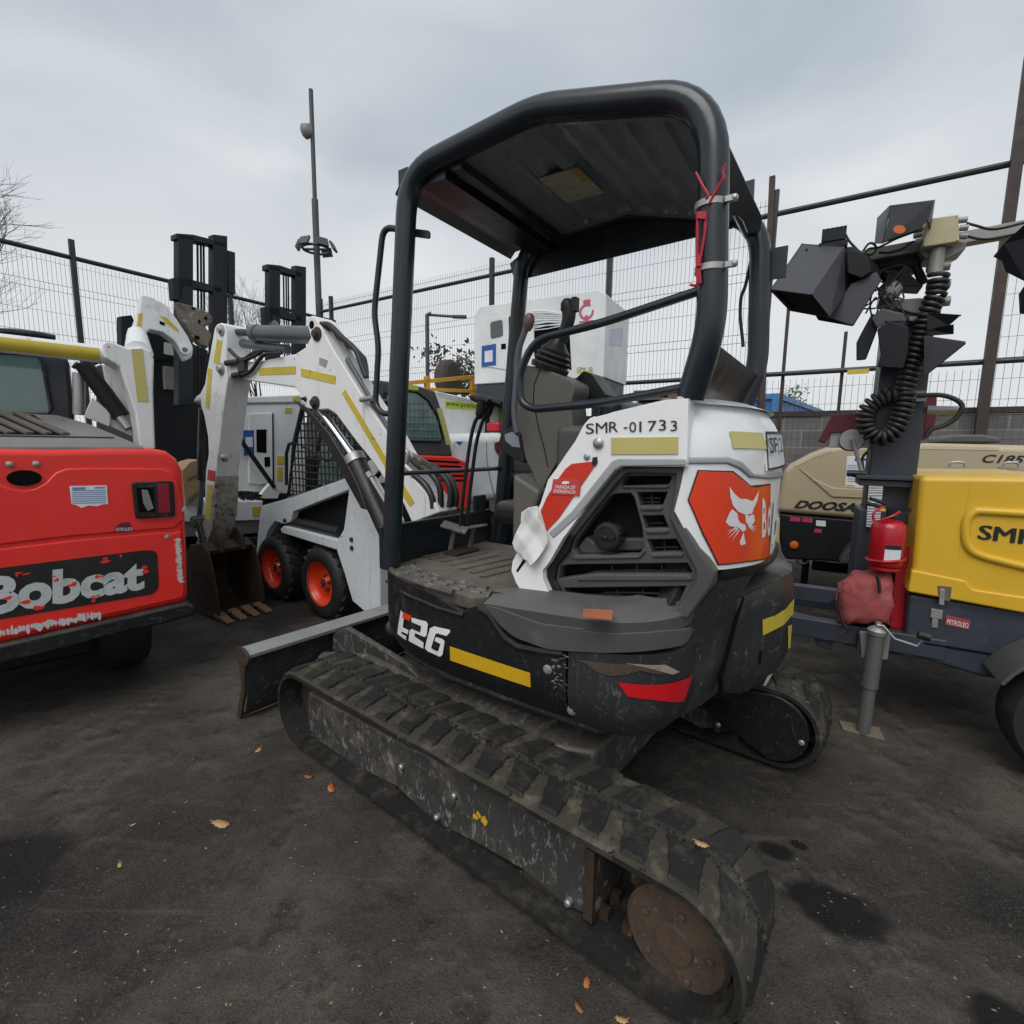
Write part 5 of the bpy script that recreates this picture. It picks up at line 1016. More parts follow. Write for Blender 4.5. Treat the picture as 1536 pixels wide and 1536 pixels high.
ap = bpy.data.objects['attachment_plate']
for pts in (q1(1140, 385, 1152, 380, 1155, 400, 1142, 405), q1(1168, 375, 1190, 360, 1195, 385), q1(1105, 310, 1120, 312, 1122, 325, 1106, 322), q1(1120, 470, 1150, 480, 1145, 500, 1118, 490)): xp_(RL, 2.08, pts, -.003, .002, 'plate_slot', 'vent', ap)
# ================================================================== small white skid loader
WF = Frame(-1.67, 3.94, 142)
wl = thing('skid_loader', 'small white skid loader with orange-red wheel rims behind the excavator boom', 'loader', WF, group='compact loaders')
for c in ((545, 842), (822, 955)):
    cc = WF.y(-.02, *r4(*c)[0]); rad = .29
    d = MB(); cz = rad-.004
    prof = [(.17, .0), (.185, .012), (.25, .012), (.278, -.01), (rad, -.03), (rad, -.19), (.278, -.21), (.25, -.225), (.17, -.21)]
    d.lathe(prof, (cc.x, -.0, cz), (0, 1, 0), 40, cap=False)
    for k in range(20):
        for sgn in (0, 1):
            an = (k+.5*sgn)*pi/10; r_ = Matrix.Rotation(-an, 3, 'Y') @ Matrix.Rotation((.5 if sgn else -.5), 3, 'X'); d.box((cc.x+(rad+.002)*cos(an), -.065-.085*sgn, cz+(rad+.002)*sin(an)), (.022, .10, .042), r_)
    w = d.build('wheel', M['tyre'], wl, smooth=40)
    d = MB(); d.lathe([(.172, .004), (.178, .008), (.172, .0), (.165, -.02), (.150, -.03), (.145, -.055), (.12, -.065), (.06, -.06), (.045, -.03), (.001, -.028)], (cc.x, .0, cz), (0, 1, 0), 36, cap=False); rim = d.build('rim', M['orange_red'], w, smooth=45)
    d = MB()
    for k in range(5): an = k*2*pi/5+.4; d.lathe([(.014, 0), (.012, .022), (.004, .024)], (cc.x+.055*cos(an), -.055, cz+.055*sin(an)), (0, 1, 0), 8)
    d.lathe([(.035, 0), (.035, .022), (.02, .03)], (cc.x, -.05, cz), (0, 1, 0), 16); d.build('hub', M['rust_dark'], w)
yp_(WF, .0, r4(470, 455, 650, 405, 985, 285, 1002, 312, 975, 362, 650, 492, 635, 548, 600, 562, 545, 545, 505, 600, 475, 700, 452, 880, 428, 872, 440, 700, 460, 500), 0, -.06, 'lift_arm', 'white_chipped', wl, bevel=.008)
yp_(WF, .0, r4(985, 290, 1060, 430, 1120, 490, 1150, 560, 1155, 1075, 1085, 1082, 995, 1005, 950, 850, 905, 715, 905, 660, 945, 590, 975, 362), .004, -.22, 'rear_tower', 'white_chipped', wl, bevel=.01)
yp_(WF, .0, r4(580, 585, 600, 570, 925, 655, 905, 712, 585, 612), .006, -.12, 'chassis_rail', 'white_chipped', wl, bevel=.012)
yp_(WF, -.1, r4(600, 470, 990, 330, 1010, 700, 560, 620), 0, -.6, 'engine_body', 'dark', wl, bevel=.02)
yp_(WF, -.24, r4(500, 560, 1000, 640, 1000, 1020, 430, 890), 0, -.5, 'chassis', 'dark', wl, bevel=.02)
d = MB(); d.tube([WF.y(-.06, *r4(640, 545)[0]), WF.y(-.06, *r4(925, 610)[0])], .045, 14); d.build('lift_cylinder', M['cylblack'], wl)
for u, v in ((605, 540), (990, 650), (992, 698)):
    qq = WF.y(.004, *r4(u, v)[0]); d = MB(); d.lathe([(.018, 0), (.016, .012), (.004, .014)], qq, (0, 1, 0), 14); d.build('pin', M['rust_dark'], wl)
# cab with mesh side screen
ca = [WF.y(-.12, *p) for p in r3(785, 730, 1130, 690, 1170, 1010, 1060, 1150, 700, 1260, 735, 940)]
d = MB()
d.tube(ca+[ca[0]], .02, 8)
cb_ = [p-V((0, .22, 0)) for p in ca]; d.tube(cb_+[cb_[0]], .02, 8)
for i in (0, 1, 2, 4): d.tube([ca[i], cb_[i]], .018, 8)
cab = d.build('cab_frame', M['tube'], wl)
d = MB(); xs = [p.x for p in ca]; zs = [p.z for p in ca]; poly = [(p.x, p.z) for p in ca]
def clipline(px, pz, dx, dz):
    ts = []
    for i in range(len(poly)):
        a, b = poly[i], poly[(i+1) % len(poly)]; ex, ez = b[0]-a[0], b[1]-a[1]; den = dx*ez-dz*ex
        if abs(den) < 1e-9: continue
        t = ((a[0]-px)*ez-(a[1]-pz)*ex)/den; s = ((a[0]-px)*dz-(a[1]-pz)*dx)/den
        if 0 <= s <= 1: ts.append(t)
    return (min(ts), max(ts)) if len(ts) > 1 else None
sp = .056; x = min(xs)+.02
while x < max(xs):
    c_ = clipline(x, 0, 0, 1)
    if c_: d.tube([(x, -.12, c_[0]), (x, -.12, c_[1])], .006, 4, cap=False)
    x += sp
z = min(zs)+.02
while z < max(zs):
    c_ = clipline(0, z, 1, 0)
    if c_: d.tube([(c_[0], -.112, z), (c_[1], -.112, z)], .006, 4, cap=False)
    z += sp
d.build('side_screen', M['black'], cab)
d = MB(); d.tube(crv([WF.y(-.3, *p) for p in r3(780, 960, 840, 980, 920, 1040, 970, 1000, 960, 920)], 5), .012, 8); d.tube([WF.y(-.05, *p) for p in r3(735, 935, 705, 945, 690, 1000, 690, 1180)], .014, 8); d.build('grab_rail', M['tube'], cab)
d = MB(); b0 = [WF.y(-.5, *p) for p in r3(890, 960, 960, 880, 1080, 900, 1090, 1140, 870, 1180)]; d.add(b0, [(0, 1, 2, 3, 4)]); d.build('cab_window', M['tinted'], cab)
yp_(WF, -.05, r4(345, 640, 440, 640, 435, 880, 400, 905, 365, 740), 0, -.7, 'loader_coupler', 'dark', wl, bevel=.01)
# ================================================================== grey and red loader behind the boom
GF = Frame(-.88, 4.65, 142)
gl = thing('skid_loader', 'grey and red loader with red louvres, behind the front post of the excavator', 'loader', GF, group='compact loaders')
cab = xp_(GF, 0, r7(60, 575, 170, 588, 300, 608, 398, 640, 430, 740, 500, 1015, 320, 1015, 40, 1040), 0, 1.1, 'cab', 'hoodgrey', gl, bevel=.02); 
cab.data.materials[0] = mat('charcoal_cab', (.05, .05, .053), .45, dirt=(.09, .09, .085), damt=.4)
wpts = r7(110, 655, 160, 630, 290, 645, 350, 690, 405, 780, 440, 905, 425, 930, 240, 925, 150, 900, 100, 760)
xp_(GF, 0, roundpoly(wpts, 4), -.006, .0, 'rear_window', 'tinted', cab)
d = MB(); P = [GF.x(-.01, *p) for p in wpts]; d.tube(P+[P[0]], .014, 6); d.build('window_seal', M['black'], cab)
d = MB()
for k in range(7): a, b = GF.x(-.012, *r7(250+k*26, 690+max(0, k-3)*25)[0]), GF.x(-.012, *r7(258+k*27, 918)[0]); d.tube([a, b], .0035, 4)
for k in range(6): a, b = GF.x(-.012, *r7(232, 710+k*38)[0]), GF.x(-.012, *r7(355+k*12, 705+k*40)[0]); d.tube([a, b], .0035, 4)
d.build('window_guard', mat('pale_guard', (.14, .2, .19), .5), cab)
for pts in (r7(225, 600, 300, 612, 296, 636, 235, 628), r7(403, 738, 432, 740, 486, 945, 458, 950)): xp_(GF, 0, pts, -.004, .001, 'yellow_tape', 'lime' if pts[0][1] < 580 else 'pale_yellow', cab)
xp_(GF, -.03, r7(300, 1008, 500, 1015, 575, 1048, 602, 1092, 585, 1320, 300, 1320), 0, .5, 'engine_cover', 'loader_red', gl, bevel=.02)
for k in range(5): xp_(GF, -.03, r7(345+k*18, 1035+k*28, 530+k*10, 1045+k*26, 535+k*10, 1056+k*26, 350+k*18, 1046+k*28), -.003, .001, 'louvre_slot', 'vent', gl)
d = MB(); d.box((.6, .2, .5), (1.2, 1.2, .6)); d.build('chassis', M['dark'], gl, bevel=.02)
for y in (-.35, .75):
    for x in (.2, 1.1): d = MB(); d.lathe([(.2, -.11), (.33, -.1), (.36, -.05), (.36, .05), (.33, .1), (.2, .11)], (x, y, .36), (0, 1, 0), 24); d.build('wheel', M['tyre'], gl)
# ================================================================== white generator cabinet behind the bucket arm
GC = Frame(-2.55, 5.1, 142)
gc = thing('generator_cabinet', 'white generator cabinet with a louvred door and blue sticker, behind the digging arm', 'generator', GC)
XG = 0
gb = xp_(GC, XG, r3(360, 685, 480, 672, 765, 660, 800, 690, 800, 1240, 380, 1215, 360, 900), 0, .45, 'cabinet', 'genwhite', gc, bevel=.012)
xp_(GC, XG, r3(400, 705, 770, 700, 770, 712, 400, 718), -.006, 0, 'roof_seam', 'hoodgrey', gb)
dr = xp_(GC, XG, r3(470, 772, 602, 768, 605, 1180, 470, 1170), -.022, 0, 'door', 'genwhite', gb, bevel=.004)
xp_(GC, XG, r3(602, 768, 612, 768, 616, 1180, 605, 1180), -.012, .0, 'door_gap', 'vent', gb)
sk_ = xp_(GC, XG, r3(435, 865, 495, 865, 497, 1008, 438, 1012), -.026, -.022, 'blue_sticker', 'blue', dr); xp_(GC, XG, r3(447, 905, 487, 905, 488, 960, 449, 962), -.028, -.026, 'white_square', 'paper', sk_)
xp_(GC, XG, r3(510, 862, 568, 860, 568, 996, 512, 990), -.026, -.022, 'door_window', 'vent', dr); xp_(GC, XG, r3(556, 1020, 588, 1018, 590, 1074, 558, 1075), -.026, -.022, 'latch', 'vent', dr)
for pts in (r3(725, 672, 765, 670, 765, 704, 725, 706), r3(680, 737, 720, 735, 720, 762, 680, 764), r3(636, 1015, 675, 1015, 675, 1060, 636, 1062), r3(635, 1080, 665, 1078, 667, 1155, 637, 1155)): xp_(GC, XG, pts, -.006, 0, 'warning_label', 'yellow', gb)
d = MB(); d.tube([GC.x(-.12, *r3(415, 905)[0]), GC.x(-.12, *r3(620, 1195)[0])], .022, 10); d.build('strut', M['dark'], gc)
xp_(GC, -.12, r3(575, 1195, 600, 1170, 660, 1205, 640, 1260, 560, 1260, 540, 1240), 0, .06, 'strut_bracket', 'genwhite', gc, bevel=.006)
xp_(GC, -.25, r4(-20, 440, 120, 432, 480, 428, 470, 540, -20, 552), 0, .5, 'base_frame', 'genwhite', gc, bevel=.01); xp_(GC, -.22, r4(-20, 552, 470, 540, 455, 615, -20, 640), 0, .45, 'base_skirt', 'hoodgrey', gc, bevel=.01)
xp_(GC, -.25, r4(415, 462, 468, 460, 466, 515, 418, 515), -.004, 0, 'yellow_square', 'yellow', gc); xp_(GC, -.25, r4(272, 490, 300, 478, 332, 465, 318, 490, 328, 498, 316, 518, 300, 505, 285, 512, 290, 498), -.004, 0, 'cat_mark', 'ink', gc)
d = MB(); d.box((.4, 0, .35), (1.0, 1.9, .5)); d.build('trailer_chassis', M['dark'], gc, bevel=.02)
d = MB(); rr = random.Random(3)
for k in range(9): a = GC.x(-.2, *r4(rr.uniform(290, 450), rr.uniform(375, 425))[0]); b = GC.x(-.15, *r4(rr.uniform(290, 470), rr.uniform(375, 425))[0]); d.tube([a, a.lerp(b, .5)+V((0, 0, .02)), b], .012, 6)
d.build('cable_bundle', M['dark'], gc)
# cardboard box
cbx = xp_(GC, -.28, q2(1050, 255, 1095, 205, 1150, 190, 1165, 440, 1070, 450), 0, .25, 'cardboard_box', 'cardboard', None); tag(cbx, 'torn brown cardboard box between the red loader and the digging arm', 'box', F=GC)
xp_(GC, -.28, q2(1080, 300, 1150, 265, 1150, 280, 1080, 315), -.003, 0, 'printed_band', 'taupe', cbx); xp_(GC, -.28, q2(1080, 420, 1140, 370, 1150, 395, 1090, 445), -.003, 0, 'printed_band', 'taupe', cbx)
# ================================================================== forklifts
def forklift(name_label, F, px, mast, full):
    t = thing('forklift', name_label, 'forklift', F, group='forklifts with raised masts')
    L, Rr, T, B, CH_ = mast; k = lambda u, v: px(u, v)[0]
    w = Rr-L
    d = MB()
    for (a, b) in ((L, L+.27*w), (L+.62*w, L+.88*w)): d.px(F.xs(0, px(a, T, b, T+8, b, B, a, B)), 0, .10)
    mm = d.build('mast', M['fork_blue'], t, bevel=.008)
    d = MB(); d.px(F.xs(-.03, px(L-2, T-8, L+.3*w, T-2, Rr-.1*w, T+38, Rr-.1*w, T+62, L+.3*w, T+30, L-2, T+20)), 0, .12); d.build('mast_head', M['fork_blue'], mm, bevel=.01)
    d = MB(); d.px(F.xs(-.05, px(L-.06*w, CH_, L+.1*w, CH_-6, Rr-.1*w, CH_+50, Rr-.1*w, CH_+75, L+.16*w, CH_+40, L+.1*w, CH_+105, L-.03*w, CH_+100)), 0, .10); d.build('carriage', M['fork_blue'], mm, bevel=.008)
    d = MB()
    for f in (.34, .40, .45): d.tube([F.x(.05, *k(L+f*w, T+40)), F.x(.05, *k(L+(f+.03)*w, B))], .012, 6)
    d.build('lift_chain', M['dark'], mm)
    d = MB(); d.tube([F.x(.02, *k(L+.78*w, T+60)), F.x(.02, *k(L+.8*w, B))], .03, 10); d.build('lift_cylinder', M['dark'], mm)
    if full: d = MB(); d.px(F.xs(.02, px(L+.86*w, T+75, Rr, T+85, Rr, T+280, L+.88*w, T+268)), 0, .05); d.build('mast_plate', M['fork_blue'], mm, bevel=.006)
    return t
q8b = R(0, 100, 3.072)
F1 = Frame(-3.45, 5.35, 150); f1 = forklift('black forklift with a tall raised mast, behind the white bent loader arm', F1, q8b, (822, 1080, 772, 1560, 970), 1)
d = MB()
gp = [F1.x(.25, *p) for p in q8b(556, 1150, 625, 1140, 640, 1170)]
xp_(F1, .5, q1(695, 362, 760, 355, 790, 420, 880, 440, 1000, 470, 1200, 560, 1200, 600, 940, 600, 900, 470, 780, 470, 740, 700, 700, 700), 0, .1, 'overhead_guard', 'fork_blue', f1, bevel=.01)
xp_(F1, .5, q1(860, 600, 1230, 570, 1300, 1030, 1300, 1250, 860, 1250), 0, 1.3, 'body', 'dark', f1, bevel=.03); xp_(F1, .45, q1(860, 440, 960, 440, 1000, 500, 1010, 600, 860, 620), 0, .04, 'guard_panel', 'dark', f1); xp_(F1, .44, roundpoly(q1(945, 510, 990, 520, 1005, 590, 945, 580), 2), 0, .005, 'guard_window', 'lens', f1)
d = MB(); d.box((1.0, .0, .5), (1.8, 1.0, .7)); d.build('counterweight', M['dark'], f1, bevel=.05)
d = MB(); P = [F1.x(.45, *p) for p in q1(1000, 700, 1010, 680, 1050, 670, 1060, 690)]; d.tube(P, .015, 8); d.box(F1.x(.5, *q1(965, 720)[0]), (.1, .1, .25)); d.build('seat', M['hoodgrey'], f1, bevel=.02); d = MB(); d.box(F1.x(.5, *q1(970, 550)[0]), (.004, .10, .16)); d.build('mirror', M['tinted'], f1)
for x in (.35, 1.6):
    for y in (-.45, .45): d = MB(); d.lathe([(.15, -.09), (.28, -.08), (.28, .08), (.15, .09)], (x, y, .28), (0, 1, 0), 22); d.build('wheel', M['tyre'], f1)
F2 = Frame(-3.15, 7.3, 150); f2 = forklift('smaller distant forklift mast rising behind the digging arm cylinder', F2, q8b, (1240, 1435, 915, 1400, 1105), 0)
d = MB(); d.box((.9, -.05, .75), (1.6, 1.0, 1.1)); d.build('body', M['dark'], f2, bevel=.05)
d = MB(); d.px(F2.xs(-.05, q8b(1245, 1170, 1280, 1160, 1300, 1185, 1390, 1195, 1390, 1215, 1245, 1200)), 0, .08); d.build('fork_frame', M['genwhite'], f2, bevel=.01)
# ================================================================== white generator under the rails, white vehicle, lift, raised generator
PF = Frame(-.28, 6.5, 142)
pg_ = thing('generator', 'low white generator with a green web address strip, behind the excavator levers', 'generator', PF, group='white generators')
b_ = xp_(PF, 0, r7(350, 640, 400, 640, 640, 690, 760, 700, 765, 900, 480, 910, 350, 1000), 0, 1.2, 'housing', 'genwhite', pg_, bevel=.015)
d = MB(); d.box((.6, .1, .55), (1.2, .9, .9)); d.build('base', M['genwhite'], pg_, bevel=.02)
d = MB()
for k in range(17):
    for j in range(3): d.px(PF.xs(-.004, r7(412+k*13.5+j*4, 648+k*3.2+j*11, 420+k*13.5+j*4, 650+k*3.2+j*11, 420+k*13.5+j*4, 656+k*3.2+j*11, 412+k*13.5+j*4, 654+k*3.2+j*11)), 0, .003)
d.build('vent_holes', M['vent'], b_)
st_ = xp_(PF, 0, r7(452, 695, 720, 722, 720, 752, 452, 738), -.004, 0, 'green_strip', 'lime', b_); xtext(PF, -.006, 'www.pramac.com', r7(458, 732, 700, 752, 700, 724, 458, 704), 'ink', st_)
xp_(PF, .1, r7(755, 680, 815, 682, 812, 850, 800, 850, 770, 810), 0, .3, 'green_panel', 'lime', pg_, bevel=.01)
VF = Frame(.12, 6.05, 142)
ve = thing('parked_car', 'rounded white vehicle corner with a red tail lamp, between the levers and the seat', 'car', VF)
bd = xp_(VF, 0, r7(480, 900, 560, 890, 700, 885, 790, 880, 835, 900, 835, 1240, 790, 1250, 760, 1270, 480, 1300), 0, 1.8, 'body', 'genwhite', ve, bevel=.10, seg=5)
st_ = xp_(VF, 0, r7(505, 930, 585, 930, 580, 1040, 505, 1040), -.004, 0, 'paper_sticker', 'paper', bd); xp_(VF, 0, r7(510, 930, 552, 930, 535, 955), -.006, -.004, 'blue_mark', 'blue', st_)
xp_(VF, 0, r7(735, 935, 775, 925, 800, 960, 790, 1005, 750, 1000, 735, 970), -.03, 0, 'tail_lamp', 'maroon', bd, bevel=.008); xp_(VF, .2, r7(758, 820, 795, 815, 800, 875, 760, 878), 0, .2, 'red_cap', 'ext_red', ve, bevel=.03)
d = MB(); P = [VF.x(-.006, *p) for p in r7(690, 930, 695, 1050, 720, 1180, 745, 1255)]; d.tube(crv(P, 4), .004, 6); d.build('panel_gap', M['hoodgrey'], bd)
for x in (.35, 1.4):
    for y in (-.45, .35): d = MB(); d.lathe([(.18, -.1), (.3, -.09), (.3, .09), (.18, .1)], (x, y, .3), (0, 1, 0), 22); d.build('wheel', M['tyre'], ve)
SF = Frame(-.30, 7.15, 142)
sl_ = thing('scissor_lift', 'yellow guard rails of a lift platform below the raised white generator', 'lift platform', SF)
def rail(*a, r=.022): d = MB(); d.tube([SF.x(0, *p) for p in r7(*a)], r, 8); return d
def bar4(u0, v0, u1, v1, h, nm): 
    d = MB(); d.px(SF.xs(0, r7(u0, v0, u1, v1, u1, v1+h, u0, v0+h)), 0, .05); return d.build(nm, M['liftyellow'], sl_, bevel=.006)
bar4(150, 590, 870, 522, 24, 'top_rail'); bar4(150, 612, 870, 640, 18, 'mid_rail')
for u in (612, 350, 850): 
    d = MB(); d.px(SF.xs(-.02, r7(u, 552, u+22, 550, u+26, 665, u+4, 665)), 0, .05); d.build('rail_post', M['liftyellow'], sl_, bevel=.005)
d = MB(); d.tube([SF.x(.02, *p) for p in r7(640, 580, 840, 645)], .014, 6); d.build('brace', M['liftyellow'], sl_)
d = MB()
for k in range(40): d.tube([SF.x(.03, *p) for p in r7(640+k*5, 572-k*.6, 640+k*5, 660)], .0035, 4, cap=False)
for k in range(6): d.tube([SF.x(.03, *p) for p in r7(640, 575+k*16, 840, 558+k*16)], .0035, 4, cap=False)
d.build('rail_mesh', M['fence_steel'], sl_)
d = MB(); d.box((.7, 0, 1.25), (1.3, 1.9, .12)); d.build('platform', M['liftyellow'], sl_, bevel=.01); d = MB(); d.box((.7, 0, .6), (1.2, 1.0, 1.1)); d.build('scissor_base', M['dark'], sl_, bevel=.02)
d = MB(); d.lathe([(.02, -.10), (.22, -.10), (.26, -.06), (.26, .06), (.22, .1), (.02, .1)], SF.x(.5, *r7(470, 570)[0]), (1, .3, 0), 26); o = d.build('cable_drum', mat('rusty_dark_drum', (.045, .033, .026), .7), None); tag(o, 'dark round drum resting on the yellow lift platform', 'drum', F=SF)
# raised generator
TG = Frame(.98, 5.6, 151)
tg_ = thing('generator', 'big white generator with a pink round emblem, stacked above all the others', 'generator', TG, group='white generators')
fp = TG.ys(0, r7(620, 195, 650, 180, 960, 122, 1290, 58, 1345, 90, 1345, 560, 1150, 548, 800, 530, 620, 525)); top_ = max(p[1] for p in fp)
xr = TG.y(0, *r7(620, 350)[0]).x; zb_, zt_ = TG.y(0, *r7(1340, 560)[0]).z, TG.y(0, *r7(1300, 60)[0]).z
d = MB(); d.py([(0, zb_), (0, zt_-.06), (.10, zt_), (xr-.08, zt_), (xr, zt_-.09), (xr, zb_)], 0, -.85); hb = d.build('housing', M['genwhite'], tg_, bevel=.010, seg=2)
d = MB(); d.box((xr/2, -.42, zb_-.13), (xr*1.0-.03, .80, .26)); d.build('base_tank', M['navy'], tg_, bevel=.01)
d = MB()
for x in (.1, xr-.1):
    for y in (-.1, -.75): d.box((x, y, (zb_-.26)/2), (.09, .09, zb_-.26))
d.box((xr/2, -.42, .95), (xr, .85, .1)); d.build('stand', M['dark'], tg_)
ytile = lambda pts, t, nm, m, par=hb, **k: yp_(TG, 0, pts, t, -.002, nm, m, par, **k)
dd = ytile(r7(700, 222, 820, 208, 822, 520, 700, 500), .012, 'door', 'genwhite', bevel=.004)
ytile(roundpoly(r7(715, 245, 785, 228, 790, 325, 718, 342), 4), .018, 'door_window', 'glass', dd, bevel=.004); ytile(r7(820, 212, 829, 210, 829, 522, 822, 522), .004, 'door_gap', 'vent')
sk_ = ytile(r7(667, 382, 748, 368, 748, 492, 665, 500), .016, 'blue_sticker', 'blue', dd); ytile(r7(684, 412, 730, 404, 730, 470, 684, 476), .018, 'white_square', 'paper', sk_)
ytile(r7(778, 370, 805, 367, 805, 398, 778, 400), .016, 'lock', 'vent', dd)
ytile(r7(965, 260, 1165, 225, 1180, 520, 965, 430), .003, 'open_bay', 'vent')
d = MB(); rr = random.Random(6)
for k in range(11): a = TG.y(.01, *r7(960, 180+k*11)[0]); b = TG.y(.01, *r7(1125, 195+k*7)[0]); d.tube([a, a.lerp(b, .5)+V((0, .01, rr.uniform(-.02, .02))), b], .006, 6)
d.build('film_fold', M['paper'], hb)
d = MB(); c0 = TG.y(.004, *r7(1266, 182)[0])
for k in range(20):
    a0, a1 = -1.35+k*.292*.93+1.57*2, -1.35+(k+1)*.292*.93+1.57*2
    ring = [(c0.x+r_*cos(a_+1.2), c0.z+r_*sin(a_+1.2)) for r_, a_ in ((.085, a0), (.085, a1), (.062, a1), (.062, a0))]; d.py(ring, .003, .006)
d.py([(c0.x-.04, c0.z+.085), (c0.x+.04, c0.z+.085), (c0.x+.04, c0.z+.125), (c0.x-.04, c0.z+.125)], .003, .0062); d.py([(c0.x-.08, c0.z-.11), (c0.x+.08, c0.z-.11), (c0.x+.08, c0.z-.095), (c0.x-.08, c0.z-.095)], .003, .0062); d.py([(c0.x-.02, c0.z-.09), (c0.x+.02, c0.z-.09), (c0.x+.02, c0.z-.04), (c0.x-.02, c0.z-.04)], .003, .0062)
d.build('emblem', mat('pink_emblem', (.50, .08, .14), .5), hb)
sk_ = ytile(r7(1210, 505, 1302, 502, 1302, 535, 1210, 535), .003, 'green_label', 'lime'); sk_.data.materials[0] = M['paper']; ytile(r7(1210, 522, 1302, 520, 1302, 536, 1210, 536), .004, 'green_band', 'lime', sk_); ytext(TG, .005, 'GPW  50', r7(1212, 526, 1300, 522, 1300, 500, 1212, 503), 'ink', sk_)
d = MB(); e0 = TG.x(-.003, *r7(1405, 275)[0]); d.px(TG.xs(0, r7(1400, 285, 1475, 270, 1470, 380, 1398, 372)), -.004, 0); sk_ = d.build('pale_sticker', mat('pale_blue_print', (.55, .60, .68), .5, dirt=(.35, .42, .6), damt=.5, dscale=30), hb)
# ================================================================== compressor
q4 = R(1136, 560)
CF_ = Frame(2.36, 4.19, 150)
cp = thing('air_compressor', 'tan and black towable air compressor behind the light tower', 'compressor', CF_)
tanp = q4(108, 802, 150, 555, 180, 532, 320, 460, 430, 422, 520, 408, 1000, 402, 1800, 420, 1800, 925, 620, 845)
th = yp_(CF_, 0, tanp, 0, -1.0, 'hood', 'tan', cp, bevel=.05, seg=4)
yp_(CF_, 0, q4(208, 530, 325, 470, 428, 438, 430, 452, 330, 486, 215, 541), .003, -.001, 'pale_crease', 'tanlight', th); yp_(CF_, 0, q4(950, 416, 1392, 428, 1392, 444, 945, 436), .003, -.001, 'pale_crease', 'tanlight', th); 
yp_(CF_, 0, q4(235, 542, 330, 610, 440, 660, 640, 668, 640, 720, 430, 712, 330, 625), .012, -.02, 'hood_crease', 'tan', th, bevel=.01)
ytext(CF_, .004, 'DOOSAN', q4(208, 776, 655, 806, 672, 752, 228, 730), 'ink', th, bold=.04, shear=.25); ytext(CF_, .004, 'C185', q4(1292, 514, 1532, 520, 1545, 474, 1305, 466), 'ink', th, bold=.02, shear=.2)
sk_ = yp_(CF_, 0, q4(516, 478, 656, 474, 646, 662, 505, 655), .004, 0, 'paper_sheet', 'paper', th); yp_(CF_, 0, q4(560, 490, 645, 488, 643, 502, 560, 505), .006, .003, 'blue_heading', 'blue', sk_)
d = MB()
for k in range(8): d.py(CF_.ys(0, q4(520, 528+k*13, 640, 530+k*13, 640, 534+k*13, 520, 532+k*13)), .0045, .0055)
d.build('printed_lines', bpy.data.materials['blue_print'], sk_); yp_(CF_, 0, q4(510, 640, 560, 645, 558, 652, 510, 648), .006, .003, 'orange_band', 'amber', sk_)
lb = yp_(CF_, -.015, q4(105, 806, 620, 848, 1800, 930, 1800, 1120, 620, 1112, 400, 1082, 165, 1072, 140, 1030), 0, -.95, 'lower_body', 'dark', cp, bevel=.02)
for pts, m_ in ((q4(188, 825, 248, 830, 248, 854, 188, 850), 'pink'), (q4(258, 830, 318, 835, 318, 860, 258, 856), 'pink'), (q4(338, 846, 394, 850, 394, 882, 338, 878), 'paper'), (q4(332, 894, 370, 897, 370, 920, 326, 916), 'pink'), (q4(110, 825, 130, 826, 126, 976, 107, 970), 'pale_yellow')): yp_(CF_, -.015, pts, .003, 0, 'sticker', m_, lb)
qq = CF_.y(-.015, *q4(212, 988)[0]); d = MB(); d.lathe([(.034, 0), (.032, .012), (.015, .018), (.001, .018)], qq, (0, 1, 0), 18); d.build('orange_lamp', M['orange_lamp'], lb)
d = MB(); P = [CF_.y(-.02, *p) for p in q4(225, 1075, 245, 1095, 275, 1095, 300, 1078)]; d.tube(crv(P, 4), .01, 6); d.build('cable', M['hose'], cp)
yp_(CF_, .15, q4(470, 1100, 500, 1040, 610, 910, 640, 920, 640, 1000, 545, 1100), 0, -.25, 'fender', 'grey_plastic', cp, bevel=.02)
for x in (-.9, -1.5): 
    d = MB(); d.lathe([(.18, -.1), (.31, -.09), (.33, -.03), (.33, .03), (.31, .09), (.18, .1)], (x, -.10, .33), (0, 1, 0), 26); d.build('wheel', M['tyre'], cp)
d = MB(); d.box((-1.2, -.5, .32), (2.0, .06, .08)); d.build('axle', M['dark'], cp); d = MB(); d.cyl((-.15, -.5, .05), (-.15, -.5, .55), .03); d.build('jack_stand', M['dark'], cp)
bs_ = [CF_.y(-.35, *p) for p in q4(1020, 400, 1050, 365, 1150, 352, 1300, 352, 1400, 370, 1412, 402)]; d = MB(); d.py([(p.x, p.z) for p in bs_], -.35, -.7); o = d.build('folded_tarpaulin', M['grey_plastic'], None, bevel=.02); tag(o, 'black folded tarpaulin lying on the tan compressor hood', 'tarpaulin', F=CF_)
# ================================================================== light tower trailer
LT = Frame(1.734, 2.295, 150)
lt = thing('light_tower', 'navy light tower trailer with a yellow hood, coiled cable and dark floodlights, far right', 'light tower', LT)
YY = -.10; q3 = R(1136, 220); q5 = R(1136, 820)
yb = yp_(LT, YY, q4(940, 590, 985, 592, 1900, 600, 1900, 1462, 1536, 1386, 850, 1262, 893, 1110), 0, -1.05, 'hood', 'towyellow', lt, bevel=.035, seg=4)
top = LT.y(YY, *q4(985, 592)[0]).z
yp_(LT, YY, q4(884, 1128, 1195, 1190, 1240, 1240, 1900, 1340, 1900, 1455, 1536, 1380, 862, 1255), .012, -.03, 'hood_flange', 'towyellow', yb, bevel=.010)
d = MB(); fr_ = [LT.y(YY+.002, *p) for p in q4(1900, 830, 1330, 795, 1250, 800, 1205, 850, 1200, 950, 1225, 1010, 1280, 1045, 1420, 1085, 1900, 1195)]; d.tube(crv(fr_, 5), .018, 10); d.build('hood_swage', M['towyellow'], yb, smooth=60)
d = MB()
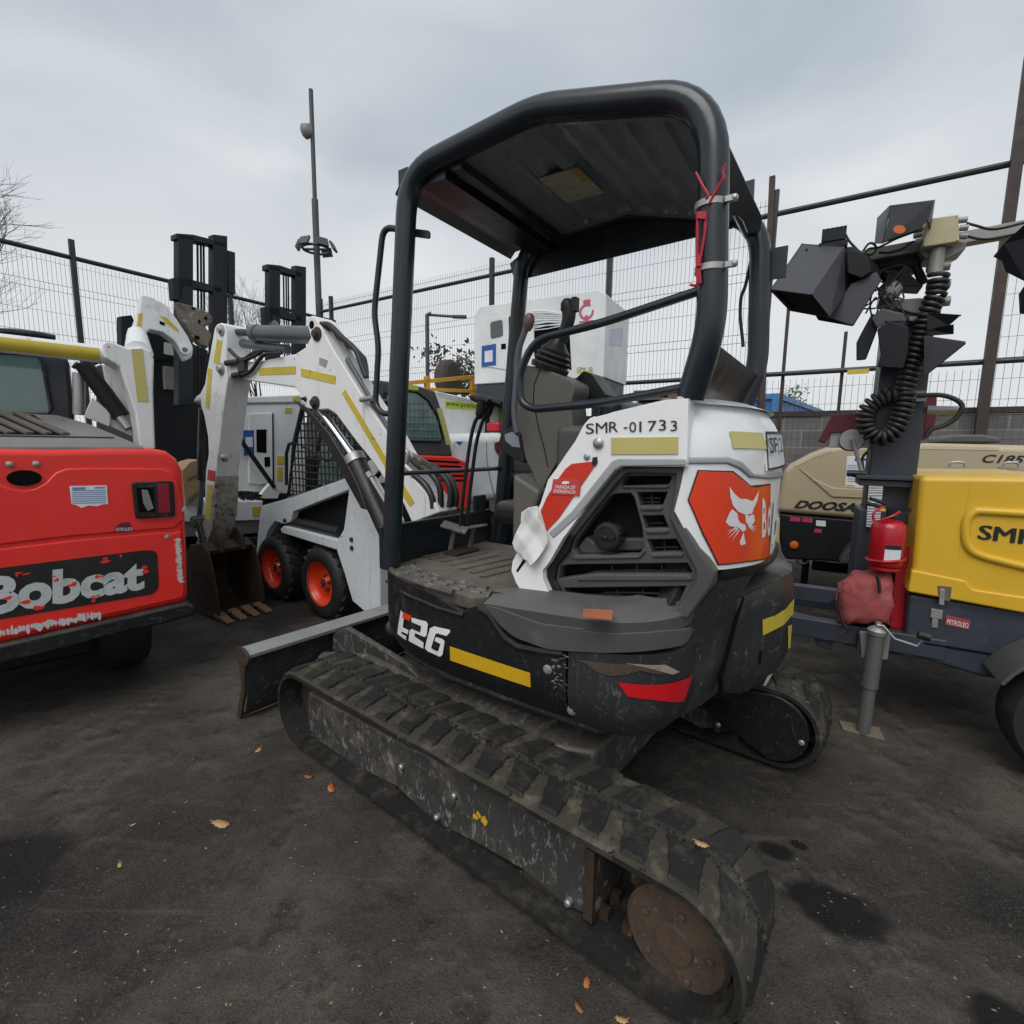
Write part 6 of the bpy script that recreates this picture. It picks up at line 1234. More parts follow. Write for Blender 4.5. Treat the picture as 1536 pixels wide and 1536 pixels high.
for k in range(7): text_quad(d, 'SMR-08', LT.ys(YY, q4(1264+k*1.8, 953+k*.2, 1856+k*1.8, 1023, 1866+k*1.8, 930, 1280+k*1.8, 872)), lambda a, b: (a, YY+.003+k*.0003, b))
d.build('lettering', M['ink'], yb)
rc = yp_(LT, YY, q4(1032, 1218, 1116, 1228, 1106, 1308, 1045, 1298), .014, .005, 'latch_recess', 'slat', yb)
d = MB(); YL_ = YY-.02; d.py(LT.ys(YL_, q4(998, 1352, 1066, 1362, 1062, 1415, 994, 1402)), YL_-.002, YL_+.012); d.py(LT.ys(YY, q4(1045, 1235, 1075, 1238, 1070, 1330, 1040, 1325)), YY+.0145, YY+.022); d.py(LT.ys(YL_, q4(1005, 1400, 1042, 1405, 1036, 1465, 1000, 1460)), YL_-.002, YL_+.010); d.build('latch', M['zinc'], yb, bevel=.002)
bs_ = yp_(LT, YY-.02, q5(870, 270, 1900, 430, 1900, 860, 1290, 752, 990, 660, 770, 600, 770, 560, 850, 500), 0, -1.0, 'base', 'navy', lt, bevel=.02)
sk_ = yp_(LT, YY-.02, q4(1088, 1392, 1228, 1422, 1218, 1476, 1080, 1446), .003, 0, 'warning_sticker', mat('dusty_red_sticker', (.33, .045, .05), .5), bs_); ytext(LT, YY-.016, 'PETROLEO', q4(1092, 1442, 1214, 1468, 1218, 1440, 1096, 1416), 'letter', sk_)
d = MB(); P = [LT.y(YY-.017, *p) for p in q5(960, 555, 1536, 650)]; d.tube(P, .005, 6); d.build('base_seam', M['vent'], bs_)
for k in range(2):
    q = LT.z(top+.004, *q4(1150+k*310, 545)[0]); d = MB(); d.tube(crv([q+V((-.04, 0, 0)), q+V((-.03, 0, .035)), q+V((.03, 0, .035)), q+V((.04, 0, 0))], 4), .008, 8); d.box(q, (.12, .05, .006)); d.build('lifting_eye', M['zinc'], yb)
# wheel and fender
wc = LT.z(0, 1540, 1165); wx = wc.x-.17; wy = .10
d = MB(); d.lathe([(.17, -.09), (.26, -.085), (.285, -.05), (.285, .05), (.26, .085), (.17, .09)], (wx, wy-.09, .285), (0, 1, 0), 36); w = d.build('wheel', M['tyre'], lt, smooth=50); d = MB(); d.lathe([(.17, .08), (.15, .05), (.05, .06), (.001, .06)], (wx, wy-.09, .285), (0, 1, 0), 24); d.build('rim', M['zinc'], w)
d = MB(); arc = [(wx+.36*cos(radians(a)), .27+.36*sin(radians(a))) for a in range(25, 166, 10)]; inn = [(wx+.345*cos(radians(a)), .27+.345*sin(radians(a))) for a in range(165, 24, -10)]; d.py(arc+inn, wy+.03, -.12); d.build('fender', M['grey_plastic'], lt, bevel=.006)
# chassis rails and drawbar
d = MB()
for y in (-.15, -.75): d.box((.75, y, .45), (2.1, .07, .10))
d.box((1.75, -.45, .45), (.08, .67, .09)); d.box((.0, -.45, .43), (.10, .8, .09)); ch_ = d.build('chassis', M['navy'], lt, bevel=.006)
yp_(LT, -.17, q4(195, 1215, 475, 1250, 475, 1300, 410, 1330, 195, 1300), 0, -.05, 'drawbar', 'navy', ch_, bevel=.006); yp_(LT, -.15, q5(190, 385, 480, 455, 760, 520, 760, 620, 590, 560, 440, 545, 420, 600, 340, 575, 330, 530, 190, 490), 0, -.06, 'drawbar', 'navy', ch_, bevel=.006)
# stabiliser jack
jt, jb = LT.y(0, *q5(692, 480)[0]), LT.y(0, *q5(612, 1035)[0])
jb = V((jb.x, 0, .012)); d = MB(); m_ = jb.lerp(jt, .45); d.tube([m_, jt], .034, 18); d.lathe([(.036, 0), (.036, .01)], m_, jt-jb, 18); jk = d.build('jack', mat('grey_jack', (.15, .15, .145), .45, .4, dirt=(.14, .13, .11), damt=.45), lt, smooth=50)
d = MB(); d.tube([jb, m_], .029, 16); d.build('jack_leg', jk.data.materials[0], jk, smooth=50)
d = MB(); ft = [LT.z(.012, *p) for p in q5(470, 998, 700, 1038, 735, 1108, 492, 1046)]; d.add([p for p in ft]+[p-V((0, 0, .012)) for p in ft], [(0, 1, 2, 3), (7, 6, 5, 4), (0, 1, 5, 4), (1, 2, 6, 5), (2, 3, 7, 6), (3, 0, 4, 7)]); d.build('jack_foot', mat('dusty_foot_plate', (.17, .14, .10), .7, dirt=(.08, .06, .045), damt=.5), jk, bevel=.003)
d = MB(); d.lathe([(.04, -.02), (.042, .0), (.03, .012), (.014, .02), (.012, .04)], jt, jt-jb, 18); P = [LT.y(.02, *p) for p in q5(690, 450, 725, 455, 790, 530, 920, 572, 950, 535)]; d.tube(P, .006, 8); d.build('crank', M['zinc'], jk)
d = MB(); d.tube([LT.y(.05, *p) for p in q5(925, 505, 995, 525)], .018, 10); d.build('crank_knob', M['black'], jk, smooth=60); yp_(LT, -.03, q5(590, 490, 770, 500, 752, 650, 700, 655, 600, 640), 0, -.02, 'jack_bracket', 'hoodgrey', jk, bevel=.004)
# mast
YM = -.34
ml = q3(690, 1310, 700, 1010, 720, 960); 
mp_ = [LT.y(YM, *p) for p in q4(640, 900)+q4(655, 600)+q4(690, 0)+q3(705, 960)+q3(1045, 960)+q4(1000, 0)+q4(910, 600)+q4(890, 900)]
d = MB(); zt_ = mp_[3].z; xl, xr_ = (mp_[1].x+mp_[2].x)/2, (mp_[6].x+mp_[5].x)/2
d.box(((xl+xr_)/2, YM-.11, (zt_+.4)/2), (abs(xl-xr_), .22, zt_-.4)); ms = d.build('mast', M['navy'], lt, bevel=.008)
d = MB(); d.box(((xl+xr_)/2, YM-.1, .70), (abs(xl-xr_)+.06, .26, .75)); d.build('mast_sleeve', M['navy'], ms, bevel=.008)
zc_ = LT.y(YM, *q4(780, 600)[0]).z; d = MB(); d.box(((xl+xr_)/2-.0, YM-.08, zc_), (abs(xl-xr_)+.12, .32, .02)); d.box(((xl+xr_)/2, YM-.08, zc_-.03), (abs(xl-xr_)+.08, .28, .03)); d.build('mast_collar', M['navy'], ms, bevel=.003)
fm = LT.ys(YM+.04, q4(640, 645, 722, 650, 700, 900, 625, 880)); d = MB(); d.py(fm, YM+.06, YM+.055); d.build('wrapped_film', M['film'], ms)
d = MB()
for k in range(16): a = LT.y(YM+.062, *q4(640-k*.8, 655+k*15)[0]); b = LT.y(YM+.062, *q4(722-k*1.2, 650+k*15+rr.uniform(-6, 10))[0]); d.tube([a, b], .0022, 4)
d.build('film_fold', M['paper'], ms)
d = MB(); d.tube([LT.y(YM+.02, *p) for p in q4(905, 640, 880, 820)], .012, 8); d.build('orange_tube', M['liftyellow'], lt)
def lq(y, *a): return [LT.y(y, *p) for p in q3(*a)]
# mast head: cross beam, junction box, brackets
YB_ = YM+.02
a, b = LT.y(YB_, *q3(530, 655)[0]), LT.y(YB_-.1, *q3(1700, 440)[0]); d = MB(); t = (b-a).normalized(); up_ = t.cross(V((0, 1, 0))).normalized(); 
def beam(d, a, b, h, w): 
    t = (b-a).normalized(); s_ = V((0, 1, 0)); u_ = t.cross(s_).normalized(); vs = [p+u_*i*h/2+s_*j*w/2 for p in (a, b) for i, j in ((-1, -1), (1, -1), (1, 1), (-1, 1))]
    d.add(vs, [(0, 1, 2, 3), (7, 6, 5, 4), (0, 1, 5, 4), (1, 2, 6, 5), (2, 3, 7, 6), (3, 0, 4, 7)])
beam(d, a, b, .055, .07); cb = d.build('cross_beam', M['galv'], lt, bevel=.004)
d = MB(); d.py(LT.ys(YB_, q3(940, 560, 1200, 560, 1190, 600, 1080, 660, 960, 650, 930, 620)), YB_+.03, YB_-.12); d.build('beam_saddle', M['galv'], cb, bevel=.004)
jb_ = yp_(LT, YB_+.10, q3(975, 415, 1160, 388, 1166, 545, 950, 580), 0, -.06, 'junction_box', 'cream', cb, bevel=.006)
for u, v in ((985, 428), (1150, 400), (1155, 535), (965, 565)):
    q = LT.y(YB_+.10, *q3(u, v)[0]); d = MB(); d.lathe([(.005, 0), (.004, .003)], q, (0, 1, 0), 8); d.build('screw', M['zinc'], jb_)
d = MB()
for u0, v0, u1, v1 in ((955, 470, 905, 480), (950, 505, 900, 515), (955, 540, 910, 550), (1160, 425, 1210, 420), (1165, 470, 1215, 465), (1165, 515, 1210, 515)): d.tube([LT.y(YB_+.07, *p) for p in q3(u0, v0, u1, v1)], .013, 10)
d.build('cable_gland', M['galv'], jb_)
for pts in ((905, 490, 800, 530, 700, 580, 640, 590, 600, 640), (900, 545, 830, 590, 760, 610, 700, 610), (1205, 440, 1260, 455, 1340, 475, 1430, 465, 1600, 420), (1205, 515, 1280, 532, 1360, 530, 1480, 505), (470, 490, 480, 465, 500, 490, 530, 545, 580, 600, 590, 640), (610, 600, 640, 560, 670, 560, 685, 590, 660, 620, 620, 620)): d = MB(); d.tube(crv(lq(YB_+.06, *pts), 5), .0055, 6); d.build('lamp_cable', M['hose'], cb, smooth=60)
d = MB(); d.tube(lq(YB_+.05, 1040, 590, 1020, 740), .03, 12); 
for v in (690, 795, 895): d.tube(lq(YB_+.02, 975, v+8, 1110, v-6), .022, 12)
d.build('roller_bracket', M['galv'], ms)
d = MB(); d.py(LT.ys(YB_, q3(720, 790, 800, 770, 820, 830, 790, 880, 930, 870, 1060, 880, 1060, 960, 900, 960, 700, 900)), YB_, YB_-.12); d.py(LT.ys(YB_, q3(860, 990, 1080, 985, 1085, 1010, 865, 1020)), YB_+.05, YB_-.2); d.build('mast_head', M['hoodgrey'], ms, bevel=.006)
d = MB(); d.py(LT.ys(YB_-.05, q3(680, 640, 930, 630, 930, 690, 700, 700)), YB_-.03, YB_-.2); d.py(LT.ys(YB_, q3(745, 700, 860, 705, 960, 790, 960, 800, 750, 790)), YB_-.02, YB_-.16); d.tube(lq(YB_-.05, 890, 640, 960, 790), .02, 8); d.tube(lq(YB_-.05, 700, 660, 760, 800), .02, 8); d.build('lamp_mount', M['dark'], ms, bevel=.004)
d = MB(); d.ball(LT.y(YB_+.03, *q3(765, 830)[0]), .05, 14, sc=(1, .5, 1)); d.build('motor_cap', M['galv'], ms)
d = MB()
for k in range(9): P = lq(YB_+.05, *[w for _ in range(4) for w in (rr.uniform(600, 860), rr.uniform(680, 1000))]); d.tube(crv(P, 5), .004, 5)
d.build('loose_wire', M['hose'], ms)
# floodlights
def lamp(dist, faces, name='floodlight', m='lampbody', parent=lt, **k):
    d = MB()
    for pts, ds in faces:
        P = [LT.loc(at(u, v, dd)) for (u, v), dd in zip(q3(*pts), ds)]; c = sum(P, V())/len(P)
        d.add(P, [tuple(range(len(P)))])
    o = d.build(name, M[m], parent, smooth=0, **k); so = o.modifiers.new('t', 'SOLIDIFY'); so.thickness = .006; so.offset = -1; return o
def pxblock(pts, d0, d1, name, m, parent, **k):
    P = q3(*pts); n = len(P); d = MB(); d.add([LT.loc(at(u, v, d0)) for u, v in P]+[LT.loc(at(u, v, d0))+(LT.loc(at(u, v, d1))-LT.loc(at(u, v, d0))) for u, v in P], [tuple(range(n)), tuple(range(2*n-1, n-1, -1))]+[(i, (i+1) % n, (i+1) % n+n, i+n) for i in range(n)]); return d.build(name, M[m], parent, bevel=.006, **k)
l1 = lamp(0, [((255, 558, 495, 575, 305, 850, 75, 820), (3.05, 2.92, 2.68, 2.78)), ((495, 575, 305, 850, 410, 980, 500, 850), (2.92, 2.68, 2.80, 2.98)), ((255, 558, 75, 820, 190, 940, 350, 880), (3.05, 2.78, 2.92, 3.1)), ((495, 575, 255, 558, 350, 880, 500, 850), (2.92, 3.05, 3.1, 2.98))])
lamp(0, [((190, 940, 75, 820, 305, 850, 410, 980), (2.97, 2.84, 2.74, 2.86))], 'lamp_lens', 'dark', l1)
pxblock((335, 972, 330, 880, 470, 580, 560, 575, 640, 630, 700, 690, 715, 770, 552, 1036, 350, 1000), 3.10, 3.24, 'lamp_housing', 'dark', l1)
pxblock((405, 985, 540, 790, 690, 720, 712, 772, 552, 1034), 2.97, 3.10, 'housing_cover', 'lampbody', l1)
pxblock((510, 600, 560, 590, 640, 640, 660, 720, 600, 760, 520, 730), 2.94, 3.1, 'lamp_bracket', 'dark', l1)
d = MB()
for u in (285, 420): P = [LT.loc(at(*p, dd-.004)) for p, dd in zip(q3(u-10, 602, u+10, 602, u, 582), (2.98, 2.98, 3.0))]; d.add(P, [(0, 1, 2)])
d.build('warning_triangle', M['vent'], l1)
l2 = lamp(0, [((762, 338, 720, 556, 675, 556, 690, 410), (3.05, 2.95, 3.0, 3.12)), ((1025, 305, 985, 425, 1000, 470, 1010, 400), (3.05, 2.98, 3.1, 3.2)), ((762, 338, 1025, 305, 1010, 400, 690, 410), (3.05, 3.05, 3.25, 3.2))], m='lampbody')
lamp(0, [((770, 348, 1015, 316, 980, 420, 930, 475, 728, 548), (3.02, 3.02, 2.95, 2.92, 2.92))], 'lamp_lens', 'dark', l2)
d = MB(); d.add([LT.loc(at(*p, 2.90)) for p in q3(*[w for a in range(12) for w in (818+36*cos(a*.524), 476+25*sin(a*.524))])], [tuple(range(12))]); d.build('orange_spot', M['orange_lamp'], l2)  # flat orange disc set just in front of the dark lens
l3 = lamp(0, [((1368, 632, 1430, 558, 1560, 440, 1760, 470, 1700, 620, 1560, 780, 1440, 720, 1420, 660), (2.7, 2.68, 2.6, 2.55, 2.55, 2.6, 2.7, 2.7)), ((1430, 558, 1560, 440, 1760, 470, 1620, 400), (2.68, 2.6, 2.55, 2.9))], m='dark'); lamp(0, [((1505, 850, 1545, 790, 1700, 800, 1700, 990, 1510, 960), (2.75, 2.75, 2.7, 2.7, 2.75))], 'lamp_housing', 'dark', l3)
l4 = pxblock((570, 1130, 600, 1070, 660, 960, 705, 975, 690, 1060, 640, 1190, 625, 1228, 570, 1232), 2.98, 3.2, 'floodlight', 'dark', lt)
pxblock((690, 1050, 760, 1000, 870, 1040, 870, 1180, 840, 1280, 690, 1270, 710, 1200), 2.92, 3.2, 'lamp_housing', 'dark', l4)
pxblock((655, 990, 715, 930, 840, 960, 860, 1010, 740, 1010, 690, 1050), 2.95, 3.1, 'lamp_bracket', 'lampbody', l4)
l5 = lamp(0, [((960, 1095, 1197, 1130, 960, 1320), (3.0, 2.95, 3.0)), ((960, 1095, 1197, 1130, 970, 1150), (3.0, 2.95, 3.25)), ((1197, 1130, 960, 1320, 970, 1150), (2.95, 3.0, 3.25))]); lamp(0, [((980, 955, 1176, 968, 1105, 1030, 980, 1060), (3.0, 2.97, 3.0, 3.0)), ((980, 955, 1176, 968, 1000, 990), (3.0, 2.97, 3.2)), ((980, 1050, 1130, 1025, 1130, 1080, 980, 1090), (3.0, 2.97, 3.0, 3.0))], 'lamp_hood', 'dark', l5)
d = MB(); q = LT.loc(at(*q3(440, 515)[0], 3.0)); d.box(q, (.10, .06, .06)); 
for k in range(6): d.box(q+V((-.045+.018*k, .012, .026)), (.006, .05, .006))
d.box(q-V((0, 0, .045)), (.12, .05, .03)); d.build('led_lamp', M['dark'], cb, bevel=.003)
# coiled cable
def coil(P, r, pitch, rw, name):
    P = crv(P, 10); L = [0]
    for i in range(1, len(P)): L.append(L[-1]+(P[i]-P[i-1]).length)
    n = int(L[-1]/pitch*9); out = []; j = 0; up = V((0, 1, 0))
    for k in range(n+1):
        s_ = L[-1]*k/n
        while j < len(P)-2 and L[j+1] < s_: j += 1
        f = (s_-L[j])/max(1e-6, L[j+1]-L[j]); p = P[j].lerp(P[j+1], f); t = (P[j+1]-P[j]).normalized(); sd = t.cross(up).normalized(); u2 = sd.cross(t)
        a = 2*pi*k/9; out.append(p+(sd*cos(a)+u2*sin(a))*r)
    d = MB(); d.tube(out, rw, 6); return d.build(name, M['hose'], lt, smooth=60)
yc_ = YM+.10
coil(lq(yc_, 1045, 735, 1030, 850, 985, 960, 950, 1080, 910, 1200, 870, 1330, 840, 1430)+[LT.y(yc_, *p) for p in q4(850, 90, 850, 160, 830, 250, 790, 330, 720, 370, 650, 340, 622, 270, 640, 200, 710, 145, 790, 120)], .034, .026, .011, 'coiled_cable')
d = MB(); d.tube(crv([LT.y(YM+.06, *p) for p in q4(920, 130, 1050, 125, 1140, 150, 1180, 190, 1150, 250, 1080, 300, 1000, 325, 970, 370)], 5), .011, 8); d.build('power_cable', M['hose'], lt, smooth=60); d = MB(); d.box(LT.y(YM+.04, *q4(928, 132)[0]), (.05, .04, .05)); d.tube([LT.y(YM, *p) for p in q4(975, 212, 1150, 215)], .022, 10); d.build('cable_clamp', M['galv'], ms)
# winch with maroon guard
d = MB(); w0 = LT.ys(YM-.05, q4(430, 238, 620, 230, 620, 335, 425, 342, 392, 402, 350, 388)); d.py(w0, YM-.05, YM-.25); wg = d.build('winch_guard', M['maroon'], lt, bevel=.004)
d = MB(); q = LT.y(YM-.02, *q4(545, 385)[0]); d.lathe([(.055, -.06), (.06, -.04), (.03, -.03), (.03, .03), (.06, .04), (.055, .06)], q-V((0, .06, 0)), (0, 1, 0), 20); d.box(q-V((0, .08, -.01)), (.20, .05, .10)); wn_ = d.build('winch', M['zinc'], lt, bevel=.003)
d = MB(); q2_ = LT.y(YM+.05, *q4(600, 560)[0]); d.tube([q, q+V((0, .06, 0)), q2_], .010, 8); d.build('winch_crank', M['galv'], wn_); d = MB(); d.tube([LT.y(YM+.05, *p) for p in q4(515, 575, 628, 580)], .016, 10); d.build('winch_grip', M['black'], wn_, smooth=60)
d = MB(); d.tube(crv([LT.y(YM+.03, *p) for p in q4(635, 450, 605, 490, 610, 560)], 5), .008, 6); d.build('winch_cable', M['hose'], wn_)
yp_(LT, YM-.3, q4(985, 128, 1036, 125, 1030, 270, 1000, 360, 960, 385, 965, 200), 0, -.1, 'rear_guard', 'maroon', lt, bevel=.004)
# ---------------- extinguisher and bag
YE = -.04
fe = thing('fire_extinguisher', 'red fire extinguisher in a bracket on the light tower mast', 'extinguisher', LT)
ec, eb = LT.y(YE, *q4(772, 885)[0]), LT.y(YE, *q4(745, 1120)[0]); er = abs(LT.y(YE, *q4(650, 1000)[0]).x-LT.y(YE, *q4(885, 1000)[0]).x)/2*.93
d = MB(); h = ec.z-eb.z; d.lathe([(er*.9, 0), (er, .015), (er, h*.92), (er*.93, h*1.02), (er*.7, h*1.10), (er*.35, h*1.14), (er*.2, h*1.16)], V((ec.x, YE-er, eb.z)), (ec-eb)*1.0+V((0, 0, .0)), 28); cyb = d.build('cylinder', M['ext_red'], fe, smooth=50)
ctr = V((ec.x, YE-er, ec.z)); d = MB(); d.tube([ctr+V((0, 0, .03)), ctr+V((0, 0, .07))], .018, 10); d.box(ctr+V((-.03, 0, .075)), (.09, .025, .02)); d.tube([ctr+V((.02, 0, .08)), ctr+V((.10, .0, .10))], .009, 8); d.tube([ctr+V((.02, 0, .10)), ctr+V((.09, 0, .125))], .008, 8); d.build('valve', M['dark'], fe)
d = MB(); d.tube(crv([ctr+V((.03, .02, .09)), ctr+V((.07, .05, .06)), ctr+V((.06, .05, .02)), ctr+V((.0, .06, .05)), ctr+V((-.03, .03, .07))], 5), .006, 6); d.build('red_strap', M['redwire'], fe); d = MB(); d.box(ctr+V((.04, .03, .075)), (.03, .01, .012)); d.build('yellow_tag', M['yellow'], fe)
def onc(pts, dr_): return [V((ctr.x+sin(a)*(er+dr_)*1.0, YE-er+cos(a)*(er+dr_), z)) for a, z in pts]
d = MB(); n = 6; vs = []
z1 = LT.y(YE, *q4(780, 990)[0]).z; z0_ = LT.y(YE, *q4(780, 1085)[0]).z; tilt = (ec.x-eb.x)/h
for zz in (z0_, z1):
    for k in range(n+1): a = -.75+.95*k/n; vs.append(V((eb.x+tilt*(zz-eb.z)+sin(a)*(er+.002), YE-er+cos(a)*(er+.002), zz)))
d.add(vs, [(k, k+1, k+n+2, k+n+1) for k in range(n)]); sk_ = d.build('label', M['paper'], cyb); d = MB(); vs2 = [v+V((0, .0012, 0)) for v in vs]; up2 = [vs2[k].lerp(vs2[k+n+1], .72) for k in range(n+1)]+vs2[n+1:]; d.add(up2, [(k, k+1, k+n+2, k+n+1) for k in range(n)]); d.build('label_band', M['ink'], sk_)
yp_(LT, YE-.16, q4(870, 990, 905, 990, 860, 1490, 762, 1462, 795, 1150, 800, 1000), 0, -.02, 'bracket_plate', 'ext_red', fe, bevel=.003)
d = MB(); rc_ = V((eb.x, YE-er, eb.z)); d.tube([rc_+V(((er+.004)*cos(a*pi/12), (er+.004)*sin(a*pi/12), .03-.01*cos(a*pi/12))) for a in range(24)], .007, 8, closed=True); d.cyl(rc_-V((0, 0, .02)), rc_-V((0, 0, .005)), er*.9); d.build('bracket_ring', M['ext_red'], fe, smooth=60)
# bag: lumpy sack
q = LT.y(YE-.02, *q4(640, 1330)[0]); out = LT.ys(YE-.02, q4(620, 1160, 700, 1150, 790, 1165, 795, 1250, 780, 1440, 750, 1475, 640, 1440, 520, 1480, 480, 1500, 465, 1380, 475, 1260, 540, 1190))
bm = bmesh.new(); N_ = 90; rings = 26; cx, cz = sum(p[0] for p in out)/len(out), sum(p[1] for p in out)/len(out); oc = crv([V((p[0], 0, p[1])) for p in out+out[:1]], 4)[:-1]
vs = []
for j in range(rings+1):
    f = j/rings; t = pi*f; rr_ = sin(t)**.55; yy = YE-.12+.11*cos(t)
    for k in range(N_):
        p = oc[int(k*len(oc)/N_)]; an_ = atan2(p.z-cz, p.x-cx); w1 = rr_**2; el = V((cx+.17*cos(an_)*rr_, yy, cz+.17*sin(an_)*rr_)); a_ = el.lerp(V((cx, yy, cz)).lerp(V((p.x, yy, p.z)), rr_), w1)
        fx = a_.x*.75+a_.z*.66; nz = (abs(mnoise.noise(V((fx*26, a_.z*5, 3))))*.05-.012)*(.4+.6*mnoise.noise(a_*6+V((2, 0, 0))))+abs(mnoise.noise(a_*17))*.028-.01; nz *= rr_**1.6; dirv = V((a_.x-cx, (a_.y-YE+.12)*1.5, a_.z-cz)); dirv.normalize() if dirv.length > 1e-5 else None; vs.append(a_+dirv*nz)
d = MB(); d.add(vs, [(j*N_+k, j*N_+(k+1) % N_, (j+1)*N_+(k+1) % N_, (j+1)*N_+k) for j in range(rings) for k in range(N_)]+[tuple(range(N_)), tuple(range(rings*N_, rings*N_+N_))])
bg_ = d.build('canvas_bag', M['bag'], smooth=45); tag(bg_, 'crumpled faded red canvas bag hanging below the fire extinguisher', 'bag', F=LT)
d = MB(); d.tube(crv([LT.y(YE+.01, *p) for p in q4(690, 1165, 700, 1210, 705, 1265)], 4), .009, 6); d.tube(crv([LT.y(YE, *p) for p in q4(470, 1260, 468, 1340, 490, 1430, 520, 1480, 485, 1498)], 4), .006, 6); d.build('strap', M['hose'], bg_)
# ================================================================== fences, wall, poles, trees
ZT = 4.1
def FP(o, dx, dy, s_, z): return V((o[0]+dx*s_, o[1]+dy*s_, z))
def fence(label, o, ang, posts, z0, mesh, rails, postm='fence_steel', ptop=4.36, lean=None):
    dx, dy = cos(ang), sin(ang); t = thing('mesh_fence', label, 'fence', None, (o[0], o[1], 0), ang)
    for i, s_ in enumerate(posts):
        d = MB(); d.box((s_, 0, ptop/2), (.065, .065, ptop)); d.build('fence_post', M[postm], t)
    for z, r, s0, s1 in rails: d = MB(); d.tube([(s0, 0, z), (s1, 0, z)], r, 8); d.build('fence_rail', M['fence_steel'], t)
    for s0, s1, za, zb in mesh:
        d = MB(); n = int((s1-s0)/.052)
        vs, fs = [], []
        r = .0025; zz = [za]; z = za
        bends = [za+.25+k*.72 for k in range(int((zb-za)/.72)+1) if za+.25+k*.72 < zb-.05]
        for k in range(n+1):
            x = s0+(s1-s0)*k/n; P = [(0, za)]
            for b in bends: P += [(0, b-.05), (.025, b), (0, b+.05)]
            P.append((0, zb)); d.tube([(x, -y, z) for y, z in P], r, 3, cap=False)
        for b in bends:
            for dz in (-.05, .05): d.tube([(s0, -.004, b+dz), (s1, -.004, b+dz)], r*1.2, 4, cap=False)
        k = za+.6
        for b in bends: d.tube([(s0, -.004, b+.36), (s1, -.004, b+.36)], r, 3, cap=False) if b+.36 < zb else None
        d.build('mesh_panel', M['wire'], t, smooth=0)
    return t
oR, aR = (-4.1, 10.95), atan2(6.27-10.95, 3.02+4.1)
def sR(u, v): q = at(u, v, 1); d = ray(u, v); dx, dy = cos(aR), sin(aR); k = (oR[0]*d.y-oR[1]*d.x)/(dy*d.x-dx*d.y); return k
px_ = [sR(*p) for p in ((738, 405), (916, 362), (1162, 322))]; st = (px_[2]-px_[0])/2
posts = [px_[0]-st*2.0, px_[0]-st, px_[0], px_[1], px_[2]]; posts = [.05]+posts
s15 = px_[2]
fence('tall black mesh fence running across behind the machines to the right', oR, aR, posts, 0, [(posts[i], posts[i+1], 1.75, 4.28) for i in range(5)], [(4.1, .032, 0, s15+6), (2.27, .028, 0, s15+6)])
lo_ = thing('mesh_fence', 'low mesh fence with bare rails on brown posts, behind the light tower', 'fence', None, (oR[0], oR[1], 0), aR)
d = MB(); d.box((s15+.02, -.05, 2.25), (.06, .06, 4.5), Matrix.Rotation(-.03, 3, 'Y')); d.build('fence_post', M['post_brown'], lo_)
d = MB(); q = sR(1515, 300); d.box((q, -.06, 2.5), (.085, .085, 5.0)); d.build('fence_post', M['post_brown'], lo_)
for u in (1174, 1263): d = MB(); q = sR(u, 560); d.box((q, .06, 1.35 if u > 1200 else 1.7), (.035, .035, 2.7 if u > 1200 else 3.4)); d.build('fence_post', M['post_brown'], lo_)
for (sa, sb, za, zb) in ((s15, s15+2.1, 1.0, 2.2), (s15+2.1, s15+5, 1.0, 3.4)):
    d = MB(); n = int((sb-sa)/.06)
    for k in range(n+1): d.tube([(sa+(sb-sa)*k/n, 0, za), (sa+(sb-sa)*k/n, 0, zb)], .0022, 3, cap=False)
    z = za+.1
    while z < zb: d.tube([(sa, 0, z), (sb, 0, z)], .0022, 3, cap=False); z += .2
    d.build('mesh_panel', M['wire'], lo_, smooth=0)
d = MB(); d.box((sR(1286, 567), -.05, 2.27-.03), (.20, .02, .05)); d.build('yellow_tag', M['yellow'], lo_)
oL = (-7.75, 6.45); aL = atan2(10.43-7.32, -4.95+7.12)
def sL(u, v): d = ray(u, v); dx, dy = cos(aL), sin(aL); return (oL[0]*d.y-oL[1]*d.x)/(dy*d.x-dx*d.y)
p1 = sL(109, 386); lend = hypot(-4.35+7.75, 11.1-6.45)
pl_ = [p1-2.3, p1, p1+2.3, p1+4.2]
fence('dark mesh fence behind the red loader and forklifts on the left', oL, aL, pl_, 0, [(pl_[i], pl_[i+1], 1.2, 4.05) for i in range(3)]+[(pl_[0]-2, pl_[0], 1.2, 4.05)], [(4.1, .035, -3, pl_[3]+.4)])
def block_mat():
    m = mat('concrete_block', (.16, .155, .15), .85, dirt=(.10, .098, .095), damt=.5, dscale=5, bump=.6, bscale=30); t = m.node_tree; N = t.nodes; L = t.links; b = N['Principled BSDF']
    c = b.inputs['Base Color'].links[0].from_socket; co = N.new('ShaderNodeTexCoord'); mp = N.new('ShaderNodeMapping'); mp.inputs['Rotation'].default_value = (pi/2, 0, 0); L.new(co.outputs['Object'], mp.inputs[0])
    br = N.new('ShaderNodeTexBrick'); br.inputs['Scale'].default_value = 1; br.inputs['Brick Width'].default_value = .40; br.inputs['Row Height'].default_value = .2; br.inputs['Mortar Size'].default_value = .008; br.inputs['Color1'].default_value = (1, 1, 1, 1); br.inputs['Color2'].default_value = (.82, .82, .82, 1); br.inputs['Mortar'].default_value = (1.5, 1.5, 1.48, 1)
    L.new(mp.outputs[0], br.inputs[0]); mu = N.new('ShaderNodeMix'); mu.data_type = 'RGBA'; mu.blend_type = 'MULTIPLY'; mu.inputs[0].default_value = 1; L.new(c, mu.inputs[6]); L.new(br.outputs[0], mu.inputs[7]); L.new(mu.outputs[2], b.inputs['Base Color']); return m
bmat = block_mat()
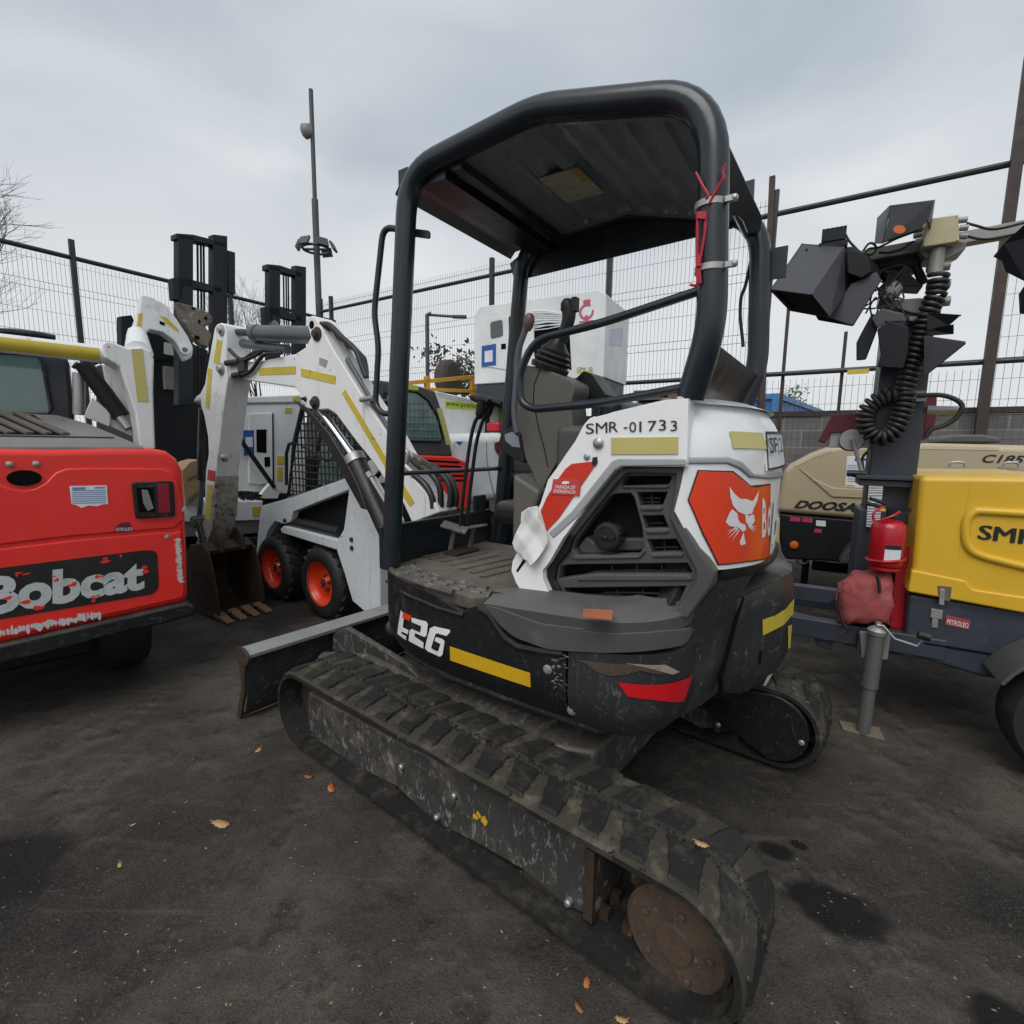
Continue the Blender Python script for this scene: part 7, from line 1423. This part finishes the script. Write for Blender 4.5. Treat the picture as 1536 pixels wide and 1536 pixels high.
d = MB(); d.box((7.5, .16, .88), (17, .15, 1.76)); w_ = d.build('block_wall', bmat); tag(w_, 'grey concrete block wall along the foot of the right fence', 'wall'); w_.location = (oR[0], oR[1], 0); w_.rotation_euler = (0, 0, aR)
d = MB(); d.box((7.5, .16, 1.80), (17, .19, .06)); d.build('wall_coping', M['post_brown'], w_)
# blue container
bc = thing('shipping_container', 'blue corrugated container beyond the wall', 'container', None, (5.9, 11.5, 0), atan2(4.5, 3.7))
d = MB(); n = 44; L_ = 6.0; vs = []
for k in range(n+1): y = .03 if k % 4 < 2 else 0; vs += [(L_*k/n, -y, .1), (L_*k/n, -y, 2.5)]
d.add(vs, [(2*k, 2*k+2, 2*k+3, 2*k+1) for k in range(n)]); d.box((L_/2, 1.2, 1.3), (L_, 2.36, 2.4)); d.build('shell', mat('blue_container_paint', (.035, .16, .38), .5, dirt=(.06, .12, .22), damt=.4), bc)
d = MB(); d.box((L_/2, -.02, 2.55), (L_+.1, .12, .12)); d.box((0, -.02, 1.3), (.14, .14, 2.6)); d.box((0, 1.2, 2.55), (.12, 2.4, .12)); d.build('corner_frame', mat('blue_frame', (.05, .2, .42), .5), bc)
# poles
def G0(u, v, dist): p = at(u, v, dist); return p
cpl = thing('camera_pole', 'tall grey pole with a dome camera and floodlights near its middle', 'pole', None, (at(476, 400, 13.5).x, at(476, 400, 13.5).y, 0))
def cl(u, v): p = at(u, v, 13.5); return V((0, 0, p.z)), V((p.x-cpl.location.x, p.y-cpl.location.y, p.z))
zt1 = at(473, 136, 13.5).z; d = MB(); d.tube([(0, 0, 0), (0, 0, at(476, 300, 13.5).z)], .075, 12); d.tube([(0, 0, at(476, 300, 13.5).z), (0, 0, zt1)], .05, 12); M['polegrey'] = mat('dull_grey_pole', (.06, .065, .065), .5); pm = d.build('pole', M['polegrey'], cpl)
d = MB(); c = cl(460, 198)[1]; d.tube(crv([cl(474, 198)[0], cl(468, 188)[1], cl(462, 187)[1]], 4), .035, 8); d.lathe([(.05, .12), (.13, .10), (.14, 0), (.10, -.10), (.04, -.16), (.001, -.17)], c+V((0, 0, .02)), (0, 0, 1), 18); d.build('dome_camera', M['galv'], pm)
d = MB(); zz = cl(476, 374)[0]
for k in range(12): pass
d.tube([zz+V((.32*cos(k*pi/8), .32*sin(k*pi/8), 0)) for k in range(16)], .03, 6, closed=True); d.tube([zz+V((-.32, 0, 0)), zz+V((.32, 0, 0))], .03, 6); d.build('lamp_ring', M['polegrey'], pm)
for a in (0, 75, 190, 250, 310):
    d = MB(); r_ = Matrix.Rotation(radians(a), 3, 'Z') @ Matrix.Rotation(radians(-25), 3, 'Y'); d.box(zz+V((.40*cos(radians(a)), .40*sin(radians(a)), .06)), (.05, .26, .20), r_); d.build('floodlight', M['polegrey'], pm)
sp_ = at(641, 520, 15.5); slm = thing('street_lamp', 'slender street lamp with a bent arm beyond the fence', 'street lamp', None, (sp_.x, sp_.y, 0)); zt2 = at(641, 472, 15.5).z; h_ = at(690, 480, 15.5)
d = MB(); d.tube([(0, 0, 0), (0, 0, zt2), (0.12, 0, zt2+.04)], .06, 10); d.tube([(0, 0, zt2), (h_.x-sp_.x-.1, 0, h_.z+.06)], .04, 8); d.build('pole', M['polegrey'], slm); d = MB(); d.box((h_.x-sp_.x, 0, h_.z+.06), (.42, .16, .08)); d.build('lamp_head', M['polegrey'], slm, bevel=.02)
# bare trees and shrubs
def bare(label, base, h, seed, spread, depth=6, r0=.12, n0=3):
    rg = random.Random(seed); t = thing('bare_tree', label, 'tree', None, base, 0, 'leafless trees beyond the fence'); d = MB(); tr = MB()
    def grow(p, v, l, r, k, m):
        q = [p]; 
        for i in range(3): v = (v+V((rg.uniform(-.16, .16), rg.uniform(-.16, .16), rg.uniform(-.05, .12)))).normalized(); p = p+v*l/3; q.append(p)
        m.tube(q, [r, r*.9, r*.8, r*.68], 6 if k > 3 else 4, cap=False)
        if k <= 0: return
        for i in range(rg.choice((2, 3, 3)) if k > 1 else 3):
            nv = (v+V((rg.uniform(-spread, spread), rg.uniform(-spread, spread), rg.uniform(-.25, .5)))).normalized(); grow(q[rg.choice((2, 3, 3))], nv, l*rg.uniform(.62, .86), r*rg.uniform(.5, .66), k-1, d)
    tr.tube([(0, 0, 0), (.03, 0, h*.15), (0, .04, h*.3)], [r0*1.3, r0*1.1, r0], 9)
    for i in range(n0): a = i*2*pi/n0+rg.uniform(0, 1); grow(V((0, .04, h*.28)), V((cos(a)*spread*.6, sin(a)*spread*.6, 1)).normalized(), h*.23, r0*.75, depth, tr if False else d)
    tr.build('trunk', M['bark'], t, smooth=60); d.build('crown', M['bark'], t, smooth=0)
b_ = at(-300, 600, 10.2); bare('big leafless tree with drooping twigs at the left edge', (b_.x, b_.y, 0), 5.5, 5, .95, 6, .05, 10)
b_ = at(378, 470, 16); bare('thin leafless shrub tree between the two forklift masts', (b_.x, b_.y, 0), 5.9, 9, .5, 5, .035, 4)
def leafy(label, base, h, seed, col, n=900):
    rg = random.Random(seed); t = thing('small_tree', label, 'tree', None, base, 0, 'small green trees far beyond the fence'); d = MB(); d.tube([(0, 0, 0), (.05, 0, h*.5), (0, 0, h*.8)], [.07, .05, .02], 7)
    for k in range(6): a = rg.uniform(0, 6.3); d.tube([(0, 0, h*rg.uniform(.45, .7)), (cos(a)*h*.2, sin(a)*h*.2, h*rg.uniform(.7, .95))], [.03, .012], 5)
    d.build('trunk', M['bark'], t); c = MB(); bl = [(V((rg.uniform(-.24, .24)*h, rg.uniform(-.24, .24)*h, h*rg.uniform(.55, .97))), h*rg.uniform(.06, .13)) for _ in range(11)]
    for k in range(n):
        p0, r_ = rg.choice(bl); p = p0+V((rg.gauss(0, 1), rg.gauss(0, 1), rg.gauss(0, 1)))*r_*.6; a = V((rg.gauss(0, 1), rg.gauss(0, 1), rg.gauss(0, 1))).normalized(); b = a.orthogonal().normalized(); s_ = h*rg.uniform(.012, .028); c.add([p-a*s_, p+b*s_*.5, p+a*s_, p-b*s_*.5], [(0, 1, 2, 3)])
    c.build('crown', mat('foliage', col, .7, var=.35), t, smooth=0)
b_ = at(692, 560, 19); leafy('small dark green tree top beside the street lamp', (b_.x, b_.y, 0), 4.75, 3, (.045, .06, .04))
b_ = at(1178, 600, 30); leafy('round dark tree behind the blue container', (b_.x, b_.y, 0), 4.3, 4, (.04, .055, .04))
pw = at(990, 600, 6.3); pt_ = thing('wooden_pallet', 'brown wooden pallet edge behind the excavator handrail', 'pallet', None, (pw.x, pw.y, 0), radians(151)); d = MB()
for z in (1.93, 2.02): d.box((0, 0, z), (.5, .5, .022))
for x in (-.2, 0, .2): d.box((x, 0, 1.975), (.09, .5, .07))
d.build('deck', mat('weathered_pallet_wood', (.16, .09, .05), .8), pt_); d = MB(); d.box((0, 0, .95), (.48, .48, 1.9)); d.build('load', M['dark'], pt_, bevel=.02)
# ================================================================== leaves and grit on the ground
rl_ = random.Random(12); lm = [mat('orange_leaf', (.46, .15, .045), .6, var=.3), mat('tan_leaf', (.42, .27, .11), .65, var=.3), mat('brown_leaf', (.26, .11, .05), .65, var=.3)]
def leaf(p, sz, m, label):
    d = MB(); out = []; n = 18; rt = rl_.uniform(0, 6.3); rows = []
    for f, wd in ((0, 1.0), (1, .5), (2, 0.0)):
        pass
    for k in range(n): a = 2*pi*k/n; r_ = sz*(.34+.16*(k % 2)+.24*abs(cos(a)))*rl_.uniform(.85, 1.15); out.append((r_*cos(a)*1.15, r_*sin(a)*.8))
    vs = [(0, 0, .004)]+[(x, y, .003+sz*.18*((x/sz)**2*1.2+rl_.uniform(0, .5)*abs(y/sz))) for x, y in out]
    d.add(vs, [(0, k+1, (k+1) % n+1) for k in range(n)]); d.tube([(sz*.6, 0, .008), (sz*1.0, sz*.08, .012)], sz*.03, 5)
    o = d.build('fallen_leaf', m, None, smooth=60); o.location = p; o.rotation_euler = (rl_.uniform(-.12, .12), rl_.uniform(-.12, .12), rt); tag(o, label, 'leaf', 'fallen leaves')
    so = o.modifiers.new('t', 'SOLIDIFY'); so.thickness = .0012
def gz(u, v, z=0): d = ray(u, v); k = (z-CO.z)/d.z; return CO+d*k
for (u, v), sz, m, lb in (((332, 1237), .042, 1, 'largest tan leaf lying on open asphalt, lower left'), ((497, 1184), .036, 0, 'curled orange leaf on the ground beside the near track'), ((388, 1126), .024, 1, 'small tan leaf left of the front of the near track'), ((463, 1166), .026, 2, 'brown leaf at the front curve of the near track'), ((180, 1299), .017, 1, 'tiny tan leaf far left on the asphalt'), ((880, 1476), .020, 0, 'small orange leaf below the rear of the near track'), ((868, 1513), .018, 2, 'brown leaf near the bottom edge, under the near track'), ((200, 1238), .012, 1, 'tiny pale leaf left of the largest tan leaf'), ((932, 1531), .020, 1, 'tan leaf cut by the bottom edge of the photo'), ((280, 1204), .012, 2, 'tiny brown leaf between near track and red loader')):
    leaf(gz(u, v), sz, lm[m], lb)
q = TF.y(.63, 578, 1192); w_ = TF.w((q.x, .63, .036)); leaf(w_, .042, lm[0], 'orange leaf lying inside the lower run of the near track')
q = gz(1052, 1268, .40); leaf(q, .022, lm[1], 'pale tan leaf lying on top of the near track')
d = MB(); n = 0
while n < 1500:
    u, v = rl_.uniform(-60, 1600), 870+(rl_.random()**.6)*760; p = gz(u, v); 
    if hypot(p.x, p.y) > 5.5: continue
    s_ = rl_.uniform(.0012, .0042); a = rl_.uniform(0, 3.14); b = rl_.uniform(.3, .9); mi = rl_.choice((0, 0, 1, 2)); c_, s2 = cos(a), sin(a)
    d.add([p+V((c_*s_*1.6, s2*s_*1.6, .001)), p+V((-s2*s_*b, c_*s_*b, .001)), p+V((-c_*s_*1.6, -s2*s_*1.6, .001)), p+V((s2*s_*b, -c_*s_*b, .001)), p+V((0, 0, .001+s_*.7))], [(0, 1, 4), (1, 2, 4), (2, 3, 4), (3, 0, 4)], mi); n += 1
o = d.build('ground_grit', [mat('pale_grit', (.11, .10, .088), .8), mat('straw_bits', (.27, .20, .11), .8), mat('dark_grit', (.07, .06, .05), .8)], smooth=0); o['kind'] = 'stuff'
